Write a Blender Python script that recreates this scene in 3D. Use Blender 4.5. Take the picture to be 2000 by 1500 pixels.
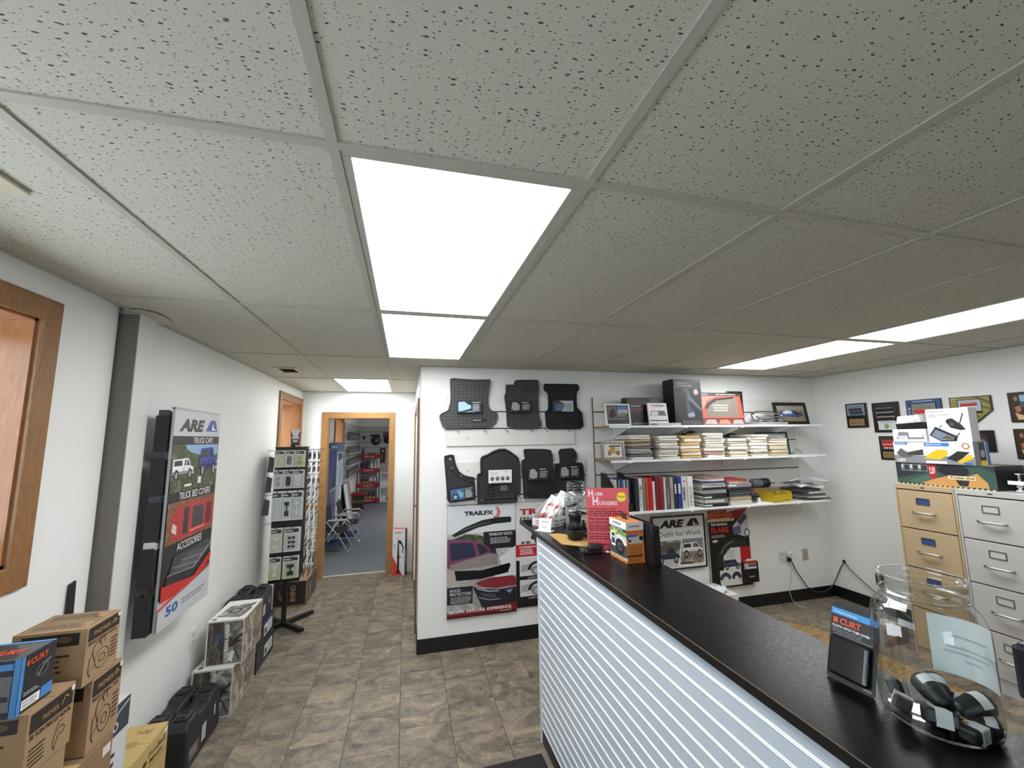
import bpy, bmesh, math, random
from mathutils import Vector, Matrix, Euler
random.seed(7)
for o in list(bpy.data.objects): bpy.data.objects.remove(o, do_unlink=True)
S = bpy.context.scene
COL = S.collection
# ------------------------------------------------------------------ camera
cd = bpy.data.cameras.new('camera'); cam = bpy.data.objects.new('camera', cd); COL.objects.link(cam)
cd.sensor_fit = 'HORIZONTAL'; cd.sensor_width = 36.0; cd.lens = 14.4266
cd.clip_start = 0.02; cd.clip_end = 60
cam.matrix_world = Matrix(((0.968565, -0.019075, -0.248028, 0.168), (-0.248357, -0.130901, -0.959783, -0.895),
                           (-0.014159, 0.991212, -0.131523, 1.727), (0, 0, 0, 1)))
S.camera = cam
# ------------------------------------------------------------------ light and exposure
W = bpy.data.worlds.new('daylight'); S.world = W; W.use_nodes = True
bg = W.node_tree.nodes['Background']; bg.inputs[0].default_value = (0.80, 0.91, 1.0, 1); bg.inputs[1].default_value = 4.6
S.view_settings.view_transform = 'Standard'; S.view_settings.look = 'None'
S.view_settings.gamma = 1.0; S.view_settings.use_curve_mapping = False
S.view_settings.exposure = 0.68
PANEL = 7.6          # radiance of the ceiling light lenses
# ------------------------------------------------------------------ dimensions of the place (metres)
XL, XR, YB, YF, YN, H = -1.15, 4.68, 2.775, 4.97, -3.0, 2.37
XH = 0.29            # hall side wall
# ------------------------------------------------------------------ materials
def lin(c):
    return tuple(((v/255)/12.92 if v/255 <= .04045 else ((v/255+.055)/1.055)**2.4) for v in c) + (1,)
_m = {}
def newmat(name):
    m = bpy.data.materials.new(name); m.use_nodes = True
    nt = m.node_tree; return m, nt, nt.nodes['Principled BSDF']
def M(c, r=.5, metal=0, n=.0, s=18, bump=0, spec=.5, alpha=1, coat=0):
    k = (c, r, metal, n, s, bump, spec, alpha, coat)
    if k in _m: return _m[k]
    m, nt, b = newmat('mat_%d_%d_%d' % c)
    b.inputs['Base Color'].default_value = lin(c); b.inputs['Roughness'].default_value = r
    b.inputs['Metallic'].default_value = metal; b.inputs['Specular IOR Level'].default_value = spec
    if coat: b.inputs['Coat Weight'].default_value = coat; b.inputs['Coat Roughness'].default_value = .08
    if n or bump:
        tc = nt.nodes.new('ShaderNodeTexCoord'); no = nt.nodes.new('ShaderNodeTexNoise')
        no.inputs['Scale'].default_value = s; no.inputs['Detail'].default_value = 6
        nt.links.new(tc.outputs['Object'], no.inputs['Vector'])
        if n:
            mx = nt.nodes.new('ShaderNodeMix'); mx.data_type = 'RGBA'
            a = lin(c); mx.inputs[6].default_value = tuple(v*(1-n) for v in a[:3])+(1,)
            mx.inputs[7].default_value = tuple(min(1, v*(1+n)) for v in a[:3])+(1,)
            nt.links.new(no.outputs['Fac'], mx.inputs[0]); nt.links.new(mx.outputs[2], b.inputs['Base Color'])
        if bump:
            bp = nt.nodes.new('ShaderNodeBump'); bp.inputs['Strength'].default_value = bump; bp.inputs['Distance'].default_value = .004
            nt.links.new(no.outputs['Fac'], bp.inputs['Height']); nt.links.new(bp.outputs[0], b.inputs['Normal'])
    _m[k] = m; return m
def node(nt, t, **kw):
    n = nt.nodes.new(t)
    for k, v in kw.items(): setattr(n, k, v)
    return n
def ramp(nt, stops, interp='LINEAR'):
    r = nt.nodes.new('ShaderNodeValToRGB'); r.color_ramp.interpolation = interp
    e = r.color_ramp.elements
    while len(e) < len(stops): e.new(.5)
    for i, (p, c) in enumerate(stops):
        e[i].position = p; e[i].color = c if len(c) == 4 else lin(c)
    return r
def math_n(nt, op, a, b=None):
    n = nt.nodes.new('ShaderNodeMath'); n.operation = op
    for i, v in enumerate((a, b)):
        if v is None: continue
        if isinstance(v, (int, float)): n.inputs[i].default_value = v
        else: nt.links.new(v, n.inputs[i])
    return n.outputs[0]
def mat_ceiling_tile():
    m, nt, b = newmat('fissured_ceiling_tile'); L = nt.links.new
    tc = node(nt, 'ShaderNodeTexCoord'); oi = node(nt, 'ShaderNodeObjectInfo')
    ad = node(nt, 'ShaderNodeVectorMath', operation='ADD'); L(tc.outputs['Object'], ad.inputs[0]); L(oi.outputs['Location'], ad.inputs[1])
    ns = node(nt, 'ShaderNodeTexNoise'); ns.inputs['Scale'].default_value = 14; ns.inputs['Detail'].default_value = 2
    L(ad.outputs[0], ns.inputs['Vector'])
    sc = node(nt, 'ShaderNodeVectorMath', operation='SCALE'); sc.inputs['Scale'].default_value = .022; L(ns.outputs['Color'], sc.inputs[0])
    a2 = node(nt, 'ShaderNodeVectorMath', operation='ADD'); L(ad.outputs[0], a2.inputs[0]); L(sc.outputs[0], a2.inputs[1])
    masks = []
    for sx, sy, lo, hi, amt in ((40, 92, -.07, .17, 1.0), (62, 128, -.10, .15, .85), (170, 190, -.02, .15, .32)):
        mp = node(nt, 'ShaderNodeMapping'); mp.inputs['Scale'].default_value = (sx, sy, 1); L(a2.outputs[0], mp.inputs['Vector'])
        vo = node(nt, 'ShaderNodeTexVoronoi', voronoi_dimensions='2D'); vo.inputs['Scale'].default_value = 1; L(mp.outputs[0], vo.inputs['Vector'])
        sp = node(nt, 'ShaderNodeSeparateColor'); L(vo.outputs['Color'], sp.inputs[0])
        th = math_n(nt, 'ADD', math_n(nt, 'MULTIPLY', sp.outputs[0], hi-lo), lo)
        d = math_n(nt, 'SUBTRACT', th, vo.outputs['Distance'])
        mr = node(nt, 'ShaderNodeMapRange'); mr.inputs['From Min'].default_value = -.015; mr.inputs['From Max'].default_value = .03
        L(d, mr.inputs['Value']); masks.append(math_n(nt, 'MULTIPLY', mr.outputs[0], amt))
    mk = math_n(nt, 'MAXIMUM', math_n(nt, 'MAXIMUM', masks[0], masks[1]), masks[2])
    mx = node(nt, 'ShaderNodeMix', data_type='RGBA'); L(mk, mx.inputs[0])
    mx.inputs[6].default_value = lin((203, 200, 187)); mx.inputs[7].default_value = lin((84, 80, 70))
    L(mx.outputs[2], b.inputs['Base Color']); b.inputs['Roughness'].default_value = .95; b.inputs['Specular IOR Level'].default_value = .1
    bp = node(nt, 'ShaderNodeBump', invert=True); bp.inputs['Strength'].default_value = .6; bp.inputs['Distance'].default_value = .003
    L(mk, bp.inputs['Height']); L(bp.outputs[0], b.inputs['Normal'])
    return m
def mat_slate():
    m, nt, b = newmat('slate_look_vinyl'); L = nt.links.new
    tc = node(nt, 'ShaderNodeTexCoord'); oi = node(nt, 'ShaderNodeObjectInfo')
    ad = node(nt, 'ShaderNodeVectorMath', operation='MULTIPLY_ADD'); L(oi.outputs['Location'], ad.inputs[0]); ad.inputs[1].default_value = (3.3, 5.1, 1); L(tc.outputs['Object'], ad.inputs[2])
    mp = node(nt, 'ShaderNodeMapping'); mp.inputs['Scale'].default_value = (1, 1.35, 1); mp.inputs['Rotation'].default_value = (0, 0, .5); L(ad.outputs[0], mp.inputs['Vector'])
    n1 = node(nt, 'ShaderNodeTexNoise'); n1.inputs['Scale'].default_value = 4.2; n1.inputs['Detail'].default_value = 9; n1.inputs['Roughness'].default_value = .68; n1.inputs['Distortion'].default_value = 1.6
    n2 = node(nt, 'ShaderNodeTexNoise'); n2.inputs['Scale'].default_value = 24; n2.inputs['Detail'].default_value = 8; n2.inputs['Roughness'].default_value = .75; n2.inputs['Distortion'].default_value = 2.2
    L(mp.outputs[0], n1.inputs['Vector']); L(mp.outputs[0], n2.inputs['Vector'])
    mixv = math_n(nt, 'ADD', math_n(nt, 'MULTIPLY', n1.outputs['Fac'], .62), math_n(nt, 'MULTIPLY', n2.outputs['Fac'], .38))
    r = ramp(nt, [(.36, (66, 60, 52)), (.45, (104, 95, 83)), (.52, (128, 117, 102)), (.58, (148, 134, 113)), (.68, (178, 163, 138))])
    L(mixv, r.inputs[0]); L(r.outputs[0], b.inputs['Base Color'])
    rr = node(nt, 'ShaderNodeMapRange'); rr.inputs['To Min'].default_value = .38; rr.inputs['To Max'].default_value = .6; L(n2.outputs['Fac'], rr.inputs['Value']); L(rr.outputs[0], b.inputs['Roughness'])
    bp = node(nt, 'ShaderNodeBump'); bp.inputs['Strength'].default_value = .25; bp.inputs['Distance'].default_value = .003; L(mixv, bp.inputs['Height']); L(bp.outputs[0], b.inputs['Normal'])
    return m
def mat_wood(name, c1, c2, scale=(7, 7, .9), rough=.4, ringamt=.5):
    m, nt, b = newmat(name); L = nt.links.new
    tc = node(nt, 'ShaderNodeTexCoord'); oi = node(nt, 'ShaderNodeObjectInfo')
    ad = node(nt, 'ShaderNodeVectorMath', operation='ADD'); L(tc.outputs['Object'], ad.inputs[0]); L(oi.outputs['Location'], ad.inputs[1])
    mp = node(nt, 'ShaderNodeMapping'); mp.inputs['Scale'].default_value = scale; L(ad.outputs[0], mp.inputs['Vector'])
    n1 = node(nt, 'ShaderNodeTexNoise'); n1.inputs['Scale'].default_value = 2.0; n1.inputs['Detail'].default_value = 4; n1.inputs['Distortion'].default_value = .8; L(mp.outputs[0], n1.inputs['Vector'])
    w = math_n(nt, 'FRACT', math_n(nt, 'MULTIPLY', n1.outputs['Fac'], 9.0))
    n2 = node(nt, 'ShaderNodeTexNoise'); n2.inputs['Scale'].default_value = 26; n2.inputs['Detail'].default_value = 3; L(mp.outputs[0], n2.inputs['Vector'])
    v = math_n(nt, 'ADD', math_n(nt, 'MULTIPLY', w, ringamt), math_n(nt, 'MULTIPLY', n2.outputs['Fac'], 1-ringamt))
    r = ramp(nt, [(.1, c1), (.9, c2)]); L(v, r.inputs[0]); L(r.outputs[0], b.inputs['Base Color'])
    b.inputs['Roughness'].default_value = rough
    return m
def mat_black_laminate():
    m, nt, b = newmat('worn_black_laminate'); L = nt.links.new
    tc = node(nt, 'ShaderNodeTexCoord')
    n1 = node(nt, 'ShaderNodeTexNoise'); n1.inputs['Scale'].default_value = 34; n1.inputs['Detail'].default_value = 8; n1.inputs['Roughness'].default_value = .7; L(tc.outputs['Object'], n1.inputs['Vector'])
    mp = node(nt, 'ShaderNodeMapping'); mp.inputs['Scale'].default_value = (60, 220, 1); mp.inputs['Rotation'].default_value = (0, 0, .5); L(tc.outputs['Object'], mp.inputs['Vector'])
    n2 = node(nt, 'ShaderNodeTexNoise'); n2.inputs['Scale'].default_value = 1; n2.inputs['Detail'].default_value = 5; L(mp.outputs[0], n2.inputs['Vector'])
    r = ramp(nt, [(.35, (10, 10, 11)), (.6, (15, 15, 16)), (.74, (30, 30, 32))]); L(n1.outputs['Fac'], r.inputs[0]); L(r.outputs[0], b.inputs['Base Color'])
    mr = node(nt, 'ShaderNodeMapRange'); mr.inputs['From Min'].default_value = .3; mr.inputs['From Max'].default_value = .7; b.inputs['Specular IOR Level'].default_value = .15; mr.inputs['To Min'].default_value = .26; mr.inputs['To Max'].default_value = .36; L(n2.outputs['Fac'], mr.inputs['Value']); L(mr.outputs[0], b.inputs['Roughness'])
    bp = node(nt, 'ShaderNodeBump'); bp.inputs['Strength'].default_value = .12; bp.inputs['Distance'].default_value = .001; L(n1.outputs['Fac'], bp.inputs['Height']); L(bp.outputs[0], b.inputs['Normal'])
    return m
def mat_clear(name, tint=(.93, .95, .95), lo=.04, hi=.55, rough=.03):
    m = bpy.data.materials.new(name); m.use_nodes = True; nt = m.node_tree; nt.nodes.clear(); L = nt.links.new
    out = node(nt, 'ShaderNodeOutputMaterial'); mix = node(nt, 'ShaderNodeMixShader')
    tr = node(nt, 'ShaderNodeBsdfTransparent'); tr.inputs[0].default_value = tint+(1,)
    gl = node(nt, 'ShaderNodeBsdfGlossy'); gl.inputs['Roughness'].default_value = rough
    lw = node(nt, 'ShaderNodeLayerWeight'); lw.inputs['Blend'].default_value = .25
    mr = node(nt, 'ShaderNodeMapRange'); mr.inputs['To Min'].default_value = lo; mr.inputs['To Max'].default_value = hi
    L(lw.outputs['Facing'], mr.inputs['Value']); L(mr.outputs[0], mix.inputs[0]); L(tr.outputs[0], mix.inputs[1]); L(gl.outputs[0], mix.inputs[2]); L(mix.outputs[0], out.inputs[0])
    return m
def mat_emit(name, c, s):
    m, nt, b = newmat(name)
    b.inputs['Base Color'].default_value = (.8, .8, .8, 1); b.inputs['Emission Color'].default_value = c+(1,); b.inputs['Emission Strength'].default_value = s
    return m
WALL = M((230, 230, 227), .55, n=.02, s=3, bump=.03); TRIMW = M((182, 179, 167), .5)
CEIL = mat_ceiling_tile(); SLATE = mat_slate(); GROUT = M((70, 63, 54), .8, n=.2)
PINE = mat_wood('varnished_pine', (130, 76, 36), (170, 114, 66), (4, 4, .6), .22, .3)
OAK = mat_wood('stained_casing', (112, 74, 40), (158, 112, 64), (18, 18, 1.2), .4)
OAKL = mat_wood('oak_door_casing', (138, 98, 54), (176, 132, 80), (18, 18, 1.2), .35)
BASE = M((17, 18, 21), .38); BLACK = M((20, 20, 22), .45, n=.15); BLK2 = M((32, 32, 34), .6, n=.12)
CHROME = M((200, 202, 206), .18, 1); STEEL = M((150, 150, 152), .35, 1)
WHITEP = M((232, 234, 236), .4); GLASS = mat_clear('window_glass', (.96, .98, .98), .05, .5)
CLEAR = mat_clear('clear_plastic', (.94, .95, .95), .025, .28, .10); JARM = mat_clear('clear_jar_plastic', (.92, .94, .94), .03, .8, .03)
CARD = M((157, 128, 95), .8, n=.07, s=40); CARD2 = M((136, 108, 78), .8, n=.08, s=40); LAM = mat_black_laminate()
SLATW = M((216, 215, 210), .5, n=.02)
def mat_photo(name, stops, scale=9, stretch=(1, 1, 1), rough=.35):   # flat printed picture with a busy natural texture
    m, nt, b = newmat(name); L = nt.links.new
    tc = node(nt, 'ShaderNodeTexCoord'); mp = node(nt, 'ShaderNodeMapping'); mp.inputs['Scale'].default_value = stretch; L(tc.outputs['Object'], mp.inputs['Vector'])
    n1 = node(nt, 'ShaderNodeTexNoise'); n1.inputs['Scale'].default_value = scale; n1.inputs['Detail'].default_value = 8; n1.inputs['Roughness'].default_value = .7; n1.inputs['Distortion'].default_value = 1.0; L(mp.outputs[0], n1.inputs['Vector'])
    r = ramp(nt, stops); L(n1.outputs['Fac'], r.inputs[0]); L(r.outputs[0], b.inputs['Base Color']); b.inputs['Roughness'].default_value = rough
    return m
PH_GREY = mat_photo('print_grey_landscape', [(.3, (40, 36, 34)), (.45, (104, 98, 92)), (.55, (150, 146, 140)), (.68, (214, 212, 208))], 14)
PH_DARK = mat_photo('print_dark_woods', [(.3, (34, 30, 28)), (.5, (74, 68, 62)), (.65, (130, 124, 116))], 18, (1.6, 1.6, .5))
PH_MUD = mat_photo('print_muddy_ground', [(.32, (70, 58, 48)), (.5, (140, 126, 110)), (.66, (206, 198, 186))], 12)
PH_LEAF = mat_photo('print_foliage', [(.32, (22, 30, 20)), (.5, (52, 66, 40)), (.66, (104, 120, 72))], 26)
PH_FALL = mat_photo('print_fallen_leaves', [(.32, (60, 32, 20)), (.5, (116, 70, 42)), (.66, (176, 124, 82))], 60)
PH_HAZE = mat_photo('print_hazy_sky', [(.3, (112, 106, 104)), (.5, (160, 156, 152)), (.7, (204, 202, 200))], 5)
# ------------------------------------------------------------------ mesh helpers
class G:
    def __init__(s): s.v = []; s.f = []; s.mi = []; s.sm = []; s.mats = []
    def mat(s, m):
        if m not in s.mats: s.mats.append(m)
        return s.mats.index(m)
    def add(s, vs, fs, m=None, smooth=False):
        o = len(s.v); s.v += [tuple(p) for p in vs]
        for f in fs: s.f.append(tuple(i+o for i in f)); s.mi.append(s.mat(m) if m else 0); s.sm.append(smooth)
        return s
    def box(s, x0, y0, z0, x1, y1, z1, m=None):
        x0, x1 = sorted((x0, x1)); y0, y1 = sorted((y0, y1)); z0, z1 = sorted((z0, z1))
        vs = [(x, y, z) for z in (z0, z1) for y in (y0, y1) for x in (x0, x1)]
        return s.add(vs, [(0, 2, 3, 1), (4, 5, 7, 6), (0, 1, 5, 4), (2, 6, 7, 3), (0, 4, 6, 2), (1, 3, 7, 5)], m)
    def hexa(s, lo, hi, m=None):   # 4 lower and 4 upper corners, counter-clockwise from above
        return s.add(list(lo)+list(hi), [(3, 2, 1, 0), (4, 5, 6, 7), (0, 1, 5, 4), (1, 2, 6, 5), (2, 3, 7, 6), (3, 0, 4, 7)], m)
    def prism(s, pts, a, b, axis='y', m=None):   # outline extruded from a to b along axis
        def P(p, t): return {'y': (p[0], t, p[1]), 'x': (t, p[0], p[1]), 'z': (p[0], p[1], t)}[axis]
        n = len(pts); vs = [P(p, a) for p in pts]+[P(p, b) for p in pts]
        fs = [tuple(range(n)), tuple(range(2*n-1, n-1, -1))]+[(i, i+n, (i+1) % n+n, (i+1) % n) for i in range(n)]
        return s.add(vs, fs, m)
    def tube(s, path, r, n=8, m=None, closed=False, cap=True):
        path = [Vector(p) for p in path]; k = len(path); rings = []; up = None
        for i, p in enumerate(path):
            a = path[i-1] if (i > 0 or closed) else p; b = path[(i+1) % k] if (i < k-1 or closed) else p
            t = (b-a).normalized() if (b-a).length > 1e-9 else Vector((0, 0, 1))
            if up is None:
                up = t.orthogonal().normalized()
            else:
                up = (up-t*up.dot(t)); up = up.normalized() if up.length > 1e-6 else t.orthogonal().normalized()
            w = t.cross(up); rr = r[i] if isinstance(r, (list, tuple)) else r
            rings.append([p+up*rr*math.cos(q*2*math.pi/n)+w*rr*math.sin(q*2*math.pi/n) for q in range(n)])
        vs = [v for R in rings for v in R]; fs = []
        for i in range(k if closed else k-1):
            j = (i+1) % k
            for q in range(n): fs.append((i*n+q, i*n+(q+1) % n, j*n+(q+1) % n, j*n+q))
        if cap and not closed: fs += [tuple(range(n-1, -1, -1)), tuple((k-1)*n+q for q in range(n))]
        return s.add(vs, fs, m, True)
    def lathe(s, prof, n=24, c=(0, 0, 0), m=None, axis='z', cap0=True, cap1=True, smooth=True):
        vs = []; k = len(prof)
        for r, z in prof:
            for q in range(n):
                a = 2*math.pi*q/n; x, y = r*math.cos(a), r*math.sin(a)
                p = {'z': (x, y, z), 'y': (x, z, -y), 'x': (z, x, y)}[axis]
                vs.append((p[0]+c[0], p[1]+c[1], p[2]+c[2]))
        fs = [(i*n+q, i*n+(q+1) % n, (i+1)*n+(q+1) % n, (i+1)*n+q) for i in range(k-1) for q in range(n)]
        s.add(vs, fs, m, smooth)
        o = len(s.v)-len(vs)
        if cap0 and prof[0][0] > 1e-6: s.f.append(tuple(o+q for q in range(n-1, -1, -1))); s.mi.append(s.mat(m) if m else 0); s.sm.append(False)
        if cap1 and prof[-1][0] > 1e-6: s.f.append(tuple(o+(k-1)*n+q for q in range(n))); s.mi.append(s.mat(m) if m else 0); s.sm.append(False)
        return s
    def sheet(s, fn, nu, nv, m=None, smooth=True):
        vs = [fn(i/nu, j/nv) for j in range(nv+1) for i in range(nu+1)]
        fs = [(j*(nu+1)+i, j*(nu+1)+i+1, (j+1)*(nu+1)+i+1, (j+1)*(nu+1)+i) for j in range(nv) for i in range(nu)]
        return s.add(vs, fs, m, smooth)
    def move(s, mtx):
        s.v = [tuple(mtx @ Vector(p)) for p in s.v]; return s
    def mesh(s, name, m=None, fix=True):
        me = bpy.data.meshes.new(name); me.from_pydata(s.v, [], s.f)
        for x in (s.mats or [m or WHITEP]): me.materials.append(x)
        me.polygons.foreach_set('material_index', s.mi); me.polygons.foreach_set('use_smooth', s.sm)
        if fix:
            b = bmesh.new(); b.from_mesh(me); bmesh.ops.recalc_face_normals(b, faces=b.faces); b.to_mesh(me); b.free()
        me.update(); return me
    def build(s, name, parent=None, m=None, bevel=0, seg=2, loc=None, rotz=0, fix=True):
        o = bpy.data.objects.new(name, s.mesh(name, m, fix)); COL.objects.link(o)
        if parent: o.parent = parent
        if loc: o.location = loc
        if rotz: o.rotation_euler = (0, 0, rotz)
        if bevel:
            md = o.modifiers.new('bevel', 'BEVEL'); md.width = bevel; md.segments = seg; md.limit_method = 'ANGLE'; md.angle_limit = .7
        return o
LABELS = {}
def tag(o, label, cat, group=None):
    if label in LABELS and not group: print('DUPLABEL', label)
    LABELS[label] = 1; o['label'] = label; o['category'] = cat
    if group: o['group'] = group
    return o
def thing(name, label, cat, loc=(0, 0, 0), rotz=0, group=None, rot=None):
    o = bpy.data.objects.new(name, None); COL.objects.link(o); o.empty_display_size = .05
    o.location = loc; o.rotation_euler = rot if rot else (0, 0, rotz); return tag(o, label, cat, group)
def struct(o): o['kind'] = 'structure'; return o
def dup(root, loc, rotz, label, group=None, rot=None):
    r = root.copy(); COL.objects.link(r); r.location = loc; r.rotation_euler = rot if rot else (0, 0, rotz); tag(r, label, root['category'], group or root.get('group'))
    for ch in list(root.children):
        c = ch.copy(); COL.objects.link(c); c.parent = r
        for g in list(ch.children):
            d = g.copy(); COL.objects.link(d); d.parent = c
    return r
ORD = ['topmost', 'second', 'third', 'fourth', 'fifth', 'sixth', 'seventh', 'eighth', 'ninth', 'tenth', 'eleventh', 'twelfth', 'thirteenth', 'fourteenth', 'fifteenth', 'sixteenth']
# ------------------------------------------------------------------ flat print on a face
_tx = {}
def text2d(s, shear=0, bold=0):
    k = (s, shear, bold)
    if k in _tx: return _tx[k]
    c = bpy.data.curves.new('t', 'FONT'); c.body = s; c.size = 1; c.resolution_u = 2; c.shear = shear; c.offset = bold
    o = bpy.data.objects.new('t', c); me = o.to_mesh()
    vs = [(v.co.x, v.co.y) for v in me.vertices]; fs = [tuple(p.vertices) for p in me.polygons]
    o.to_mesh_clear(); bpy.data.objects.remove(o); bpy.data.curves.remove(c)
    x0 = min(v[0] for v in vs); x1 = max(v[0] for v in vs)
    cap = .70
    _tx[k] = ([((x-x0)/cap, y/cap) for x, y in vs], fs, (x1-x0)/cap); return _tx[k]
def art(parent, o, u, v, w, h, items, name='print', lift=.0006, r=.45):
    o = Vector(o); u = Vector(u); v = Vector(v); n = u.cross(v); g = G(); lay = 0
    def P(x, y): return o+u*(x*w)+v*(y*h)+n*(lift+lay*.00007)
    for it in items:
        t = it[0]; c = it[1]; m = c if not isinstance(c, tuple) else M(c, r)
        if t == 'r':
            x0, y0, x1, y1 = it[2:6]; g.add([P(x0, y0), P(x1, y0), P(x1, y1), P(x0, y1)], [(0, 1, 2, 3)], m)
        elif t == 'p':
            g.add([P(*q) for q in it[2]], [tuple(range(len(it[2])))], m)
        elif t == 'c':
            cx, cy, rx, ry = it[2:6]; k = 20
            g.add([P(cx+rx*math.cos(a*2*math.pi/k), cy+ry*math.sin(a*2*math.pi/k)) for a in range(k)], [tuple(range(k))], m)
        elif t == 'l':
            pts = it[2]; lw = it[3]/2
            for a, b in zip(pts, pts[1:]):
                A = Vector((a[0]*w, a[1]*h)); B = Vector((b[0]*w, b[1]*h)); d = (B-A)
                if d.length < 1e-9: continue
                d.normalize(); q = Vector((-d.y, d.x))*lw*h
                g.add([o+u*p.x+v*p.y+n*(lift+lay*.00007) for p in (A-q, B-q, B+q, A+q)], [(0, 1, 2, 3)], m)
        elif t == 't':
            s, x, y, th = it[2:6]; op = it[6] if len(it) > 6 else {}
            vs, fs, tw = text2d(s, op.get('sh', 0), op.get('b', 0)); hh = th*h
            sx = (op['w']*w/tw) if 'w' in op else hh
            ra = op.get('rot', 0); cs, sn = math.cos(ra), math.sin(ra)
            pp = []
            for a, b in vs:
                X, Yv = a*sx, b*hh
                pp.append(o+u*(x*w+X*cs-Yv*sn)+v*(y*h+X*sn+Yv*cs)+n*(lift+lay*.00007))
            g.add(pp, fs, m)
        elif t == 'tx':
            x0, y0, x1, y1, k = it[2:7]; rnd = random.Random(int(x0*997+y0*131+k))
            st = (y1-y0)/k
            for i in range(k):
                y = y1-(i+.7)*st; x = x0; end = x1-(x1-x0)*rnd.uniform(0, .25)
                while x < end:
                    l = min((x1-x0)*rnd.uniform(.06, .2), end-x)
                    g.add([P(x, y), P(x+l, y), P(x+l, y+st*.42), P(x, y+st*.42)], [(0, 1, 2, 3)], m); x += l+(x1-x0)*.025
        lay += 1
    ob = g.build(name, parent, fix=False); return ob
def face(name, w, d, h):
    return {'front': ((-w/2, -d/2, 0), (1, 0, 0), (0, 0, 1), w, h), 'right': ((w/2, -d/2, 0), (0, 1, 0), (0, 0, 1), d, h),
            'left': ((-w/2, d/2, 0), (0, -1, 0), (0, 0, 1), d, h), 'top': ((-w/2, -d/2, h), (1, 0, 0), (0, 1, 0), w, d),
            'back': ((w/2, d/2, 0), (-1, 0, 0), (0, 0, 1), w, h)}[name]
def carton(name, label, cat, loc, size, m, arts={}, rotz=0, flap=True, bevel=.002, rot=None, tape=None):
    w, d, h = size; t = thing(name, label, cat, loc, rotz, rot=rot)
    g = G()
    if flap:
        g.box(-w/2, -d/2, 0, w/2, d/2, h-.0025)
        g.box(-w/2, -d/2, h-.0025, w/2, -.0012, h); g.box(-w/2, .0012, h-.0025, w/2, d/2, h)
    else: g.box(-w/2, -d/2, 0, w/2, d/2, h)
    g.build('carton' if flap else 'box_body', t, m, bevel)
    if tape: G().box(-w/2-.0005, -.022, h, w/2+.0005, .022, h+.0006).build('packing_tape', t, tape)
    for k, items in arts.items():
        f = face(k, w, d, h); art(t, *f, items, name='printed_'+k+'_face')
    return t
def truck(c, x, y, w, h, cap=False, flip=False, glass=(40, 46, 56), tyre=(22, 22, 24)):
    def q(a, b): return (x+(1-a if flip else a)*w, y+b*h)
    top = [(0, .28), (.02, .62), (.42, .64), (.5, .98), (.72, .98), (.84, .62), (.98, .55), (1, .28)]
    if cap: top = [(0, .28), (.02, .6), (.04, .96), (.46, .98), (.5, 1.0), (.72, .98), (.84, .62), (.98, .55), (1, .28)]
    it = [('p', c, [q(*p) for p in top]), ('p', glass, [q(.53, .66), q(.55, .92), q(.70, .92), q(.79, .66)])]
    if cap: it.append(('p', glass, [q(.08, .66), (q(.09, .9)), q(.42, .9), q(.44, .66)]))
    for cx in (.2, .82): it += [('c', tyre, *q(cx, .24), .105*w, .26*h), ('c', (150, 152, 156), *q(cx, .24), .06*w, .15*h)]
    dk = tuple(int(v*.62) for v in c); lt = tuple(min(245, int(v*1.2+14)) for v in c)
    it[1:1] = [('p', dk, [q(0, .28), q(.01, .42), q(.99, .40), q(1, .28)]), ('p', lt, [q(.02, .58), q(.02, .62), q(.42, .64), q(.84, .62), q(.97, .56), q(.97, .53), q(.84, .58), q(.42, .6)])]
    it += [('l', dk, [q(.5, .34), q(.52, .64)], .006), ('l', dk, [q(.74, .36), q(.76, .62)], .006), ('l', c, [q(.62, .66), q(.625, .93)], .008), ('p', (226, 226, 214), [q(.945, .46), q(.985, .46), q(.985, .53), q(.95, .53)]), ('p', (190, 40, 40), [q(.0, .46), q(.02, .46), q(.02, .56), q(.0, .56)]), ('p', (176, 178, 182), [q(.9, .24), q(1.02, .24), q(1.02, .33), q(.9, .33)])]
    return it
# ================================================================== the room
T = .6096
def clip_rects(x0, y0, x1, y1, regions):
    out = []
    for a, b, c, d in regions:
        X0, X1, Y0, Y1 = max(x0, a), min(x1, c), max(y0, b), min(y1, d)
        if X1-X0 > .012 and Y1-Y0 > .012: out.append((X0, Y0, X1, Y1))
    return out
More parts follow.
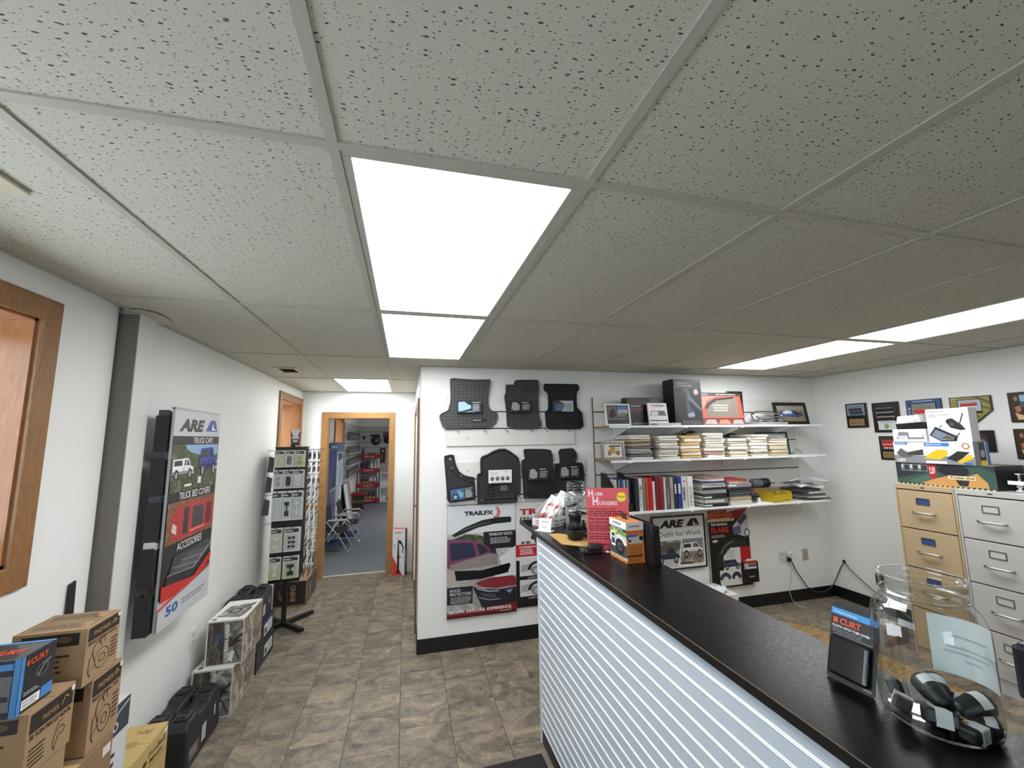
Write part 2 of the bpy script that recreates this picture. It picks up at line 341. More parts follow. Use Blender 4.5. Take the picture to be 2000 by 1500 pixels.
# ---- floor of slate-look tiles, half-bonded by column
FREG = [(XL, YN, XR, YB), (XL, YB, XH, YF+.12)]
floor = struct(G().box(XL-.3, YN-.1, -.08, XR+.1, YB+.1, -.004).box(XL-.3, YB+.1, -.08, XH+.1, YF+.12, -.004).build('floor', None, GROUT))
P_ = .305; gap = .0007
full = None; rest = G()
def tile_geo(w, d): 
    b = .0011
    return G().hexa([(-w/2, -d/2, -.004), (w/2, -d/2, -.004), (w/2, d/2, -.004), (-w/2, d/2, -.004)], [(-w/2+b, -d/2+b, 0), (w/2-b, -d/2+b, 0), (w/2-b, d/2-b, 0), (-w/2+b, d/2-b, 0)])
fullme = tile_geo(P_-2*gap, P_-2*gap).mesh('floor_tile', SLATE)
for ci in range(-6, 18):
    cx = .165+ci*P_
    for rj in range(-20, 10):
        cy = 2.525+rj*P_+(0 if ci % 2 == 0 else P_/2)
        for a, b, c, d in clip_rects(cx, cy, cx+P_, cy+P_, FREG):
            mx, my = (a+c)/2, (b+d)/2
            vis = (my > .95 and mx < 1.0) or (mx > 1.6 and my > .75 and mx < 4.2) or (mx > 1.6 and my > 1.7)
            if vis:
                isfull = (c-a > P_-.003 and d-b > P_-.003)
                me = fullme if isfull else tile_geo(c-a-2*gap, d-b-2*gap).mesh('floor_tile', SLATE)
                o = bpy.data.objects.new('floor_tile', me); COL.objects.link(o); o.parent = floor; o.location = (mx, my, 0)
            else:
                g = tile_geo(c-a-2*gap, d-b-2*gap); rest.add([(x+mx, y+my, z) for x, y, z in g.v], g.f)
o = rest.build('floor_tile_field', floor, SLATE); o['kind'] = 'stuff'
# ---- suspended ceiling
CREG = [(XL, YN, XR, YB), (XL, YB, XH, YF)]
ceiling = struct(G().box(XL-.3, YN-.1, H+.10, XR+.1, YB+.1, H+.16).box(XL-.3, YB+.1, H+.10, XH+.1, YF+.1, H+.16).build('ceiling', None, M((150, 148, 142), .9)))
LIGHTS = {(0, 0), (0, 1), (-1, 3), (5, 0), (5, 1)}
ctile = G().box(-T/2+.002, -T+.002, 0, T/2-.002, T-.002, .014).mesh('ceiling_tile', CEIL)
for k in range(-2, 8):
    for j in range(-3, 5):
        if (k, j) in LIGHTS: continue
        for a, b, c, d in clip_rects(k*T, j*2*T, (k+1)*T, (j+1)*2*T, CREG):
            mx, my = (a+c)/2, (b+d)/2
            me = ctile if (c-a > T-.01 and d-b > 2*T-.01) else G().box(-(c-a)/2, -(d-b)/2, 0, (c-a)/2, (d-b)/2, .014).mesh('ceiling_tile', CEIL)
            o = bpy.data.objects.new('ceiling_tile', me); COL.objects.link(o); o.parent = ceiling; o.location = (mx, my, H+.005)
            o.rotation_euler = (0, 0, 0)
tw = .012
def tee(x0, y0, x1, y1):
    g = G().box(x0, y0, H, x1, y1, H+.0045)
    if x1-x0 < y1-y0: g.box((x0+x1)/2-.002, y0, H+.0045, (x0+x1)/2+.002, y1, H+.036)
    else: g.box(x0, (y0+y1)/2-.002, H+.0045, x1, (y0+y1)/2+.002, H+.036)
    return g
for k in range(-1, 8):
    y1 = YF if k*T < XH else YB
    tee(k*T-tw, YN, k*T+tw, y1).build('main_tee', ceiling, TRIMW)
for j in range(-2, 5):
    x1 = XR if j*2*T < YB else XH
    for k in range(-2, 8):
        a, b = max(k*T+tw, XL), min((k+1)*T-tw, x1)
        if b-a > .03: tee(a, j*2*T-tw, b, j*2*T+tw).build('cross_tee', ceiling, TRIMW)
def ang(g, x0, y0, x1, y1): g.box(x0, y0, H-.001, x1, y1, H+.004)
g = G(); ang(g, XL, YN, XL+.02, YF); ang(g, XR-.02, YN, XR, YB); ang(g, XH, YB-.02, XR, YB); ang(g, XL, YF-.02, XH, YF); ang(g, XH-.02, YB, XH, YF)
g.build('wall_angle', ceiling, TRIMW)
# ---- ceiling lights
LENS = mat_emit('light_lens', (.97, .985, 1.0), PANEL)
def troffer(k, j, label):
    t = thing('ceiling_light', label, 'ceiling light', ((k+.5)*T, (j+.5)*2*T, H), 0, 'recessed ceiling lights')
    w, d = T/2-.0125, T-.0125; f = .022
    G().box(-w, -d, .002, w, -d+f, .03).box(-w, d-f, .002, w, d, .03).box(-w, -d+f, .002, -w+f, d-f, .03).box(w-f, -d+f, .002, w, d-f, .03).build('frame', t, TRIMW, .002)
    G().box(-w+f, -d+f, .007, w-f, d-f, .011).build('diffuser', t, LENS)
    G().box(-w, -d, .03, w, d, .08).build('housing', t, M((190, 190, 188), .5))
troffer(0, 0, 'largest bright ceiling light panel, nearest above the aisle')
troffer(0, 1, 'bright ceiling light panel just behind the largest one over the aisle')
troffer(-1, 3, 'ceiling light panel in front of the open doorway in the hall')
troffer(5, 0, 'ceiling light panel at right edge of the photo, above the filing cabinets')
troffer(5, 1, 'ceiling light panel above the shelves at the back right')
def vent(loc, w, d, label, n):
    t = thing('ceiling_vent', label, 'air vent', loc)
    f = .035; g = G(); IV = M((200, 192, 168), .5)
    for s in (0, 1): g.hexa([(-w/2, (-d/2 if s == 0 else d/2-f), -.006), (w/2, (-d/2 if s == 0 else d/2-f), -.006), (w/2, (-d/2+f if s == 0 else d/2), -.006), (-w/2, (-d/2+f if s == 0 else d/2), -.006)],
                              [(-w/2, (-d/2 if s == 0 else d/2-f), .004), (w/2, (-d/2 if s == 0 else d/2-f), .004), (w/2, (-d/2+f if s == 0 else d/2), .004), (-w/2, (-d/2+f if s == 0 else d/2), .004)])
    g.box(-w/2, -d/2+f, -.006, -w/2+f, d/2-f, .004).box(w/2-f, -d/2+f, -.006, w/2, d/2-f, .004); g.build('grille_frame', t, IV, .002)
    G().box(-w/2+f, -d/2+f, .0035, w/2-f, d/2-f, .0045).build('duct_opening', t, M((40, 36, 32), .9))
    st = (d-2*f)/n
    for i in range(n):
        y = -d/2+f+(i+.5)*st
        G().hexa([(-w/2+f, y-st*.1, -.004), (w/2-f, y-st*.1, -.004), (w/2-f, y+st*.05, -.004), (-w/2+f, y+st*.05, -.004)], [(-w/2+f, y+st*.25, .003), (w/2-f, y+st*.25, .003), (w/2-f, y+st*.4, .003), (-w/2+f, y+st*.4, .003)]).build('louvre', t, M((120, 106, 86), .6, n=.3))
vent((-.875, 3.17, H), .2, .3, 'small dusty ceiling vent over the hall', 4)
vent((-.90, .20, H), .24, .33, 'cream ceiling vent cut by the left edge of the photo', 6)
# ---- walls
def wall_x(name, x0, x1, y0, y1, z0, z1, holes, m=WALL):   # wall in a plane of constant x, rectangular holes (ya,yb,za,zb)
    g = G(); ys = sorted({y0, y1, *[h[0] for h in holes], *[h[1] for h in holes]}); zs = sorted({z0, z1, *[h[2] for h in holes], *[h[3] for h in holes]})
    for a, b in zip(ys, ys[1:]):
        for c, d in zip(zs, zs[1:]):
            if not any(h[0] <= a and b <= h[1] and h[2] <= c and d <= h[3] for h in holes): g.box(x0, a, c, x1, b, d)
    return struct(g.build(name, None, m))
def wall_y(name, y0, y1, x0, x1, z0, z1, holes, m=WALL):
    g = G(); xs = sorted({x0, x1, *[h[0] for h in holes], *[h[1] for h in holes]}); zs = sorted({z0, z1, *[h[2] for h in holes], *[h[3] for h in holes]})
    for a, b in zip(xs, xs[1:]):
        for c, d in zip(zs, zs[1:]):
            if not any(h[0] <= a and b <= h[1] and h[2] <= c and d <= h[3] for h in holes): g.box(a, y0, c, b, y1, d)
    return struct(g.build(name, None, m))
ZT = H+.12
W1 = (-.75, .957, 1.31, 2.19); W2 = (4.02, 4.86, 1.31, 2.19); W3 = (7.6, 8.62, 1.25, 2.15)
wall_x('wall_left', XL-.32, XL, YN-.1, 12.0, -.05, 2.62, [W1, W2, W3, (1.25, 1.47, -.05, 2.62)])
wall_y('wall_back', YB, YB+.12, XH, XR+.12, 0, ZT, [])
wall_x('wall_right', XR, XR+.12, YN-.1, YB, 0, ZT, [])
wall_x('wall_hall', XH, XH+.12, YB+.12, YF, 0, ZT, [(3.22, 4.62, 0, 2.06)])
wall_y('wall_far', YF, YF+.12, XL, 2.6, 0, 2.62, [(-.835, -.045, 0, 2.028)])
W4 = (-.6, .6, .75, 2.05)
wall_y('wall_front', YN-.12, YN, XL-.3, XR+.12, 0, ZT, [W4])
# closet behind the louvred door
struct(G().box(1.0, YB+.12, 0, 1.06, YF, 2.5).build('wall_closet', None, M((120, 118, 112), .8)))
def baseboard(name, x0, y0, x1, y1): struct(G().box(x0, y0, .001, x1, y1, .115).build(name, None, BASE, .003))
baseboard('baseboard_back', XH, YB-.008, XR, YB); baseboard('baseboard_right', XR-.008, YN, XR, YB-.008)
baseboard('baseboard_corner', XH-.006, YB-.008, XH, YB+.30)
def window(n, y0, y1, z0, z1, x=XL, deep=.28):
    w = struct(G().box(x-deep-.005, y0+.03, z0+.03, x-deep+.0, y1-.03, z1-.03).build('window_%d' % n, None, GLASS))
    t = .012
    for nm, a in (('jamb', (x-deep, y0-.003, z0, x-.001, y0+t, z1)), ('jamb', (x-deep, y1-t, z0, x-.001, y1+.003, z1)), ('head_lining', (x-deep, y0, z1-t, x-.001, y1, z1+.003)), ('stool', (x-deep, y0, z0-.003, x-.001, y1, z0+t))):
        G().box(*a).build(nm, w, PINE)
    c = .082; e = .018
    for nm, a in (('casing', (y1-.003, z0-c, y1+c, z1+c)), ('casing', (y0-c, z0-c, y0+.003, z1+c))):
        G().prism([(a[0], a[1]), (a[2], a[1]), (a[2], a[3]), (a[0], a[3])], x, x+e, 'x').build(nm, w, OAK, .005)
    G().box(x, y0, z1-.003, x+e, y1, z1+c).build('casing', w, OAK, .005); G().box(x, y0, z0-c, x+e, y1, z0+.003).build('casing', w, OAK, .005)
    s = .035; g = G(); xx = x-deep-.01; ym = (y0+y1)/2
    g.box(xx, y0, z0, xx+.03, y0+s, z1).box(xx, y1-s, z0, xx+.03, y1, z1).box(xx, y0+s, z0, xx+.03, y1-s, z0+s).box(xx, y0+s, z1-s, xx+.03, y1-s, z1).box(xx, ym-.015, z0+s, xx+.03, ym+.015, z1-s)
    g.build('sash', w, M((225, 225, 222), .4), .003)
    return w
window(1, *W1); window(2, *W2); window(3, *W3)
for n, (x0, x1, z0, z1) in ((4, W4),):
    w = struct(G().box(x0+.04, YN-.08, z0+.04, x1-.04, YN-.075, z1-.04).build('window_%d' % n, None, GLASS))
    g = G(); AL = M((90, 92, 96), .4, .8)
    g.box(x0, YN-.11, z0, x0+.05, YN-.03, z1).box(x1-.05, YN-.11, z0, x1, YN-.03, z1).box(x0+.05, YN-.11, z0, x1-.05, YN-.03, z0+.05).box(x0+.05, YN-.11, z1-.05, x1-.05, YN-.03, z1); g.build('mullion', w, AL)
# ---- boxed pipe column on the left wall
# rounded wall end and narrow gap, shape made up to shade the wall here
ge = G().prism([(XL-.32, 1.25), (XL, 1.25)]+[(XL-.06+.06*math.cos(a*math.pi/120), 1.25+.20*math.sin(a*math.pi/120)) for a in range(1, 61)]+[(XL-.06, 1.47), (XL-.32, 1.47)], -.05, 2.62, 'z'); struct(ge.build('wall_panel_end', None, WALL))
col_ = struct(G().box(XL-.06, 1.462, 0, XL+.040, 1.60, H).build('trim_1', None, M((216, 216, 211), .5, n=.03, s=6), .004))
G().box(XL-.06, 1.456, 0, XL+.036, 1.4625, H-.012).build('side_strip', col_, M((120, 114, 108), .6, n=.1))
G().prism([(XL+.0, 1.42), (XL+.05, 1.40), (XL+.1, 1.44), (XL+.115, 1.52), (XL+.1, 1.60), (XL+.06, 1.66), (XL, 1.68)], H-.006, H-.001, 'z').build('ceiling_collar', col_, M((196, 192, 180), .6))
# ---- doorway in the far wall
d1 = struct(G().box(-.905, YF-.016, 0, -.828, YF, 2.105).build('door_1', None, OAKL, .003))
G().box(-.05, YF-.016, 0, .024, YF, 2.105).build('casing', d1, OAKL, .003); G().box(-.828, YF-.016, 2.022, -.05, YF, 2.105).build('casing', d1, OAKL, .003)
G().box(-.842, YF, 0, -.825, YF+.12, 2.035).build('jamb', d1, OAKL); G().box(-.055, YF, 0, -.038, YF+.12, 2.035).build('jamb', d1, OAKL); G().box(-.825, YF, 2.018, -.055, YF+.12, 2.035).build('jamb', d1, OAKL)
G().box(-.825, YF+.095, 0, -.055, YF+.125, .006).build('threshold_strip', d1, M((215, 212, 205), .4), .002)
G().box(-.905, YF+.12, 0, -.84, YF+.136, 2.1).box(-.84, YF+.12, 2.03, .02, YF+.136, 2.1).box(-.04, YF+.12, 0, .02, YF+.136, 2.03).build('casing', d1, OAKL)
# ---- louvred closet door on the hall wall
d2 = struct(G().box(XH-.016, 3.15, 0, XH, 3.225, 2.13).build('door_2', None, OAK, .003))
G().box(XH-.016, 4.615, 0, XH, 4.69, 2.13).build('casing', d2, OAK, .003); G().box(XH-.016, 3.225, 2.055, XH, 4.615, 2.13).build('casing', d2, OAK, .003)
DW = M((228, 224, 214), .45)
for i in range(2):
    a = 3.232+i*.69; b = a+.683
    l = G().box(XH+.03, a, .01, XH+.058, a+.07, 2.04).box(XH+.03, b-.07, .01, XH+.058, b, 2.04).box(XH+.03, a+.07, .01, XH+.058, b-.07, .14).box(XH+.03, a+.07, 1.93, XH+.058, b-.07, 2.04).box(XH+.03, a+.07, 1.0, XH+.058, b-.07, 1.08).build('door_leaf', d2, DW, .002)
    for z0, n in ((.15, 24), (1.09, 24)):
        sl = None
        for q in range(n):
            z = z0+q*.0348
            if sl is None: me = G().hexa([(0, a+.07, 0), (.008, a+.07, -.002), (.008, b-.07, -.002), (0, b-.07, 0)], [(.020, a+.07, .026), (.028, a+.07, .024), (.028, b-.07, .024), (.020, b-.07, .026)]).mesh('louvre_slat', DW); sl = me
            o = bpy.data.objects.new('louvre_slat', sl); COL.objects.link(o); o.parent = l; o.location = (XH+.03, 0, z)
G().lathe([(.004, 0), (.005, -.02), (.016, -.026), (.018, -.036), (.012, -.044), (0, -.046)], 12, (XH+.03, 3.95, 1.0), axis='x').build('knob', d2, STEEL)
# ---- store room beyond the doorway
struct(G().box(XL, YF+.12, -.06, 2.6, 12.0, 0).build('floor', None, M((118, 122, 126), .45, n=.06, s=2.5)))
struct(G().box(XL-.3, YF+.12, 2.6, 2.6, 12.1, 2.66).build('ceiling', None, M((190, 188, 180), .8)))
struct(G().box(XL-.3, 12.0, 0, 2.72, 12.12, 2.62).build('wall_storeroom', None, WALL)); struct(G().box(2.6, YF, 0, 2.72, 12.0, 2.62).build('wall_storeroom', None, WALL))
t = thing('ceiling_light', 'added light panel brightening the store room, unseen above the doorway', 'ceiling light', (1.5, 8.6, 2.6))  # added lamp, out of view, put in to brighten the store room
G().box(-.3, -.6, -.03, .3, .6, 0).build('housing', t, TRIMW); G().box(-.28, -.58, -.034, .28, .58, -.03).build('diffuser', t, mat_emit('store_fill_lens', (.95, .97, 1), 22.0))
# ================================================================== counter
ct = thing('service_counter', 'long bar-height counter with white ribbed front and black top', 'counter', (0, 0, 0))
PX, PY0, PY1 = .957, -1.25, 1.60
G().box(PX+.012, PY0, .0, PX+.16, PY1-.012, 1.135).build('half_wall', ct, WALL)
WR = M((184, 192, 202), .32)
pl = G(); pz = .0508; prof = [(0, 0), (-.0010, .0004), (-.0026, .0022), (-.0026, .0028), (-.0006, .0046), (-.0006, .0056), (-.0026, .0074), (-.0026, .0080), (-.0006, .0100), (-.0006, .0110), (-.0006, .0500), (0, .0505)]
n = len(prof); L_ = PY1-.02-PY0
vs_ = [(x, 0, z) for x, z in prof]+[(x, L_, z) for x, z in prof]; BEAD_LIT = M((232, 236, 240), .25)  # beads paler than the flats: their highlight is painted into the colour
pl.add(vs_, [(i, i+1, i+1+n, i+n) for i in range(8)], BEAD_LIT); pl.add(vs_, [(i, i+1, i+1+n, i+n) for i in range(8, n-1)], WR)
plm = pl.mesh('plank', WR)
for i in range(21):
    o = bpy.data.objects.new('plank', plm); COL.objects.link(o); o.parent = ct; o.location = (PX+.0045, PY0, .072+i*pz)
G().box(PX-.004, PY1-.022, .0, PX+.16, PY1, 1.135).build('corner_trim', ct, M((212, 216, 220), .4), .003)
G().box(PX-.0, PY0, .0, PX+.012, PY1-.022, .073).build('toe_kick', ct, BASE, .003)
topg = G().box(.949, -1.25, 1.1355, 1.292, 1.965, 1.16); topg.build('countertop', ct, LAM)
G().box(.9475, -1.25, 1.1355, .949, 1.965, 1.1585).build('edge_band', ct, M((14, 14, 15), .35))
G().box(.9474, -1.25, 1.1588, .9498, 1.965, 1.1603).build('worn_edge', ct, M((104, 88, 74), .7, n=.5, s=60))
G().prism([(PY1, 1.135), (PY1+.27, 1.135), (PY1+.25, 1.12), (PY1, 1.00)], .985, 1.01, 'x').build('bracket', ct, BLACK, .002)
# worktop on the staff side of the counter
wt = thing('desk', 'low staff desk tucked behind the counter', 'desk', (0, 0, 0))
G().box(1.125, -.9, .735, 1.70, 1.55, .76).build('desktop', wt, M((120, 100, 80), .5, n=.1)); 
for y in (-.88, 1.5): G().box(1.13, y, 0, 1.66, y+.03, .735).build('leg_panel', wt, M((70, 62, 54), .6))
# ================================================================== left side
BK = (34, 32, 33); WH = (232, 232, 230); GR = (176, 178, 180); RED = (176, 34, 36)
def are_logo(c, c2, x, y, w, h, sh=.25):
    return [('t', c, 'ARE', x, y, h, {'w': w*.62, 'sh': sh, 'b': .06}),
            ('p', c2, [(x+w*.66, y), (x+w*.78, y+h*1.08), (x+w*.84, y+h*1.12), (x+w*.93, y+h*1.1), (x+w, y)]),
            ('p', WH, [(x+w*.83, y+h*.12), (x+w*.86, y+h*.85), (x+w*.885, y+h*.3), (x+w*.985, y+h*.14)])]
# display panel with pockets (local x runs along the wall)
t = thing('brochure_display', 'tall grey display sign with truck photos and black brochure pockets on left wall', 'sign', (XL, 1.90, .80), math.pi/2)
w, h = .545, 1.112; off = .145
G().box(-w/2, -off, 0, w/2, -off+.014, h).build('sign_panel', t, M((186, 188, 190), .4), .002)
G().box(-.06, -off+.014, .1, -.02, 0, h-.2).box(.10, -off+.014, .1, .14, 0, h-.2).build('standoff', t, M((170, 170, 172), .5))
G().box(-w/2+.0, -off-.003, h-.006, w/2, -off+.016, h+.004).build('top_rail', t, STEEL)
it = [('r', (188, 190, 193), 0, 0, 1, 1)]
it += are_logo((42, 42, 44), (38, 72, 150), .1, .895, .84, .055)
it += [('r', BK, 0, .13, 1, .868), ('t', WH, 'TRUCK CAPS', .40, .832, .030, {'w': .44}),
       ('r', PH_LEAF, .01, .60, .99, .825), ('p', (136, 168, 200), [(.25, .825), (.99, .825), (.99, .76), (.6, .77), (.3, .79)]), ('p', PH_LEAF, [(.01, .74), (.3, .80), (.62, .75), (.99, .77), (.99, .66), (.01, .66)])]
it += truck((224, 226, 228), .03, .655, .42, .105, True) + truck((48, 56, 140), .56, .65, .42, .16, True)
it += [('r', PH_LEAF, .01, .6, .99, .66), ('r', (214, 206, 190), .28, .62, .42, .632), ('r', (206, 206, 200), .55, .625, .62, .66),
       ('t', WH, 'TRUCK BED COVERS', .2, .562, .034, {'w': .66}), ('r', PH_FALL, .01, .365, .99, .555),
       ('p', (172, 46, 50), [(.12, .40), (.16, .375), (.42, .37), (.95, .385), (.97, .53), (.45, .535), (.2, .53), (.1, .49)]), ('p', (46, 46, 52), [(.32, .395), (.42, .385), (.42, .52), (.32, .515)]),
       ('p', (58, 58, 62), [(.5, .405), (.74, .405), (.74, .505), (.5, .51)]), ('p', (220, 120, 110), [(.46, .39), (.78, .39), (.78, .40), (.46, .40)]), ('p', (90, 24, 26), [(.8, .40), (.92, .405), (.92, .51), (.8, .515)]),
       ('p', (212, 180, 172), [(.11, .42), (.2, .40), (.2, .44), (.12, .46)]),
       ('t', WH, 'ACCESSORIES', .24, .322, .036, {'w': .5}), ('p', (60, 60, 64), [(.1, .20), (.98, .285), (.98, .315), (.2, .30)]), ('p', (78, 78, 84), [(.12, .21), (.6, .19), (.98, .27), (.5, .29)]),
       ('l', (190, 192, 196), [(.1, .225), (.6, .20), (.98, .285)], .004), ('l', (150, 152, 156), [(.2, .25), (.66, .222)], .003), ('l', (150, 152, 156), [(.34, .268), (.8, .245)], .003),
       ('p', (34, 34, 38), [(.1, .225), (.6, .20), (.62, .16), (.08, .185)]), ('p', (190, 40, 40), [(.02, .19), (.62, .155), (1, .24), (1, .2), (.6, .12), (.02, .12)]),
       ('p', (190, 192, 195), [(0, 0), (1, 0), (1, .16), (0, .085)]), ('l', (205, 60, 56), [(0, .095), (1, .172)], .012),
       ('t', (36, 88, 160), '50', .13, .045, .04, {'w': .22, 'b': .04}), ('tx', (96, 100, 106), .42, .05, .92, .08, 2)]
art(t, (-w/2, -off, 0), (1, 0, 0), (0, 0, 1), w, h, it, 'printed_panel')
PK = M((24, 26, 30), .25)
for i, z in enumerate((.885, .665, .445, .225, .005)):
    dx = .04-.014*i
    g = G().box(-w/2-.03+dx*.5, -off+.018, z, -w/2+.03, -off+.020, z+.178).box(-w/2-.03+dx*.5, -.070, z, -w/2+.03, -.068, z+.178).box(-w/2-.03+dx*.5, -off+.020, z, -w/2+.03, -.070, z+.003).box(-w/2-.032+dx*.5, -off+.018, z, -w/2-.029+dx*.5, -.068, z+.186)
    p = g.build('brochure_pocket', t, PK)
    if i in (0, 2, 3):
        gg = G()
        for q in range(5): gg.box(-w/2-.024+dx*.5+q*.008, -off+.024, z+.004, -w/2-.020+dx*.5+q*.008, -.074, z+.215-.003*q)
        gg.build('brochures', p, M((70, 74, 84) if i != 3 else (206, 206, 204), .5))
# wall outlet
def outlet(label, x, y, z, rotz, c, n=2, kind='outlet', w=.072, hh=.115, double=False):
    t = thing('wall_'+kind, label, kind, (x, y, z), rotz); m = M(c, .4); W_ = w*(1.75 if double else 1)
    G().box(-W_/2, -.006, -hh/2, W_/2, 0, hh/2).build('cover_plate', t, m, .002)
    for gx in ((-.03, .03) if double else (0,)):
        for s in ((-1, 1) if n == 2 else (0,)):
            g = G().lathe([(.0165, 0), (.0165, -.003)], 14, (gx, -.006, s*.024), axis='y'); g.build('receptacle' if n == 2 else 'jack', t, M((c[0]-14, c[1]-14, c[2]-14), .4))
            G().box(gx-.007, -.0101, s*.024-.002, gx-.005, -.009, s*.024+.006).box(gx+.005, -.0101, s*.024-.002, gx+.007, -.009, s*.024+.006).build('slot', t, M((40, 40, 40), .6))
    return t
outlet('white wall outlet low on left wall above the towing boxes', XL, 2.39, .47, math.pi/2, (224, 224, 220))
# black flat bar leaning on the wall
b = tag(G().hexa([(XL+.05, 1.225, .001), (XL+.058, 1.225, .001), (XL+.058, 1.26, .001), (XL+.05, 1.26, .001)], [(XL+.004, 1.255, 1.165), (XL+.012, 1.255, 1.165), (XL+.012, 1.285, 1.172), (XL+.004, 1.285, 1.172)]).build('flat_bar', None, BLACK, .001), 'black flat bar leaning upright on wall behind the brown boxes', 'bar')
# ---- stacked cartons at lower left. local: front is -y, right face looks at the aisle
BR = (62, 47, 34); KR = (172, 134, 90)
def pintle(line, faint=False):
    hook = [('l', BR, [(.5+.2*math.cos(a), .32+.17*math.sin(a)) for a in [i*math.pi/9 for i in range(19)]], .012), ('l', BR, [(.5+.09*math.cos(a), .32+.07*math.sin(a)) for a in [i*math.pi/6 for i in range(13)]], .012),
            ('l', BR, [(.3, .32), (.2, .5), (.25, .62), (.4, .66), (.46, .55)], .014), ('l', BR, [(.24, .5), (.14, .44), (.12, .2), (.2, .1)], .014), ('l', BR, [(.36, .62), (.52, .7), (.56, .58)], .012), ('l', BR, [(.3, .3), (.14, .2)], .012)]
    return [('r', (44, 36, 30), .04, .74, .96, .97), ('t', KR, 'PREMIER', .2, .81, .07, {'w': .5}), ('l', KR, [(.74, .83), (.8, .9), (.88, .86), (.8, .82)], .02), ('t', BR, line, .06, .67, .05, {'w': .84, 'b': .02})]+hook+[('tx', BR, .74, .2, .94, .58, 6), ('r', (222, 220, 214), .9, .9, .99, .97)]
frontp = [('r', (44, 36, 30), .12, .74, .9, .95), ('c', (96, 76, 56), .7, .85, .1, .06), ('tx', BR, .15, .28, .8, .62, 4)]
topp = [('l', BR, [(.06, .1), (.94, .1), (.94, .46), (.06, .46), (.06, .1)], .012), ('tx', BR, .12, .14, .88, .4, 4), ('l', BR, [(.06, .55), (.94, .55), (.94, .92), (.06, .92), (.06, .55)], .012), ('tx', BR, .12, .6, .88, .88, 4)]
carton('cardboard_box', 'large plain brown carton at floor level under the pintle hook stack', 'box', (-.945, .80, .001), (.30, .345, .739), CARD2, {'right': [('r', (214, 212, 206), .86, .93, .97, .97)]}, tape=M((190, 160, 110), .3))
carton('cardboard_box', 'flat brown carton under the thirty ton pintle hook box', 'box', (-.905, .68, .742), (.2, .17, .094), CARD, {})
carton('cardboard_box', 'lower brown pintle hook carton of the two stacked by the wall', 'box', (-.903, .925, .742), (.2, .15, .224), CARD, {'right': pintle('PINTLE SWIVEL TYPE'), 'front': frontp, 'top': topp})
carton('cardboard_box', 'topmost brown pintle hook carton with line drawing, nearest the wall column', 'box', (-.897, .879, .968), (.19, .16, .177), CARD, {'right': pintle('PINTLE SWIVEL HOOK'), 'front': frontp, 'top': topp})
carton('cardboard_box', 'brown thirty ton pintle hook carton under the black and blue box', 'box', (-.905, .69, .838), (.206, .165, .169), CARD, {'right': [('r', (44, 36, 30), .05, .66, .95, .95), ('t', KR, 'PREMIER', .3, .74, .08, {'w': .34}), ('l', KR, [(.7, .76), (.78, .88), (.86, .82)], .02), ('t', BR, '30 TON PINTLE HOOK', .06, .56, .075, {'w': .88, 'b': .03}),
        ('tx', BR, .08, .12, .42, .44, 5), ('l', BR, [(.62, .1), (.58, .2), (.6, .3), (.64, .36), (.74, .42), (.84, .36), (.8, .28), (.7, .3), (.66, .2), (.62, .1)], .012), ('l', BR, [(.62, .36), (.68, .5), (.8, .5)], .012), ('r', (222, 220, 214), .9, .88, .98, .96)], 'front': frontp})
BLU = (70, 132, 190)
carton('retail_box', 'black and blue hitch box with orange lettering on top of the left stack', 'box', (-.925, .655, 1.0075), (.2, .118, .148), M((30, 30, 34), .3, coat=.3), {
    'right': [('r', BLU, .0, 0, .1, 1), ('t', (214, 74, 40), 'CURT', .25, .80, .1, {'w': .5, 'b': .03}), ('r', (214, 74, 40), .15, .80, .22, .90), ('c', (74, 74, 80), .62, .6, .2, .12), ('c', (26, 26, 28), .62, .6, .13, .08), ('l', (150, 152, 158), [(.5, .52), (.7, .7), (.85, .72)], .02), ('r', WH, .12, .06, .62, .22), ('tx', (70, 70, 74), .15, .08, .58, .2, 3), ('r', BLU, .64, .06, .97, .26), ('tx', (190, 190, 190), .14, .28, .6, .36, 2)],
    'front': [('t', (214, 74, 40), 'CURT', .1, .82, .09, {'w': .36, 'b': .03}), ('r', BLU, .55, .82, .92, .93), ('r', BLU, .93, 0, 1, 1), ('r', (104, 104, 108), .04, .12, .92, .72), ('p', (38, 38, 42), [(.1, .4), (.3, .5), (.4, .6), (.6, .55), (.65, .42), (.9, .38), (.9, .3), (.5, .3), (.3, .22), (.12, .3)]), ('c', (34, 34, 38), .28, .28, .16, .07)],
    'top': [('r', BLU, 0, .9, 1, 1), ('t', (214, 74, 40), 'CURT', .5, .3, .22, {'w': .36, 'b': .03}), ('tx', (200, 202, 206), .1, .55, .5, .8, 3), ('c', (80, 80, 86), .3, .3, .14, .16)]}, flap=False)
carton('retail_box', 'tall white and black package wedged behind the brown cartons', 'box', (-.925, 1.10, .001), (.15, .13, .765), M((205, 206, 208), .35), {'right': [('r', BK, 0, 0, .12, 1), ('r', (60, 64, 72), .12, .86, 1, 1), ('l', (190, 200, 215), [(.15, .9), (.5, .96), (.95, .98)], .008), ('c', (200, 204, 210), .4, .9, .12, .02), ('c', (40, 40, 44), .4, .9, .07, .012), ('tx', (60, 60, 62), .2, .3, .5, .8, 12)], 'front': [('r', BK, 0, .8, 1, 1), ('tx', (120, 120, 122), .1, .4, .9, .7, 8)]}, flap=False)
YB_ = M((186, 160, 104), .8, n=.06, s=30); YK = (74, 62, 40)
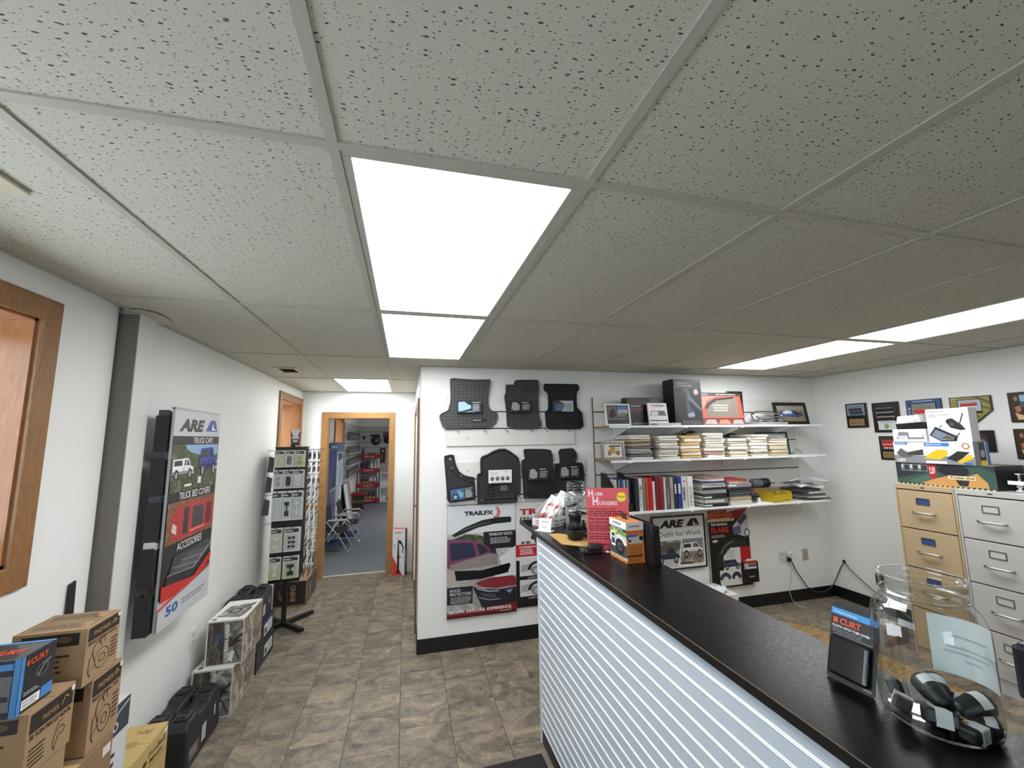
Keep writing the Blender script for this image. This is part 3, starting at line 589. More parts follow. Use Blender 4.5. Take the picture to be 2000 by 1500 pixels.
carton('cardboard_box', 'yellow tan carton with black tri-ball print beside the black case', 'box', (-.972, 1.445, .001), (.152, .285, .42), YB_, {
    'right': [('t', YK, 'Tri-Ball', .45, .86, .05, {'w': .48, 'sh': .2, 'b': .02}), ('t', YK, 'Mount', .5, .79, .045, {'w': .36, 'sh': .2, 'b': .02}), ('l', YK, [(.4, .76), (.95, .76)], .008), ('c', YK, .38, .84, .06, .025), ('r', WH, .88, .93, .97, .97)],
    'top': [('l', YK, [(.1, .1), (.3, .2), (.2, .3), (.4, .34), (.3, .16)], .03), ('t', YK, 'Tri-Ball', .35, .75, .1, {'w': .4, 'sh': .2}), ('c', (160, 136, 86), .5, .5, .2, .08)]})
# ---- black clamshell cases
def case(label, loc, size, rotz=0):
    w, d, h = size; t = thing('tool_case', label, 'case', loc, rotz); CM = M((34, 35, 38), .5, n=.1, s=40, bump=.15)
    for s in (-1, 1):
        x0, x1 = (-w/2, -.003) if s < 0 else (.003, w/2)
        g = G().prism([(-d/2+.01, 0), (d/2-.01, 0), (d/2, .02), (d/2, h-.05), (d/2-.03, h-.012), (d/2-.12, h-.012), (d/2-.14, h-.04), (-d/2+.14, h-.04), (-d/2+.12, h-.012), (-d/2+.03, h-.012), (-d/2, h-.05), (-d/2, .02)], x0, x1, 'x')
        sh = g.build('shell_half', t, CM, .012, 3)
        for e in (-1, 1):
            yc = e*(d/2-.075); G().box(x0+.02, yc-.04, h-.014, x1-.02, yc+.04, h).build('corner_pad', t, CM, .006)
            [G().box(x0+.03, yc+q, h-.001, x1-.03, yc+q+.01, h+.004).build('moulded_rib', t, CM, .002) for q in (-.028, .018)]
    g = G().tube([(0, -.09, h-.045), (0, -.085, h-.015), (0, -.06, h-.004), (0, .06, h-.004), (0, .085, h-.015), (0, .09, h-.045)], .011, 8); g.build('handle', t, BLK2)
    G().box(-.018, -.15, h*.55, .018, -.11, h-.035).box(-.018, .11, h*.55, .018, .15, h-.035).build('latch', t, BLK2, .004)
    art(t, *face('right', w, d, h), [('r', (86, 84, 82), .08, .12, .36, .4), ('tx', (190, 180, 176), .1, .2, .34, .36, 3), ('l', RED, [(.1, .4), (.36, .4)], .012), ('r', (206, 206, 204), .42, .2, .54, .52), ('tx', (90, 90, 90), .43, .24, .53, .5, 4), ('r', (206, 206, 204), .78, .4, .82, .62)], 'sticker', lift=.0015)
    return t
case('black moulded tool case on floor beside the yellow tan carton', (-1.03, 2.06, .001), (.22, .42, .262))
case('black moulded tool case on top of the two black labelled boxes', (-1.015, 2.985, .313), (.225, .40, .235))
for i, lab in enumerate(('upper flat black box with white label under the tool case', 'lower flat black box with white label standing on the floor')):
    carton('flat_box', lab, 'box', (-1.01+.005*i, 3.01+.01*i, .157-.156*i), (.235, .42, .155), M((36, 36, 40), .5, n=.1), {'right': [('r', (212, 212, 214), .42, .25, .9, .8), ('r', (40, 40, 44), .46, .32, .58, .6), ('tx', (110, 110, 114), .62, .3, .88, .74, 5)]+([('r', (50, 54, 110), .05, .84, .9, .97)] if i == 0 else []), 'front': [('r', (200, 200, 196), .3, .5, .8, .62)]}, flap=False)
# ---- white towing boxes
def towing(label, loc, size):
    w, d, h = size; GY = (120, 118, 114)
    sky = [('r', (206, 206, 204), 0, 0, 1, 1), ('r', PH_DARK, .04, .03, .62, .97), ('p', PH_GREY, [(.45, .97), (.98, .97), (.98, .03), (.5, .03)]),
           ('p', (54, 50, 48), [(.62, .5), (.82, .62), (.98, .7), (.98, .64), (.84, .55), (.96, .5), (.8, .46), (.7, .38)]), ('p', (72, 56, 46), [(.58, .62), (.7, .62), (.72, .4), (.6, .38)]), ('p', (120, 116, 112), [(.6, .03), (.98, .03), (.98, .3), (.7, .36)]), ('p', (216, 216, 216), [(.6, .12), (.7, .32), (.78, .3), (.72, .06)]), ('l', (50, 48, 46), [(.78, .34), (.92, .1)], .03),
           ('t', (60, 84, 150), 'B&W', .26, .7, .16, {'w': .22, 'rot': -math.pi/2}), ('t', (228, 228, 226), 'WE KNOW TOWING', .5, .93, .08, {'w': .8, 'rot': -math.pi/2, 'b': .03})]
    side = [('r', (188, 184, 178), 0, 0, 1, 1), ('r', PH_MUD, .02, .03, .98, .97), ('l', (226, 226, 224), [(.3, .9), (.5, .5), (.42, .1)], .03)]
    topa = [('r', (222, 220, 216), 0, 0, 1, 1), ('p', PH_GREY, [(.1, .2), (.8, .1), (.95, .5), (.7, .8), (.2, .7)]), ('c', (70, 68, 66), .5, .45, .18, .14), ('c', (150, 148, 146), .5, .45, .1, .08), ('p', (56, 54, 52), [(.5, .5), (.9, .7), (.92, .85), (.6, .62)]), ('tx', (60, 58, 56), .78, .15, .9, .8, 10), ('r', (90, 88, 86), .08, .05, .2, .12)]
    carton('towing_box', label, 'box', loc, size, M((214, 212, 208), .4), {'front': sky, 'right': side, 'top': topa}, flap=False, bevel=.003)
towing('upper white towing hitch box with greyscale picture, on its twin', (-.953, 2.545, .2925), (.215, .36, .275))
towing('lower white towing hitch box with greyscale picture, on the floor', (-.998, 2.545, .001), (.228, .425, .289))
# ---- carton with animal emblem at the end of the hall
carton('cardboard_box', 'dark brown printed carton standing on floor behind the spinner rack', 'box', (-.99, 4.40, .001), (.325, .50, .25), CARD2, {
    'front': [('r', (40, 33, 30), .03, .05, .97, .97), ('c', (110, 84, 66), .3, .5, .15, .28), ('c', (40, 33, 30), .33, .58, .12, .2), ('p', (110, 84, 66), [(.2, .3), (.4, .3), (.44, .5), (.5, .62), (.36, .5), (.24, .5)]), ('t', (178, 138, 108), 'RHINO', .66, .2, .2, {'w': .5, 'rot': math.pi/2, 'b': .03})],
    'right': [('r', (52, 40, 35), .06, .05, .97, .97), ('t', (178, 138, 108), 'RHINO', .4, .15, .2, {'w': .3, 'rot': math.pi/2, 'b': .03}), ('l', (150, 116, 92), [(.18, .2), (.2, .5), (.28, .8)], .05)]})
# ---- jack carton by the doorway
carton('retail_box', 'tall white and red jack carton leaning by the doorway', 'box', (.118, 4.895, .001), (.165, .085, .575), M((226, 226, 228), .4), {
    'front': [('p', (206, 72, 62), [(0, 0), (.85, 0), (0, .42)]), ('t', (40, 40, 44), 'LIPPERT', .15, .9, .035, {'w': .62, 'b': .02}), ('t', (206, 60, 50), 'JACK', .3, .79, .03, {'w': .3}), ('p', BK, [(.4, .08), (.56, .08), (.56, .4), (.52, .7), (.7, .66), (.88, .56), (.92, .6), (.7, .74), (.46, .77), (.42, .7), (.4, .4)]), ('r', BK, .3, .04, .66, .08), ('r', BK, .34, .38, .7, .4), ('r', BK, .8, .48, .86, .6), ('tx', (150, 150, 152), .1, .55, .3, .68, 3)],
    'right': [('r', (34, 34, 38), 0, 0, 1, 1), ('t', (210, 210, 212), 'POWER STANCE', .6, .2, .18, {'w': 2.2, 'rot': math.pi/2})], 'top': [('r', (206, 60, 52), 0, 0, 1, 1)]}, rotz=-.32, flap=False)
# ---- entrance mat at the bottom of the frame
t = thing('door_mat', 'black ribbed floor mat at the foot of the counter', 'mat', (.60, 1.12, 0), .04)
G().box(-.34, -.37, .0, .34, .37, .006).build('mat_border', t, M((22, 22, 23), .7), .003)
g = G(); rnd = random.Random(3)
for i in range(62):
    for j in range(30):
        x = -.30+i*.0098; y = -.33+j*.022; hh = rnd.uniform(.007, .011); g.hexa([(x, y, .005), (x+.005, y, .005), (x+.005, y+.016, .005), (x, y+.016, .005)], [(x+.001, y+.001, hh), (x+.004, y+.001, hh), (x+.004, y+.015, hh), (x+.001, y+.015, hh)])
o = g.build('rubber_pile', t, M((46, 46, 47), .8, n=.3)); o['kind'] = 'stuff'
# ================================================================== spinner rack
SX, SY = -.92, 3.66
t = thing('spinner_rack', 'black four-sided spinner rack full of hanging trailer parts', 'display rack', (SX, SY, 0), .10)
for a in range(4):
    r = a*math.pi/2+.68; c, s = math.cos(r), math.sin(r)
    G().hexa([(-.018, 0, .012), (.018, 0, .012), (.018, .30, .012), (-.018, .30, .012)], [(-.018, 0, .045), (.018, 0, .045), (.018, .30, .045), (-.018, .30, .045)]).move(Matrix.Rotation(r, 4, 'Z')).build('foot', t, BLACK, .003)
    G().lathe([(.012, 0), (.014, .006), (.010, .013)], 10, (-s*.28, c*.28, 0)).build('levelling_pad', t, M((190, 190, 188), .5))
G().box(-.02, -.02, .012, .02, .02, 1.70).build('post', t, BLACK, .002)
g = G()
for s in (-1, 1):
    g.box(-.13, s*.125-.003, .43, .13, s*.125+.003, 1.665); g.box(s*.125-.003, -.122, .43, s*.125+.003, .122, 1.665)
g.build('pegboard_column', t, BLACK); G().box(-.135, -.135, 1.665, .135, .135, 1.675).build('top_plate', t, BLACK)
sg = G().box(-.045, -.003, 0, .045, .003, .155); sg.v = [(x*(1.0 if z > .07 else .8), y, z) for x, y, z in sg.v]
o = sg.build('topper_card', t, M((60, 58, 60), .5)); o.location = (.02, -.02, 1.69)
art(t, (-.025, -.0235, 1.69), (1, 0, 0), (0, 0, 1), .09, .155, [('p', (228, 228, 230), [(0, 1), (1, 1), (.72, .55), (.28, .55)]), ('t', (40, 40, 42), 'i', .46, .8, .12), ('r', (214, 214, 214), .15, .4, .85, .56), ('r', (214, 214, 214), .25, .2, .75, .34)], 'topper_print')
pegs = G()
def peg(x, y, z, dx, dy, l=.14): pegs.tube([(x, y, z), (x+dx*l, y+dy*l, z), (x+dx*(l+.008), y+dy*(l+.008), z+.012)], .0022, 5)
ROWS = [(1.645, .155), (1.462, .17), (1.268, .27), (.935, .22), (.672, .20)]
for z, _ in ROWS:
    for x in (-.085, 0, .085): peg(x, -.128, z, 0, -1, .10)
for i in range(10):
    for y in (-.07, .07): peg(.128, y, 1.645-i*.122, 1, 0, .15)
for z in (1.64, 1.44, 1.22, .95): peg(-.128, 0, z, -1, 0, .07); peg(-.128, -.08, z, -1, 0, .07)
pegs.build('peg_hooks', t, STEEL)
rz = .10; RM = Matrix.Rotation(rz, 4, 'Z')
def onrack(p): v = RM @ Vector(p); return (v.x+SX, v.y+SY, v.z)
def pack(name, label, w, h, card, blis, item, cat='package', group='packs on the spinner rack', kind=0):
    p = thing(name, label, cat, (0, 0, 0), 0, group)
    g = G().box(-w/2, -.001, -h, w/2, .001, -.0); g.build('backing_card', p, M(card, .45))
    art(p, (-w/2, -.001, -h), (1, 0, 0), (0, 0, 1), w, h, [('r', (44, 46, 50), .06, .78, .94, .93), ('tx', (220, 222, 224), .1, .8, .6, .9, 1), ('c', (20, 20, 22), .5, .965, .12, .016)]+([('r', (194, 195, 146), .05, .06, .95, .35)] if kind == 1 else []), 'printed_header')
    G().hexa([(-w*.42, -.001, -h*.95), (w*.42, -.001, -h*.95), (w*.42, -.001, -h*.26), (-w*.42, -.001, -h*.26)], [(-w*.36, -.016, -h*.9), (w*.36, -.016, -h*.9), (w*.36, -.016, -h*.32), (-w*.36, -.016, -h*.32)]).build('blister', p, CLEAR)
    g = G(); im = M(item, .5)
    if kind in (0, 1): g.box(-w*.2, -.012, -h*.85, w*.2, -.002, -h*.68).box(-w*.05, -.010, -h*.68, w*.05, -.003, -h*.5).box(-w*.24, -.012, -h*.5, w*.22, -.002, -h*.38)
    elif kind == 2: g.prism([(-w*.2, -h*.86), (w*.2, -h*.86), (w*.26, -h*.6), (w*.2, -h*.36), (-w*.2, -h*.36), (-w*.24, -h*.6)], -.013, -.002)
    else:
        for a in (-.22, 0.04): 
            for b in (.42, .6, .78): g.box(w*a, -.011, -h*b-.012, w*(a+.18), -.002, -h*b+.008)
    g.build('hardware', p, im); return p
LTG = (204, 207, 206); GRN = (206, 207, 190)
cols = ['left', 'middle', 'right']; rown = ['top row', 'second row', 'third row', 'fourth row', 'bottom row']
spec = {(0, 0): (GRN, (196, 196, 184), 0), (0, 1): (LTG, (70, 78, 80), 2), (0, 2): (GRN, (170, 176, 110), 1), (1, 0): (LTG, (160, 164, 164), 0), (1, 1): (LTG, (44, 46, 50), 2), (1, 2): (LTG, (220, 222, 222), 3),
        (2, 0): (LTG, (206, 208, 206), 0), (2, 1): (LTG, (48, 50, 54), 0), (2, 2): (LTG, (212, 214, 212), 0), (3, 0): (GRN, (214, 216, 206), 0), (3, 1): (LTG, (40, 42, 46), 3), (4, 0): (GRN, (222, 222, 218), 1), (4, 1): (GRN, (36, 38, 40), 1)}
rk_ = random.Random(31)
for (r, c), (cc, ic, kd) in spec.items():
    z, hh = ROWS[r]; w = .082 if not (r >= 3) else (.095 if c == 0 else .13); x = (-.086, 0, .086)[c] if r < 3 else (-.075, .055)[c]
    p = None; nd = 3 if r < 4 else 2
    for d in range(nd):
        y = -.135-.02*(nd-1-d)-.012; lab = '%s pack, %s, %s, %s column of spinner rack' % ({0: 'clear blister', 1: 'yellow-green printed', 2: 'dark item', 3: 'small hardware'}[kd], ['frontmost', 'second from front', 'rearmost'][nd-1-d], rown[r], cols[c])
        loc = onrack((x+.004*d, y, z-.004*d)); 
        if p is None: p = pack('blister_pack', lab, w, hh, cc, None, ic, kind=kd); p.location = loc; p.rotation_euler = (0, 0, rz+rk_.uniform(-.12, .12)); p0 = p
        else: dup(p0, loc, rz+rk_.uniform(-.14, .14), lab)
# bags on the aisle side of the rack, seen edge-on
rnd = random.Random(11); bagc = [(70, 74, 90), (120, 112, 90), (90, 92, 104), (186, 192, 198), (196, 158, 112), (150, 146, 152), (196, 196, 190), (150, 154, 120)]
sp_ = None
for i in range(10):
    z = 1.642-i*.122; cc = bagc[i % 8]
    bp = None
    for y0 in (-.07, .07):
        for d in range(3):
            lab = '%s parts bag, %s on the %s peg, %s row, aisle side of spinner rack' % (('dark' if sum(cc) < 330 else 'pale'), ['inner', 'middle', 'outer'][d], 'near' if y0 < 0 else 'far', ['first', 'second', 'third', 'fourth', 'fifth', 'sixth', 'seventh', 'eighth', 'ninth', 'tenth'][i])
            loc = onrack((.150+.042*d, y0+.006*(d-1), z-.004)); rr = rz+math.pi/2+rnd.uniform(-.2, .2)
            if bp is None:
                bp = thing('parts_bag', lab, 'package', loc, rr, 'bags on the spinner rack')
                G().box(-.038, -.0008, -.028, .038, .0008, 0).build('header_card', bp, M([(118, 120, 126), (70, 72, 78), (156, 158, 156), (92, 94, 100)][i % 4], .5))
                g = G(); r2 = random.Random(i)
                g.sheet(lambda u, v: (-.036+.072*u+.003*math.sin(7*v+i), -.004-.010*math.sin(math.pi*u)*math.sin(math.pi*v)+.003*math.sin(9*u+5*v), -.028-.07*v), 6, 6); g.build('bag_film', bp, CLEAR)
                g = G()
                for q in range(7): a, b = r2.uniform(-.032, .010), r2.uniform(-.094, -.05); g.box(a, -.010, b, a+r2.uniform(.012, .026), -.001, b+r2.uniform(.012, .03))
                g.build('hardware', bp, M(cc, .4))
            else: dup(bp, loc, rr, lab)
for i, z in enumerate((1.60, 1.41, 1.20)):
    p = thing('parts_bag', 'dark bagged part hanging at wall side of the spinner, %s from the top' % ['first', 'second', 'third'][i], 'package', onrack((-.17-.01*i, -.07, z)), rz, 'bags on the spinner rack')
    G().box(-.035, -.006, -.17, .03, .006, 0).build('bag_film', p, CLEAR, .003); G().prism([(-.03, -.16), (.02, -.165), (.026, -.03), (-.02, -.01)], -.005, .005).build('hardware', p, M((72, 74, 76), .5), .003)
# ================================================================== back wall
def slatwall(label, x0, x1, z0, z1, slots, edge=None):
    t = thing('slatwall_panel', label, 'wall panel', (0, 0, 0)); y = YB
    G().box(x0, y-.006, z0, x1, y-.0012, z1).build('backing', t, M((58, 56, 54), .8))
    zs = [z0]+sorted(slots)+[z1]; 
    for i, (a, b) in enumerate(zip(zs, zs[1:])):
        G().box(x0, y-.018, a+(.005 if i else 0), x1, y-.006, b-(.005 if b != z1 else 0)).build('slat', t, SLATW, .0015)
    if edge: G().box(x0-.004, y-.019, z0, x0, y-.0012, z1).build('edge_strip', t, edge)
    return t
sw1 = slatwall('small slatwall board holding the three upper floor mats', .512, 1.72, 1.667, 2.112, (1.818, 1.97))
sw2 = slatwall('small slatwall board holding the four lower floor mats', .515, 1.82, 1.165, 1.522, (1.228, 1.378))
sw3 = slatwall('wide slatwall board carrying three white shelves', 1.92, 4.35, .90, 2.112, (1.06, 1.215, 1.37, 1.52, 1.672, 1.82, 1.97), M((110, 78, 52), .6))
def hooks(par, xs, z):
    for x in xs:
        g = G().tube([(x, YB-.012, z+.006), (x, YB-.03, z), (x+.015, YB-.09, z-.03), (x+.016, YB-.092, z-.012)], .0028, 6); g.build('wire_hook', par, M((150, 150, 150), .4, .6))
hooks(sw1, (.60, .84, 1.035, 1.27, 1.41, 1.63), 1.812); hooks(sw2, (.75, .80, 1.15, 1.20, 1.45), 1.222)
for par, pts in ((sw1, ((.70, 1.735), (1.47, 1.742))), (sw2, ((.70, 1.45),))):
    g = G()
    for x, z in pts: g.lathe([(.005, 0), (.004, -.002)], 10, (x, YB-.018, z), axis='y')
    g.build('screw', par, BLACK)
MATS = {
'trunk':([(0.543,2.256),(0.571,2.263),(0.635,2.258),(0.745,2.253),(0.858,2.256),(0.896,2.260),(0.900,2.245),(0.886,2.174),(0.876,2.080),(0.880,2.016),(0.903,1.979),(0.960,1.956),(0.964,1.928),(0.950,1.877),(0.912,1.836),(0.874,1.830),(0.519,1.821),(0.483,1.843),(0.456,1.906),(0.454,1.933),(0.469,1.950),(0.527,1.978),(0.545,2.041),(0.549,2.095),(0.544,2.233)],(0.596,2.060,0.814,1.959)),
'floorL':([(1.051,2.213),(1.125,2.214),(1.135,2.249),(1.152,2.257),(1.346,2.264),(1.358,2.257),(1.362,2.182),(1.352,2.066),(1.358,1.932),(1.381,1.852),(1.376,1.838),(1.326,1.814),(1.111,1.819),(1.106,1.835),(1.059,1.838),(1.051,1.988),(1.038,2.096),(1.040,2.124),(1.051,2.139)],(1.072,2.065,1.280,1.963)),
'bed':([(1.419,2.219),(1.428,2.228),(1.759,2.230),(1.768,2.188),(1.751,2.168),(1.739,2.138),(1.737,2.069),(1.740,2.010),(1.770,1.976),(1.790,1.957),(1.799,1.854),(1.796,1.835),(1.764,1.811),(1.456,1.812),(1.431,1.837),(1.424,1.961),(1.455,1.990),(1.460,2.048),(1.459,2.125),(1.450,2.149),(1.425,2.168),(1.417,2.182)],(1.486,2.072,1.692,1.970)),
'flap':([(0.496,1.580),(0.547,1.591),(0.572,1.587),(0.578,1.550),(0.592,1.497),(0.619,1.444),(0.663,1.412),(0.708,1.397),(0.751,1.391),(0.762,1.221),(0.760,1.211),(0.549,1.195),(0.527,1.211),(0.515,1.370),(0.499,1.544)],(0.542,1.315,0.748,1.214)),
'liner':([(0.822,1.566),(0.873,1.583),(0.929,1.613),(0.976,1.628),(1.032,1.629),(1.070,1.610),(1.117,1.577),(1.150,1.549),(1.163,1.480),(1.161,1.246),(1.135,1.221),(1.134,1.172),(0.788,1.172),(0.785,1.412),(0.798,1.420),(0.817,1.424),(0.814,1.535)],(0.873,1.454,1.083,1.341)),
'rubber':([(1.212,1.621),(1.224,1.625),(1.410,1.621),(1.465,1.611),(1.479,1.564),(1.484,1.471),(1.492,1.332),(1.489,1.213),(1.478,1.186),(1.201,1.198),(1.199,1.343),(1.189,1.434),(1.191,1.525),(1.208,1.534),(1.222,1.538),(1.212,1.598)],(1.229,1.464,1.431,1.350)),
'small':([(1.547,1.600),(1.566,1.618),(1.674,1.623),(1.694,1.616),(1.721,1.577),(1.722,1.530),(1.703,1.511),(1.705,1.492),(1.772,1.486),(1.783,1.452),(1.791,1.320),(1.787,1.227),(1.504,1.240),(1.504,1.479),(1.512,1.488),(1.552,1.487),(1.558,1.515)],(1.529,1.473,1.737,1.358))}
def scan(poly, t, axis):   # spans of a polygon on the line coord[axis]=t
    o = 1-axis; hits = []
    for a, b in zip(poly, poly[1:]+poly[:1]):
        if (a[axis]-t)*(b[axis]-t) < 0: hits.append(a[o]+(b[o]-a[o])*(t-a[axis])/(b[axis]-a[axis]))
    hits.sort(); return list(zip(hits[::2], hits[1::2]))
def lines(g, poly, axis, step, y, wd=.0022, proud=.003, margin=.018, lo=None, hi=None):
    a0 = min(p[axis] for p in poly); a1 = max(p[axis] for p in poly); t = a0+margin
    while t < a1-margin:
        if (lo is None or t >= lo) and (hi is None or t <= hi):
            for s, e in scan(poly, t, axis):
                s += margin; e -= margin
                if e-s > .02:
                    if axis == 0: g.box(t-wd/2, y-proud, s, t+wd/2, y, e)
                    else: g.box(s, y-proud, t-wd/2, e, y, t+wd/2)
        t += step
DK = (38, 40, 46)
cardart = {'trunk': [('r', (36, 52, 66), 0, 0, 1, 1), ('p', (170, 204, 226), [(.06, .1), (.06, .9), (.3, .95), (.42, .75), (.58, .6), (.56, .35), (.2, .12)]), ('t', WH, 'WeatherTech', .62, .84, .1, {'w': .34, 'b': .02}), ('tx', WH, .64, .15, .96, .75, 5), ('p', (120, 150, 176), [(.3, .02), (.6, .02), (.9, .12), (.5, .14)])],
 'std': [('r', (30, 32, 38), 0, 0, 1, 1), ('p', (150, 152, 150), [(.08, .3), (.12, .85), (.32, .9), (.46, .6), (.44, .2), (.2, .12)]), ('t', WH, 'WeatherTech', .56, .82, .1, {'w': .3, 'b': .02}), ('tx', (200, 202, 204), .58, .2, .95, .72, 4), ('c', (90, 150, 130), .08, .14, .02, .05)],
 'bed': [('r', (170, 172, 172), 0, 0, 1, 1), ('p', (50, 54, 62), [(0, 0), (0, 1), (.3, 1), (.6, .6), (.42, 0)]), ('p', (84, 104, 134), [(.1, .2), (.16, .75), (.42, .7), (.6, .62), (.5, .2), (.3, .05)]), ('t', (240, 240, 240), 'WeatherTech', .5, .84, .09, {'w': .4, 'b': .02}), ('tx', (110, 112, 114), .66, .1, .95, .7, 4)],
 'flap': [('r', (34, 40, 46), 0, 0, 1, 1), ('r', (66, 104, 134), .02, .06, .58, .94), ('c', (26, 32, 40), .2, .3, .14, .28), ('c', (130, 176, 206), .2, .3, .08, .16), ('p', (120, 164, 190), [(.3, .9), (.56, .5), (.5, .2), (.36, .3)]), ('t', WH, 'WeatherTech', .62, .84, .09, {'w': .32}), ('tx', WH, .62, .12, .94, .78, 6)],
 'liner': [('r', (226, 226, 224), 0, 0, 1, 1), ('t', (40, 40, 42), 'FloorLiner HP', .06, .76, .09, {'w': .36}), ('tx', (130, 130, 132), .06, .6, .4, .7, 1), ('t', (60, 60, 62), 'WeatherTech', .62, .84, .06, {'w': .28})]+[('c', (64, 66, 72), .16+.22*i, .34, .08, .16) for i in range(4)]+[('c', (150, 156, 170), .15+.22*i, .37, .035, .07) for i in range(4)]+[('tx', (150, 150, 150), .1, .02, .95, .1, 1)]}
info = [('trunk', (74, 74, 74), 'grey grid-pattern cargo mat, upper left on the back wall', 'trunk'), ('floorL', (56, 57, 58), 'dark grey moulded floor liner hanging beside the grey cargo mat', 'std'), ('bed', (20, 21, 28), 'black wide-shouldered rubber mat, upper right of the mats', 'bed'),
        ('flap', (36, 37, 40), 'black curved mud flap hanging at lower left of the mats', 'flap'), ('liner', (40, 38, 38), 'black deep-dish floor liner with white info card', 'liner'), ('rubber', (34, 35, 38), 'black diamond-pattern rubber mat beside the deep floor liner', 'std'), ('small', (36, 37, 40), 'narrow-topped black mat above the counter jar', 'std')]
for key, c, lab, ck in info:
    poly, (cx0, cz1, cx1, cz0) = MATS[key]; t = thing('mud_flap' if key == 'flap' else 'floor_mat', lab, 'mud flap' if key == 'flap' else 'floor mat', (0, 0, 0))
    m = M(c, .6, n=.08, s=30, bump=.1); y0 = YB-.036
    G().prism(poly, y0, YB-.020, 'y').build('mat_body', t, m)
    dens = []
    for a, b in zip(poly, poly[1:]+poly[:1]): dens += [(a[0], y0-.002, a[1]), ((a[0]+b[0])/2, y0-.002, (a[1]+b[1])/2)]
    G().tube(dens, .0065 if key != 'liner' else .010, 6, closed=True).build('rim', t, m)
    g = G(); zl = [p[1] for p in poly]; zm = (min(zl)+max(zl))/2
    if key == 'trunk': lines(g, poly, 1, .0285, y0); lines(g, poly, 0, .036, y0); wv = M((52, 52, 52), .7)
    elif key == 'floorL': lines(g, poly, 0, .017, y0, hi=1.27, margin=.03); wv = m
    elif key == 'bed': lines(g, poly, 0, .02, y0, margin=.02); wv = m
    elif key == 'rubber':
        lines(g, poly, 1, .016, y0, lo=1.46); wv = m
        for i in range(14):
            a = 1.215+i*.019; g.hexa([(a, y0, 1.225), (a+.003, y0, 1.225), (a+.003, y0-.003, 1.225), (a, y0-.003, 1.225)], [(a+.05, y0, 1.335), (a+.053, y0, 1.335), (a+.053, y0-.003, 1.335), (a+.05, y0-.003, 1.335)])
            g.hexa([(a+.05-.05*(i > 11), y0, 1.225), (a+.053-.05*(i > 11), y0, 1.225), (a+.053-.05*(i > 11), y0-.003, 1.225), (a+.05-.05*(i > 11), y0-.003, 1.225)], [(a, y0, 1.335), (a+.003, y0, 1.335), (a+.003, y0-.003, 1.335), (a, y0-.003, 1.335)])
        for i in range(6): g.box(1.22, y0-.003, 1.198+i*.005, 1.47, y0, 1.1995+i*.005)
    elif key == 'small': lines(g, poly, 1, .0145, y0); wv = m
    elif key == 'liner':
        wv = m
        for i in range(4): g.tube([(.87, y0-.004, 1.30-i*.03), (.90, y0-.007, 1.32-i*.03), (.93, y0-.004, 1.325-i*.03)], .007, 6)
        g.tube([(.85, y0-.004, 1.21), (1.10, y0-.006, 1.21), (1.115, y0-.006, 1.24), (1.14, y0-.004, 1.25)], .008, 6); g.box(.93, y0-.010, 1.27, .985, y0, 1.32)
        G().box(.985, y0-.011, 1.268, 1.05, y0, 1.318).build('heel_pad', t, M((98, 96, 94), .5), .003)
    else:
        wv = m; g.tube([(.53, y0-.002, 1.52), (.56, y0-.004, 1.46), (.62, y0-.004, 1.40), (.70, y0-.003, 1.36), (.75, y0-.002, 1.34)], .004, 6)
    if g.v: g.build('ribbing', t, wv)
    tilt = .10 if key == 'flap' else 0
    cw, chh = cx1-cx0, cz1-cz0; cd_ = G().box(-cw/2, -.010, -chh/2, cw/2, .010, chh/2).build('info_card', t, M((30, 32, 36), .35)); cd_.location = ((cx0+cx1)/2, y0-.028, (cz0+cz1)/2); cd_.rotation_euler = (0, -tilt, 0)
    art(cd_, (-cw/2, -.010, -chh/2), (1, 0, 0), (0, 0, 1), cw, chh, cardart[ck], 'printed_card')
    if key == 'trunk': b_ = G().box(.735, y0-.006, 1.878, .86, y0, 1.905).build('brand_plate', t, M((34, 30, 30), .4)); art(b_, (.735, y0-.006, 1.878), (1, 0, 0), (0, 0, 1), .125, .027, [('t', (210, 190, 180), 'WeatherTech', .05, .35, .4, {'w': .6, 'b': .03})])
    if key == 'flap':
        G().lathe([(.014, 0), (.012, -.005), (.006, -.006)], 12, (.545, y0, 1.552), axis='y').build('badge', t, STEEL)
        for x, z in ((.548, 1.47), (.635, 1.405)): G().box(x, y0-.004, z, x+.012, y0, z+.02).build('bolt_slot', t, CHROME)
# ---- posters
def poster(label, x0, z0, x1, z1, items, name='poster', base=(220, 220, 220), thick=.006, y=YB, frame=None, cat='poster', group=None):
    t = thing(name, label, cat, ((x0+x1)/2, y, z0)); w, h = x1-x0, z1-z0
    G().box(-w/2, -thick, 0, w/2, 0, h).build('panel', t, M(base, .35)); art(t, (-w/2, -thick, 0), (1, 0, 0), (0, 0, 1), w, h, items, 'printed_picture', r=.3)
    if frame:
        f, c, dp = frame; g = G().box(-w/2-f, -dp, -f, -w/2, 0, h+f).box(w/2, -dp, -f, w/2+f, 0, h+f).box(-w/2, -dp, -f, w/2, 0, 0).box(-w/2, -dp, h, w/2, 0, h+f); g.build('frame', t, c, .003)
    return t
arc = lambda cx, cy, rx, ry, a0, a1, n=16: [(cx+rx*math.cos(a0+(a1-a0)*i/n), cy+ry*math.sin(a0+(a1-a0)*i/n)) for i in range(n+1)]
MAR = (110, 38, 52)
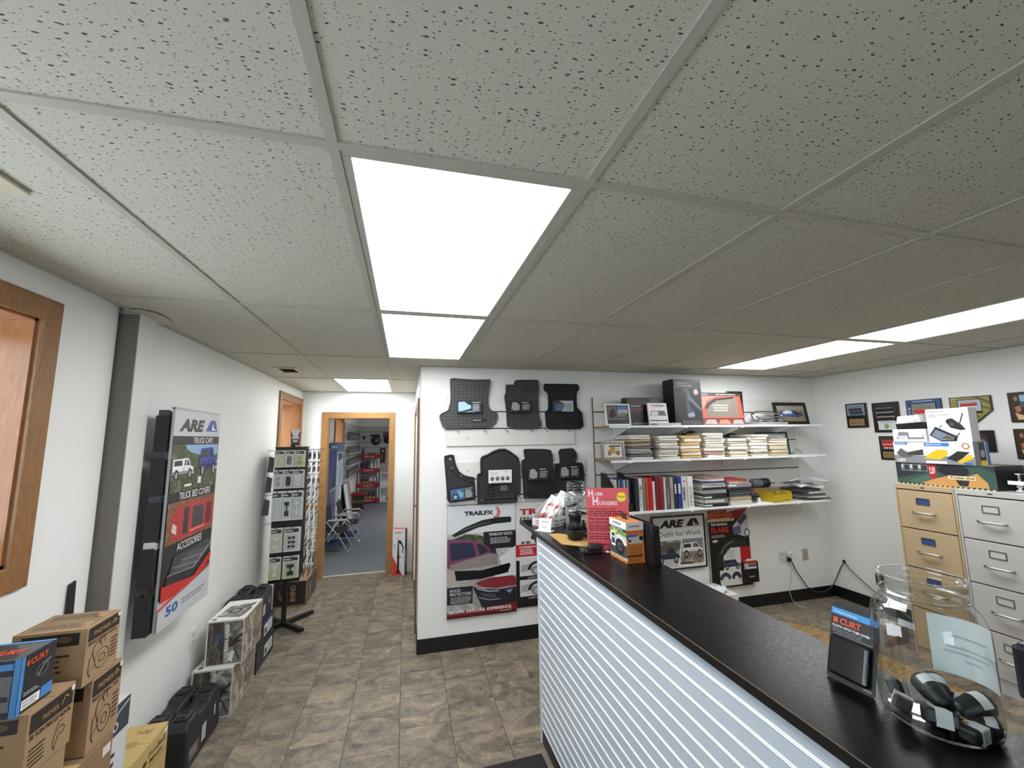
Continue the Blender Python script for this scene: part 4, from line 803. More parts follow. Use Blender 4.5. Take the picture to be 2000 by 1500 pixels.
fx = [('r', (206, 208, 212), 0, .72, 1, 1), ('r', PH_HAZE, 0, 0, 1, .74), ('p', PH_LEAF, [(.1, .70), (.25, .735), (.45, .72), (.6, .68), (.6, .62), (.1, .62)]),
      ('t', (24, 24, 40), 'TRAILFX', .24, .905, .036, {'w': .43, 'b': .055}), ('p', (196, 104, 110), arc(.7, .92, .075, .055, -1.9, 1.3)+arc(.675, .925, .05, .04, 1.2, -1.8)), ('p', BK, [(.06, .735), (.25, .80), (.5, .855), (.75, .875), (.93, .873), (.94, .845), (.93, .82), (.7, .815), (.45, .79), (.2, .735), (.1, .715)]), ('l', (120, 122, 126), [(.2, .77), (.45, .815), (.62, .83)], .004),
      ('r', (36, 34, 36), .52, .585, 1, .745), ('t', WH, 'WINDOW VENTS', .6, .705, .026, {'w': .35}), ('tx', (190, 190, 190), .62, .63, .95, .69, 4),
      ('p', (112, 62, 84), [(0, .70), (.3, .685), (.46, .665), (.6, .60), (.64, .57), (.72, .545), (.72, .44), (.4, .43), (0, .44)]), ('p', (38, 42, 66), [(.03, .665), (.36, .655), (.41, .53), (.06, .505)]), ('p', (40, 42, 58), [(.41, .645), (.5, .63), (.6, .57), (.47, .535)]), ('p', (44, 42, 60), [(.6, .59), (.7, .585), (.71, .55), (.62, .545)]), ('p', (134, 124, 120), [(.04, .47), (.62, .55), (.74, .52), (.7, .44), (.05, .41)]),
      ('r', (170, 160, 150), 0, .3, .3, .42), ('p', (210, 210, 208), [(.75, .5), (1, .6), (1, .45), (.8, .4)]), ('p', (206, 206, 206), [(.62, .39), (.95, .46), (1, .5), (1, .33), (.7, .32)]), ('p', (10, 10, 12), [(.1, .415), (.5, .40), (.9, .445), (.92, .43), (.88, .36), (.5, .325), (.13, .325)]),
      ('p', (128, 44, 52), [(.4, .29), (.6, .325), (.95, .33), (1, .3), (1, .24), (.7, .23), (.5, .25)]), ('p', (36, 36, 44), [(.36, .26), (.5, .235), (.75, .215), (1, .225), (1, .06), (.5, .06), (.42, .18)]), ('p', (130, 138, 156), [(.4, .255), (.6, .215), (.74, .21), (.74, .195), (.58, .2), (.42, .235)]), ('p', (70, 72, 80), [(.46, .2), (.7, .175), (.7, .14), (.52, .16)]), ('p', (120, 140, 170), [(.84, .2), (.95, .21), (.9, .17)]), ('l', (150, 152, 160), [(.45, .16), (.6, .13), (.76, .13)], .008),
      ('r', (36, 34, 34), 0, .12, .36, .27), ('t', WH, 'HOOD', .04, .228, .026, {'w': .15}), ('t', WH, 'PROTECTORS', .04, .195, .026, {'w': .3}), ('tx', (180, 180, 180), .05, .125, .36, .185, 5),
      ('p', (120, 30, 34), [(0, 0), (1, 0), (1, .09), (.6, .07), (0, .05)]), ('r', (78, 24, 28), 0, 0, 1, .025), ('t', WH, 'ESCAPE. EXPLORE. EXPERIENCE.', .03, .042, .024, {'w': .9, 'b': .02}), ('tx', (190, 180, 180), .75, .018, .96, .032, 1)]
poster('tall window vent and hood protector poster on the back wall', .525, .248, 1.123, 1.158, fx, thick=.022, base=(60, 40, 44))
ff = [('r', (208, 206, 204), 0, 0, 1, 1), ('t', RED, 'TRAILFX', .06, .88, .055, {'w': .85, 'b': .04}), ('t', BK, 'FENDER FLARES', .07, .825, .03, {'w': .8, 'b': .03}), ('p', BK, arc(.62, .62, .4, .17, .2, 3.0)+arc(.62, .6, .3, .13, 3.0, .2)), ('r', (90, 90, 92), .08, .595, .13, .62), ('r', (90, 90, 92), .15, .595, .22, .62),
      ('r', (178, 46, 50), 0, .475, 1, .59), ('t', WH, 'DURABILITY', .05, .556, .016, {'w': .26, 'b': .03}), ('tx', WH, .06, .49, .3, .548, 4), ('r', (30, 30, 32), 0, 0, 1, .44)]
for k, (yy, nm) in enumerate(((.29, 'SHORTY'), (.1, 'OEM'))):
    for q, xx in enumerate((.05, .54)): ff += [('r', (204, 204, 206), xx, yy, xx+.4, yy+.155), ('p', (160, 160, 166), [(xx+.02, yy+.1), (xx+.2, yy+.12), (xx+.2, yy+.05), (xx+.02, yy+.04)]), ('c', (134, 134, 140), xx+.27, yy+.045, .1, .045), ('c', (186, 186, 190), xx+.27, yy+.045, .06, .028), ('p', BK, arc(xx+.27, yy+.05, .15, .085, .1, 3.05)+arc(xx+.27, yy+.05, .11, .062, 3.05, .1)), ('t', WH, nm, xx+.12, yy-.025, .012, {'w': .14})]
poster('red and white fender flare poster partly hidden by the counter', 1.128, .27, 1.73, 1.155, ff, thick=.016)
af = [('r', (226, 226, 226), 0, 0, 1, 1)]+are_logo((18, 18, 20), (18, 18, 20), .12, .80, .8, .135)+[('t', (44, 46, 50), 'Outfit for Work', .1, .62, .1, {'w': .84}), ('p', PH_GREY, [(.03, .03), (.03, .54), (.53, .54), (.44, .03)]), ('p', (96, 88, 80), [(.03, .42), (.25, .5), (.53, .5), (.5, .36), (.03, .3)]), ('p', (190, 190, 190), [(.03, .03), (.03, .16), (.47, .3), (.44, .03)]), ('p', (132, 132, 140), [(.56, .55), (.97, .55), (.97, .36), (.53, .34)]), ('p', PH_MUD, [(.53, .32), (.97, .36), (.97, .06), (.49, .06)]), ('r', (60, 52, 46), .5, .06, .75, .1)]
af += truck((44, 56, 74), .04, .1, .46, .3, False) + truck((222, 222, 224), .54, .18, .42, .3, True)
poster('black framed white work truck poster under the shelves', 2.49, .462, 3.062, .94, af, y=YB-.0195, frame=(.014, BLACK, .016))
bw = [('r', (24, 22, 22), 0, 0, 1, 1), ('r', (150, 30, 28), 0, .88, 1, 1), ('r', (214, 190, 150), 0, .85, .66, .89), ('c', (210, 140, 90), .3, .935, .3, .05), ('c', (150, 50, 30), .3, .935, .27, .04), ('t', (226, 120, 60), 'BUSHWACKER', .08, .922, .03, {'w': .45, 'b': .03}), ('t', WH, 'THE ORIGINAL', .06, .80, .03, {'w': .42, 'b': .03}), ('t', (200, 44, 40), 'FLARE', .06, .71, .065, {'w': .44, 'b': .04}), ('tx', (190, 190, 190), .06, .64, .46, .68, 2), ('c', (190, 190, 194), .14, .6, .07, .018),
      ('p', (186, 188, 198), [(.6, .78), (.85, .92), (1, 1), (1, .65), (.9, .63), (.65, .68)]), ('p', (70, 72, 90), [(.72, .84), (.92, .95), (.98, .88), (.8, .78)]), ('p', (96, 98, 130), [(.58, .76), (.8, .78), (.8, .68), (.62, .66)]), ('c', (40, 40, 44), .95, .68, .07, .055), ('c', (214, 214, 216), .95, .68, .05, .04),
      ('p', (40, 42, 46), arc(.62, .26, .5, .36, .9, 3.14)+arc(.62, .26, .3, .24, 3.14, .9)), ('l', (110, 112, 120), arc(.62, .27, .42, .31, 1.7, 2.6), .02), ('r', (176, 34, 34), .74, .04, 1, .5), ('r', (214, 214, 212), .2, .02, .74, .22), ('p', (214, 214, 212), [(.3, .2), (.32, .4), (.5, .5), (.74, .5), (.74, .2)]), ('tx', (150, 150, 150), .4, .36, .62, .48, 8)]
bw += truck((66, 76, 110), .3, .22, .42, .13, True) + [('p', (60, 62, 78), arc(.33, .1, .14, .09, .2, 3)+arc(.33, .08, .08, .06, 3, .2)), ('p', (50, 52, 62), arc(.6, .1, .12, .09, .2, 3)+arc(.6, .08, .06, .06, 3, .2))]
poster('black and red fender flare poster beside the framed work truck poster', 3.115, .232, 3.598, .975, bw, thick=.010, y=YB-.0195)
t = thing('brochure_holder', 'small black brochure holder mounted on the fender flare poster', 'brochure holder', (3.55, YB-.031, .268))
g = G().box(-.085, -.045, 0, .085, -.042, .13).box(-.085, -.042, 0, -.082, 0, .19).box(.082, -.042, 0, .085, 0, .19).box(-.082, -.042, 0, .082, 0, .004).box(-.082, -.003, .004, .082, 0, .19); g.build('pocket', t, BLACK, .001)
art(t, (-.085, -.045, 0), (1, 0, 0), (0, 0, 1), .17, .13, [('r', (150, 150, 150), .3, .4, .7, .48)], 'raised_mark')
for i in range(3):
    b = tag(G().box(3.49+.012*i, YB-.049-.006*i, .275, 3.62+.004*i, YB-.046-.006*i, .47+.01*i).build('brochure', None, M((222, 216, 212), .4)), ['rear', 'middle', 'front red-topped'][i]+' brochure standing in the small black holder', 'brochure', 'brochures in the black holder')
    art(b, (3.49+.012*i, YB-.049-.006*i, .275), (1, 0, 0), (0, 0, 1), .125, .195, [('r', (170, 40, 40), 0, .86, 1, 1), ('r', (90, 92, 96), .1, .7, .9, .84)], 'printed_cover')
# ---- shelves
SHZ = [1.828, 1.519, 1.068]
def shelf(n, z, lab):
    t = thing('wall_shelf', lab, 'shelf', (0, 0, 0)); G().box(1.925, 2.455, z-.02, 4.36, YB-.02, z).build('board', t, WHITEP, .002)
    G().box(1.9235, 2.455, z-.0195, 1.925, YB-.02, z-.0005).build('raw_end', t, M((150, 110, 70), .7))
    for x in (2.12, 2.72, 3.35, 3.95): 
        G().prism([(YB-.018, z-.02), (2.50, z-.02), (2.50, z-.035), (YB-.07, z-.10), (YB-.018, z-.12)], x-.006, x+.006, 'x').build('bracket', t, WHITEP, .001)
        G().box(x-.012, 2.449, z-.026, x+.012, 2.47, z-.0205).build('bracket_tip', t, WHITEP)
for n, z in enumerate(SHZ): shelf(n, z, ['top white shelf with framed photos and product boxes', 'middle white shelf loaded with stacks of catalogues', 'bottom white shelf with a row of binders'][n])
def frame_pic(label, x0, x1, z, h, y, lean, fm, fw, items, mat=(225, 225, 222)):
    w = x1-x0; t = thing('picture_frame', label, 'picture frame', ((x0+x1)/2, y, z+.001), rot=(-lean, 0, 0))
    g = G().box(-w/2, -.016, 0, -w/2+fw, 0, h).box(w/2-fw, -.016, 0, w/2, 0, h).box(-w/2+fw, -.016, 0, w/2-fw, 0, fw).box(-w/2+fw, -.016, h-fw, w/2-fw, 0, h); g.build('frame', t, fm, .002)
    G().box(-w/2+fw, -.008, fw, w/2-fw, -.002, h-fw).build('backing', t, M(mat, .6)); art(t, (-w/2+fw, -.008, fw), (1, 0, 0), (0, 0, 1), w-2*fw, h-2*fw, items, 'picture')
    return t
z1, z2, z3 = SHZ
frame_pic('white framed double photo at left end of the top shelf', 1.915, 2.165, z1, .20, 2.50, .12, WHITEP, .014, [('r', (44, 46, 54), 0, 0, 1, 1), ('r', (110, 100, 92), .03, .22, .47, .97), ('p', (34, 34, 40), [(.1, .4), (.2, .75), (.36, .8), (.42, .45), (.3, .3)]), ('r', (70, 110, 170), .5, .7, .97, .97), ('p', (170, 166, 160), [(.5, .7), (.62, .8), (.8, .74), (.97, .8), (.97, .55), (.5, .5)]), ('tx', (190, 188, 184), .52, .24, .96, .52, 4), ('tx', (30, 30, 34), .52, .3, .96, .6, 3)])
frame_pic('black framed race car photo at right end of the top shelf', 3.88, 4.31, z1, .235, 2.56, .14, BLACK, .034, [('r', (128, 116, 96), 0, 0, 1, 1), ('r', (150, 142, 124), 0, .72, 1, 1), ('p', (60, 84, 140), [(.06, .42), (.1, .62), (.3, .72), (.6, .7), (.92, .5), (.94, .32), (.6, .28), (.2, .32)]), ('p', (206, 212, 224), [(.2, .6), (.34, .7), (.52, .68), (.56, .5), (.24, .46)]), ('p', (34, 38, 52), [(.6, .66), (.9, .5), (.9, .4), (.62, .44)]), ('t', WH, '43', .3, .5, .12, {'w': .14, 'b': .04}), ('c', (24, 24, 26), .2, .34, .05, .08), ('c', (24, 24, 26), .72, .33, .05, .08)])
frame_pic('silver framed drawing of a yellow truck on the middle shelf', 1.855, 2.085, z2, .172, 2.49, .10, M((150, 146, 140), .3, .8), .02, [('r', (206, 202, 194), 0, 0, 1, 1), ('l', (60, 54, 48), [(.02, .03), (.98, .03), (.98, .97), (.02, .97), (.02, .03)], .03), ('r', (178, 136, 66), .25, .3, .85, .5), ('r', (178, 136, 66), .35, .5, .6, .74), ('r', (90, 76, 66), .3, .74, .9, .86), ('l', (90, 60, 40), [(.2, .5), (.5, .6), (.85, .62)], .03), ('c', (60, 44, 36), .3, .3, .09, .13), ('c', (60, 44, 36), .74, .3, .09, .13), ('c', (170, 130, 80), .3, .3, .05, .07), ('c', (170, 130, 80), .74, .3, .05, .07)])
frame_pic('black framed thank-you certificate behind the catalogues', 3.69, 4.095, z2, .235, 2.63, .10, BLACK, .016, [('r', (150, 190, 178), 0, 0, 1, 1), ('r', (226, 230, 228), .08, .1, .92, .9), ('tx', (80, 84, 84), .3, .66, .8, .84, 3), ('t', (40, 42, 44), 'Thank You!', .28, .46, .09, {'w': .48, 'sh': .2}), ('tx', (90, 94, 94), .3, .2, .8, .38, 2)])
carton('retail_box', 'dark child car seat protector box on the top shelf', 'box', (2.37, 2.645, z1+.001), (.36, .10, .268), M((40, 32, 34), .35), {'front': [('p', (24, 24, 28), [(0, 1), (.35, 1), (.45, .9), (.8, .78), (1, .7), (1, 1)]), ('r', (84, 76, 80), .7, .82, .95, .97), ('t', WH, 'WeatherTech', .1, .68, .045, {'w': .3, 'b': .02}), ('t', (206, 120, 120), 'CHILD CAR SEAT', .08, .56, .05, {'w': .42}), ('t', (206, 120, 120), 'PROTECTOR', .08, .47, .05, {'w': .32}), ('r', (120, 118, 118), .15, .04, .9, .12)]}, flap=False)
carton('retail_box', 'white sun shade box with car picture on the top shelf', 'box', (2.485, 2.535, z1+.001), (.205, .02, .215), M((222, 222, 220), .4), {'front': [('t', (190, 40, 44), 'Tech', .16, .84, .09, {'w': .3, 'b': .03}), ('t', (40, 40, 44), 'Shade', .47, .84, .09, {'w': .38, 'b': .03}), ('r', (180, 180, 180), .2, .78, .8, .8), ('p', (120, 122, 126), [(.04, .42), (.16, .66), (.84, .66), (.96, .42)]), ('p', (196, 198, 200), [(.1, .44), (.2, .62), (.5, .62), (.5, .44)]), ('p', (70, 74, 74), [(.52, .44), (.52, .62), (.8, .62), (.9, .44)]), ('r', (206, 206, 208), .04, .26, .96, .42), ('r', (60, 60, 64), .04, .18, .96, .24), ('r', (150, 150, 154), .0, .02, 1, .1)]}, flap=False, rot=(-.12, 0, 0))
tag(G().box(2.42, 2.46, z1+.0005, 2.67, 2.52, z1+.022).build('shade_tray', None, M((190, 190, 184), .5), .002), 'flat grey-white tray in front of the sun shade box', 'tray')
carton('retail_box', 'tallest black box on the top shelf with mud flap picture', 'box', (2.795, 2.585, z1+.001), (.305, .17, .445), M((32, 32, 36), .35), {'front': [('r', (54, 54, 60), 0, 0, 1, .82), ('r', (96, 96, 102), .0, .945, 1, 1), ('t', WH, 'WeatherTech', .1, .9, .028, {'w': .4, 'b': .02}), ('t', WH, 'No-Drill MudFlap', .14, .845, .026, {'w': .52, 'b': .02}), ('l', (190, 190, 194), [(0, .82), (1, .82)], .003), ('c', WH, .8, .72, .085, .062), ('c', RED, .8, .72, .075, .054), ('c', WH, .8, .72, .06, .043), ('p', BK, [(.76, .71), (.8, .74), (.85, .71)]), ('p', (110, 112, 122), [(.35, .8), (.5, .55), (.95, .3), (1, .34), (.6, .62), (.5, .8)]), ('p', (84, 88, 100), [(.42, .8), (.44, .3), (.5, .18), (.68, .14), (.74, .2), (.7, .3), (.58, .36), (.52, .5), (.5, .8)]), ('p', (150, 160, 176), [(.44, .24), (.68, .28), (.72, .2), (.5, .16)]), ('tx', (120, 120, 124), .0, .02, 1, .1, 3), ('p', (34, 34, 38), [(.0, 0), (.0, .3), (.3, .05)])], 'left': [('r', (24, 24, 26), 0, 0, 1, 1), ('tx', (110, 110, 114), .3, .2, .6, .4, 6)]}, flap=False)
carton('retail_box', 'red truck window deflector box leaning on the top shelf', 'box', (3.20, 2.52, z1+.001), (.49, .03, .325), M((60, 50, 48), .35), {'front': [('r', (34, 32, 34), 0, .9, 1, 1), ('t', WH, 'WeatherTech', .02, .93, .03, {'w': .2, 'b': .02}), ('t', WH, 'Side Window Deflectors', .42, .93, .03, {'w': .48, 'b': .02}), ('r', (176, 84, 66), 0, .2, 1, .9), ('p', (206, 130, 108), [(.0, .88), (.4, .88), (.2, .78), (.06, .5), (.0, .4)]), ('p', (120, 112, 100), [(.14, .24), (.14, .5), (.22, .68), (.4, .8), (.86, .84), (.9, .8), (.9, .24)]), ('p', (26, 26, 30), [(.1, .5), (.18, .68), (.38, .82), (.84, .87), (.84, .82), (.42, .75), (.24, .62), (.16, .48)]), ('tx', (200, 196, 188), .3, .4, .7, .64, 3), ('r', (110, 60, 50), 0, 0, 1, .18), ('p', (170, 150, 146), [(.04, .02), (.1, .16), (.3, .16), (.34, .02)]), ('p', (196, 120, 100), [(.36, .02), (.42, .15), (.6, .16), (.66, .02)]), ('p', (150, 146, 146), [(.7, .02), (.74, .15), (.94, .15), (.97, .02)])]}, flap=False, rot=(-.16, 0, 0))
carton('retail_card', 'slim dark display card standing upright on the top shelf', 'card', (3.57, 2.7505, z1+.001), (.20, .008, .365), M((38, 38, 42), .4), {'front': [('r', (180, 180, 180), 0, 0, .04, 1), ('t', WH, 'STAMPEDE', .14, .88, .035, {'w': .7, 'b': .03}), ('p', (206, 208, 210), [(.08, .4), (.1, .6), (.3, .78), (.6, .76), (.72, .6), (.4, .62), (.3, .45)]), ('c', (60, 60, 64), .45, .55, .16, .1), ('tx', (130, 130, 134), .6, .3, .95, .7, 7)]}, flap=False)
def cap_hat(label, loc, c1, c2, rotz, sc=1):
    t = thing('baseball_cap', label, 'cap', loc, rotz)
    G().sheet(lambda u, v: (sc*.085*math.cos(v*math.pi/2)*math.cos(2*math.pi*u), sc*.095*math.cos(v*math.pi/2)*math.sin(2*math.pi*u), sc*.085*math.sin(v*math.pi/2)+.002), 20, 7).build('crown', t, M(c1, .9, n=.1))
    G().sheet(lambda u, v: (sc*(.07+.01*v)*math.sin((u-.5)*2.6), sc*(-.06-.02*math.cos((u-.5)*2.6)-.085*v*math.cos((u-.5)*2.3)), .006+.012*math.cos((u-.5)*3)), 10, 4).build('visor', t, M(c2, .9)); G().lathe([(.007, 0), (.004, .004), (0, .005)], 8, (0, 0, sc*.086)).build('button', t, M(c2, .8))
cap_hat('navy blue cap between red truck box and chrome trim', (3.468, 2.65, z1+.001), (34, 50, 96), (34, 50, 96), 2.3)
cap_hat('white and grey cap resting against the navy cap', (3.66, 2.65, z1+.026), (206, 204, 200), (90, 88, 88), 1.2)
carton('flat_box', 'flat grey carton lying under the chrome trim on top shelf', 'box', (3.745, 2.60, z1+.001), (.36, .28, .024), M((156, 152, 148), .7), {}, flap=False)
t = thing('chrome_bezel', 'chrome lamp bezel pack lying on the flat grey carton', 'car part', (3.735, 2.51, z1+.026))
ring = [(.19*math.cos(a)+.02*math.cos(2*a), .04*math.sin(a)+.02, .062+.044*math.sin(a)) for a in [i*math.pi/12 for i in range(24)]]
G().tube(ring, .014, 8, closed=True).build('chrome_ring', t, CHROME); G().sheet(lambda u, v: (-.19+.38*u, -.07+.11*v, .02+.05*math.sin(math.pi*u)*math.sin(math.pi*v)), 8, 5).build('clear_cover', t, CLEAR)
for i in range(5): G().box(-.14+i*.062, -.03, .004, -.10+i*.062, .02, .03).build('lamp_segment', t, M((70, 72, 76) if i % 2 else (170, 172, 176), .3, .6), .004)
G().sheet(lambda u, v: (-.16+.3*u, -.02+.07*v, .065+.012*math.sin(5*u)+.01*v), 8, 3).build('white_liner', t, M((220, 218, 214), .7))
# ---- stacks of catalogues on the middle shelf
CRE = [(216, 206, 184), (206, 194, 168), (226, 222, 210), (190, 186, 178), (198, 172, 128), (220, 216, 206)]
GRY = [(150, 148, 144), (196, 194, 188), (120, 116, 112), (208, 204, 196), (90, 88, 88), (176, 150, 112)]
cname = lambda c: 'tan' if c[0]-c[2] > 55 else ('cream' if c[0] > 200 else ('grey' if c[0] > 110 else 'dark'))
def catalogue(label, loc, w, d, h, c, rotz, group, cat='catalogue'):
    t = thing('catalogue', label, cat, loc, rotz, group); pg = M((min(c[0]+16, 238), min(c[1]+16, 234), min(c[2]+16, 222)), .8, n=.12, s=90)
    nv = 5; ph = random.random()*6
    def warp(x, y): return .0035*math.sin(x*14+ph)+.002*math.sin(y*20+ph)
    e = .0012; g = G()
    for (a, b, zz0, zz1, m) in ((w*.485, d*.485, e, h-e, pg),):
        nx = 5
        vs = []; 
        for z in (zz0, zz1):
            for j in range(2):
                for i in range(nx+1): x = -a+2*a*i/nx; y = -b+2*b*j; vs.append((x, y, z+.3*warp(x, y)))
        k = nx+1; fs = []
        for i in range(nx): fs += [(i, i+1, k+i+1, k+i), (2*k+i, 3*k+i, 3*k+i+1, 2*k+i+1), (i, 2*k+i, 2*k+i+1, i+1), (k+i, k+i+1, 3*k+i+1, 3*k+i)]
        fs += [(0, k, 3*k, 2*k), (nx, 2*k+nx, 3*k+nx, k+nx)]; g.add(vs, fs)
    g.build('pages', t, pg)
    g = G(); cm = M(c, .55)
    for z in (0, h-e):
        g.sheet(lambda u, v, z=z: (-w/2+w*u, -d/2+d*v, z+.3*warp(-w/2+w*u, -d/2+d*v)), 5, 1); g.sheet(lambda u, v, z=z: (-w/2+w*u, -d/2+d*v, z+e+.3*warp(-w/2+w*u, -d/2+d*v)), 5, 1)
    g.box(-w/2, d/2-e, 0, w/2, d/2, h); g.build('cover', t, cm); return t
stacks = [(2.235, .225, .225, 11, GRY), (2.522, .215, .215, 10, [(206, 202, 192), (222, 218, 208), (190, 186, 176), (214, 210, 198)]), (2.765, .225, .215, 7, [(198, 160, 104), (216, 204, 180), (206, 174, 126), (222, 220, 214)]), (3.03, .235, .235, 10, [(222, 220, 212), (236, 232, 222), (200, 190, 178), (190, 150, 140), (226, 222, 208)]), (3.295, .23, .18, 7, [(226, 218, 200), (232, 230, 222), (210, 196, 168)]), (3.545, .22, .215, 8, [(228, 222, 206), (206, 190, 158), (226, 220, 204)]), (3.785, .215, .175, 6, [(196, 178, 146), (206, 192, 164), (220, 210, 190)])]
for si, (x, w, tot, n, pal) in enumerate(stacks):
    rnd = random.Random(si*7+2); hs = [rnd.uniform(.6, 1.5) for _ in range(n)]; sm = sum(hs); z = z2+.001
    for i in range(n):
        hh = tot*hs[i]/sm; c = pal[rnd.randrange(len(pal))] if not (si == 2 and i == 0) else (198, 160, 104)
        catalogue('%s catalogue, %s from the top of the %s stack on the middle shelf' % (cname(c), ORD[n-1-i].replace('topmost', 'first'), ['first', 'second', 'third', 'fourth', 'fifth', 'sixth', 'seventh'][si]), (x+rnd.uniform(-.012, .012)+(.012 if si == 4 and i < 3 else 0), 2.60+rnd.uniform(-.012, .006), z), w*rnd.uniform(.90, 1.0), .27, hh-.0012, c, rnd.uniform(-.10, .10), 'catalogues on the middle shelf'); z += hh
for i, (x, w, zz) in enumerate(((2.94, .15, .245), (3.41, .22, .215))):
    t = thing('magazine', 'dark glossy magazine drooping behind the catalogue stacks, %s one' % ['left', 'right'][i], 'magazine', (x, 2.715, z2+.001))
    G().sheet(lambda u, v: (-w/2+w*u, .02*math.sin(3*u), zz*v-.014*math.sin(6*u)*v), 10, 2).sheet(lambda u, v: (-w/2+w*u, .02*math.sin(3*u)+.008, zz*v-.014*math.sin(6*u)*v), 10, 2).build('cover', t, M((44, 40, 42), .35)); G().box(-w/2+.01, .001, 0, w/2-.01, .006, zz-.03).build('pages', t, M((190, 184, 176), .8))
def bag(label, loc, r, h, m, seed, cat='plastic bag'):
    t = thing('plastic_bag', label, cat, loc); rn = random.Random(seed); ph = [rn.uniform(0, 6) for _ in range(6)]
    G().sheet(lambda u, v: (r*(math.sin(math.pi*v*.5+.3))*math.cos(2*math.pi*u)*(1+.2*math.sin(5*2*math.pi*u+ph[0]+4*v)), .7*r*math.sin(math.pi*v*.5+.3)*math.sin(2*math.pi*u)*(1+.2*math.sin(4*2*math.pi*u+ph[1])), h*(1-v)+.008*math.sin(9*u*6.28+ph[2])*v*(1-v)), 24, 8).build('crumpled_film', t, m); return t
bag('small crumpled clear bag beside the certificate', (4.165, 2.60, z2+.001), .055, .062, mat_clear('bag_film', (.95, .95, .95), .25, .7, .15), 4)
# ---- bottom shelf
t = thing('magazine_file', 'black mesh magazine file at left end of the bottom shelf', 'magazine file', (2.05, 2.61, z3+.001))
pts = [(-.135, 0), (.135, 0), (.135, .325), (.03, .325), (-.10, .22), (-.135, .07)]
for s in (-.085, .085): G().prism(pts, s-.0015, s+.0015, 'x').build('mesh_side', t, BLACK)
G().box(-.085, -.137, 0, .085, -.134, .07).build('mesh_front', t, BLACK); G().box(-.085, -.134, 0, .085, .134, .004).build('mesh_base', t, BLACK)
for i in range(9):
    c = [(200, 198, 194), (60, 70, 110), (150, 148, 150), (44, 60, 120), (90, 110, 150), (206, 204, 200), (70, 80, 120), (170, 168, 166), (60, 60, 64)][i]
    tag(G().box(2.05-.072+i*.0165, 2.49, z3+.006, 2.05-.062+i*.0165, 2.72, z3+.28-.004*(i % 3)).build('magazine', None, M(c, .45)), '%s magazine, %s from the left in the black mesh file' % ('blue' if c[2] > c[0]+20 else ('pale' if c[0] > 140 else 'dark'), ['first', 'second', 'third', 'fourth', 'fifth', 'sixth', 'seventh', 'eighth', 'ninth'][i]), 'magazine', 'magazines in the mesh file')
bnd = [(.034, (44, 46, 50), 'dark grey'), (.036, (206, 206, 202), 'white with round logo'), (.026, (120, 118, 110), 'grey'), (.026, (196, 70, 44), 'orange'), (.036, (186, 32, 34), 'bright red'), (.022, (222, 220, 216), 'thin white'), (.038, (108, 30, 38), 'maroon'), (.040, (132, 26, 36), 'wide maroon'), (.024, (190, 186, 184), 'pale grey'), (.034, (88, 84, 88), 'dark lettered'), (.036, (160, 152, 134), 'beige'), (.034, (38, 44, 54), 'charcoal with white label'), (.042, (34, 52, 140), 'bright blue'), (.058, (196, 196, 188), 'ivory'), (.060, (212, 212, 208), 'wide white hand-lettered')]
x = 2.158
for i, (w, c, nm) in enumerate(bnd):
    hh = .285 if i not in (5,) else .255; t = thing('ring_binder', '%s binder standing in the row on the bottom shelf' % nm, 'binder', (x+w/2, 2.60, z3+.001), 0, 'binders on the bottom shelf')
    m = M(c, .45); G().box(-w/2+.001, -.13, 0, w/2-.001, -.127, hh).build('spine', t, m, .001); G().box(-w/2+.001, -.127, 0, -w/2+.0035, .13, hh).box(w/2-.0035, -.127, 0, w/2-.001, .13, hh).build('cover', t, m); G().box(-w/2+.004, -.12, .012, w/2-.004, .12, hh-.012).build('paper', t, M((226, 224, 216), .8))
    it = []
    if i == 1: it = [('c', (50, 60, 58), .5, .72, .3, .06), ('c', (180, 190, 186), .5, .72, .14, .03), ('t', (90, 90, 92), 'ACCESSORIES', .62, .12, .25, {'w': 6, 'rot': math.pi/2})]
    elif i in (11, 12): it = [('r', (222, 222, 220), .25, .48, .75, .78), ('tx', (90, 90, 90), .35, .5, .65, .76, 3)]
    elif i == 13: it = [('c', RED, .5, .85, .18, .03), ('t', (50, 50, 54), 'PREMIER', .62, .25, .28, {'w': 2.2, 'rot': math.pi/2, 'b': .02})]
    elif i == 14: it = [('t', (60, 62, 66), 'CATALOGS', .75, .08, .5, {'w': 3.4, 'rot': math.pi/2})]
    elif i == 9: it = [('t', (190, 188, 190), 'CATALOG', .68, .15, .4, {'w': 4.2, 'rot': math.pi/2})]
    elif i == 10: it = [('t', (90, 84, 70), 'CUSTOM', .68, .2, .4, {'w': 3.6, 'rot': math.pi/2})]
    elif i == 3: it = [('c', BK, .5, .15+.14*q, .14, .016) for q in range(6)]
    elif i == 4: it = [('t', (120, 14, 18), 'WARN', .65, .45, .35, {'w': 2.4, 'rot': math.pi/2, 'b': .03})]
    elif i == 5: it = [('tx', (90, 90, 94), .3, .2, .7, .8, 8)]
    if it:
        # text heights on spines are across the spine; scale text sizes to the narrow face
        conv = []
        for q in it:
            if q[0] == 't':
                op = dict(q[6]); th = w*.5/hh; op['w'] = min(.62*hh/w, op.get('w', 3)); conv.append(('t', q[1], q[2], q[3], q[4], th, op))
            else: conv.append(q)
        art(t, (-w/2+.001, -.13, 0), (1, 0, 0), (0, 0, 1), w-.002, hh, conv, 'spine_print')
    x += w+.004
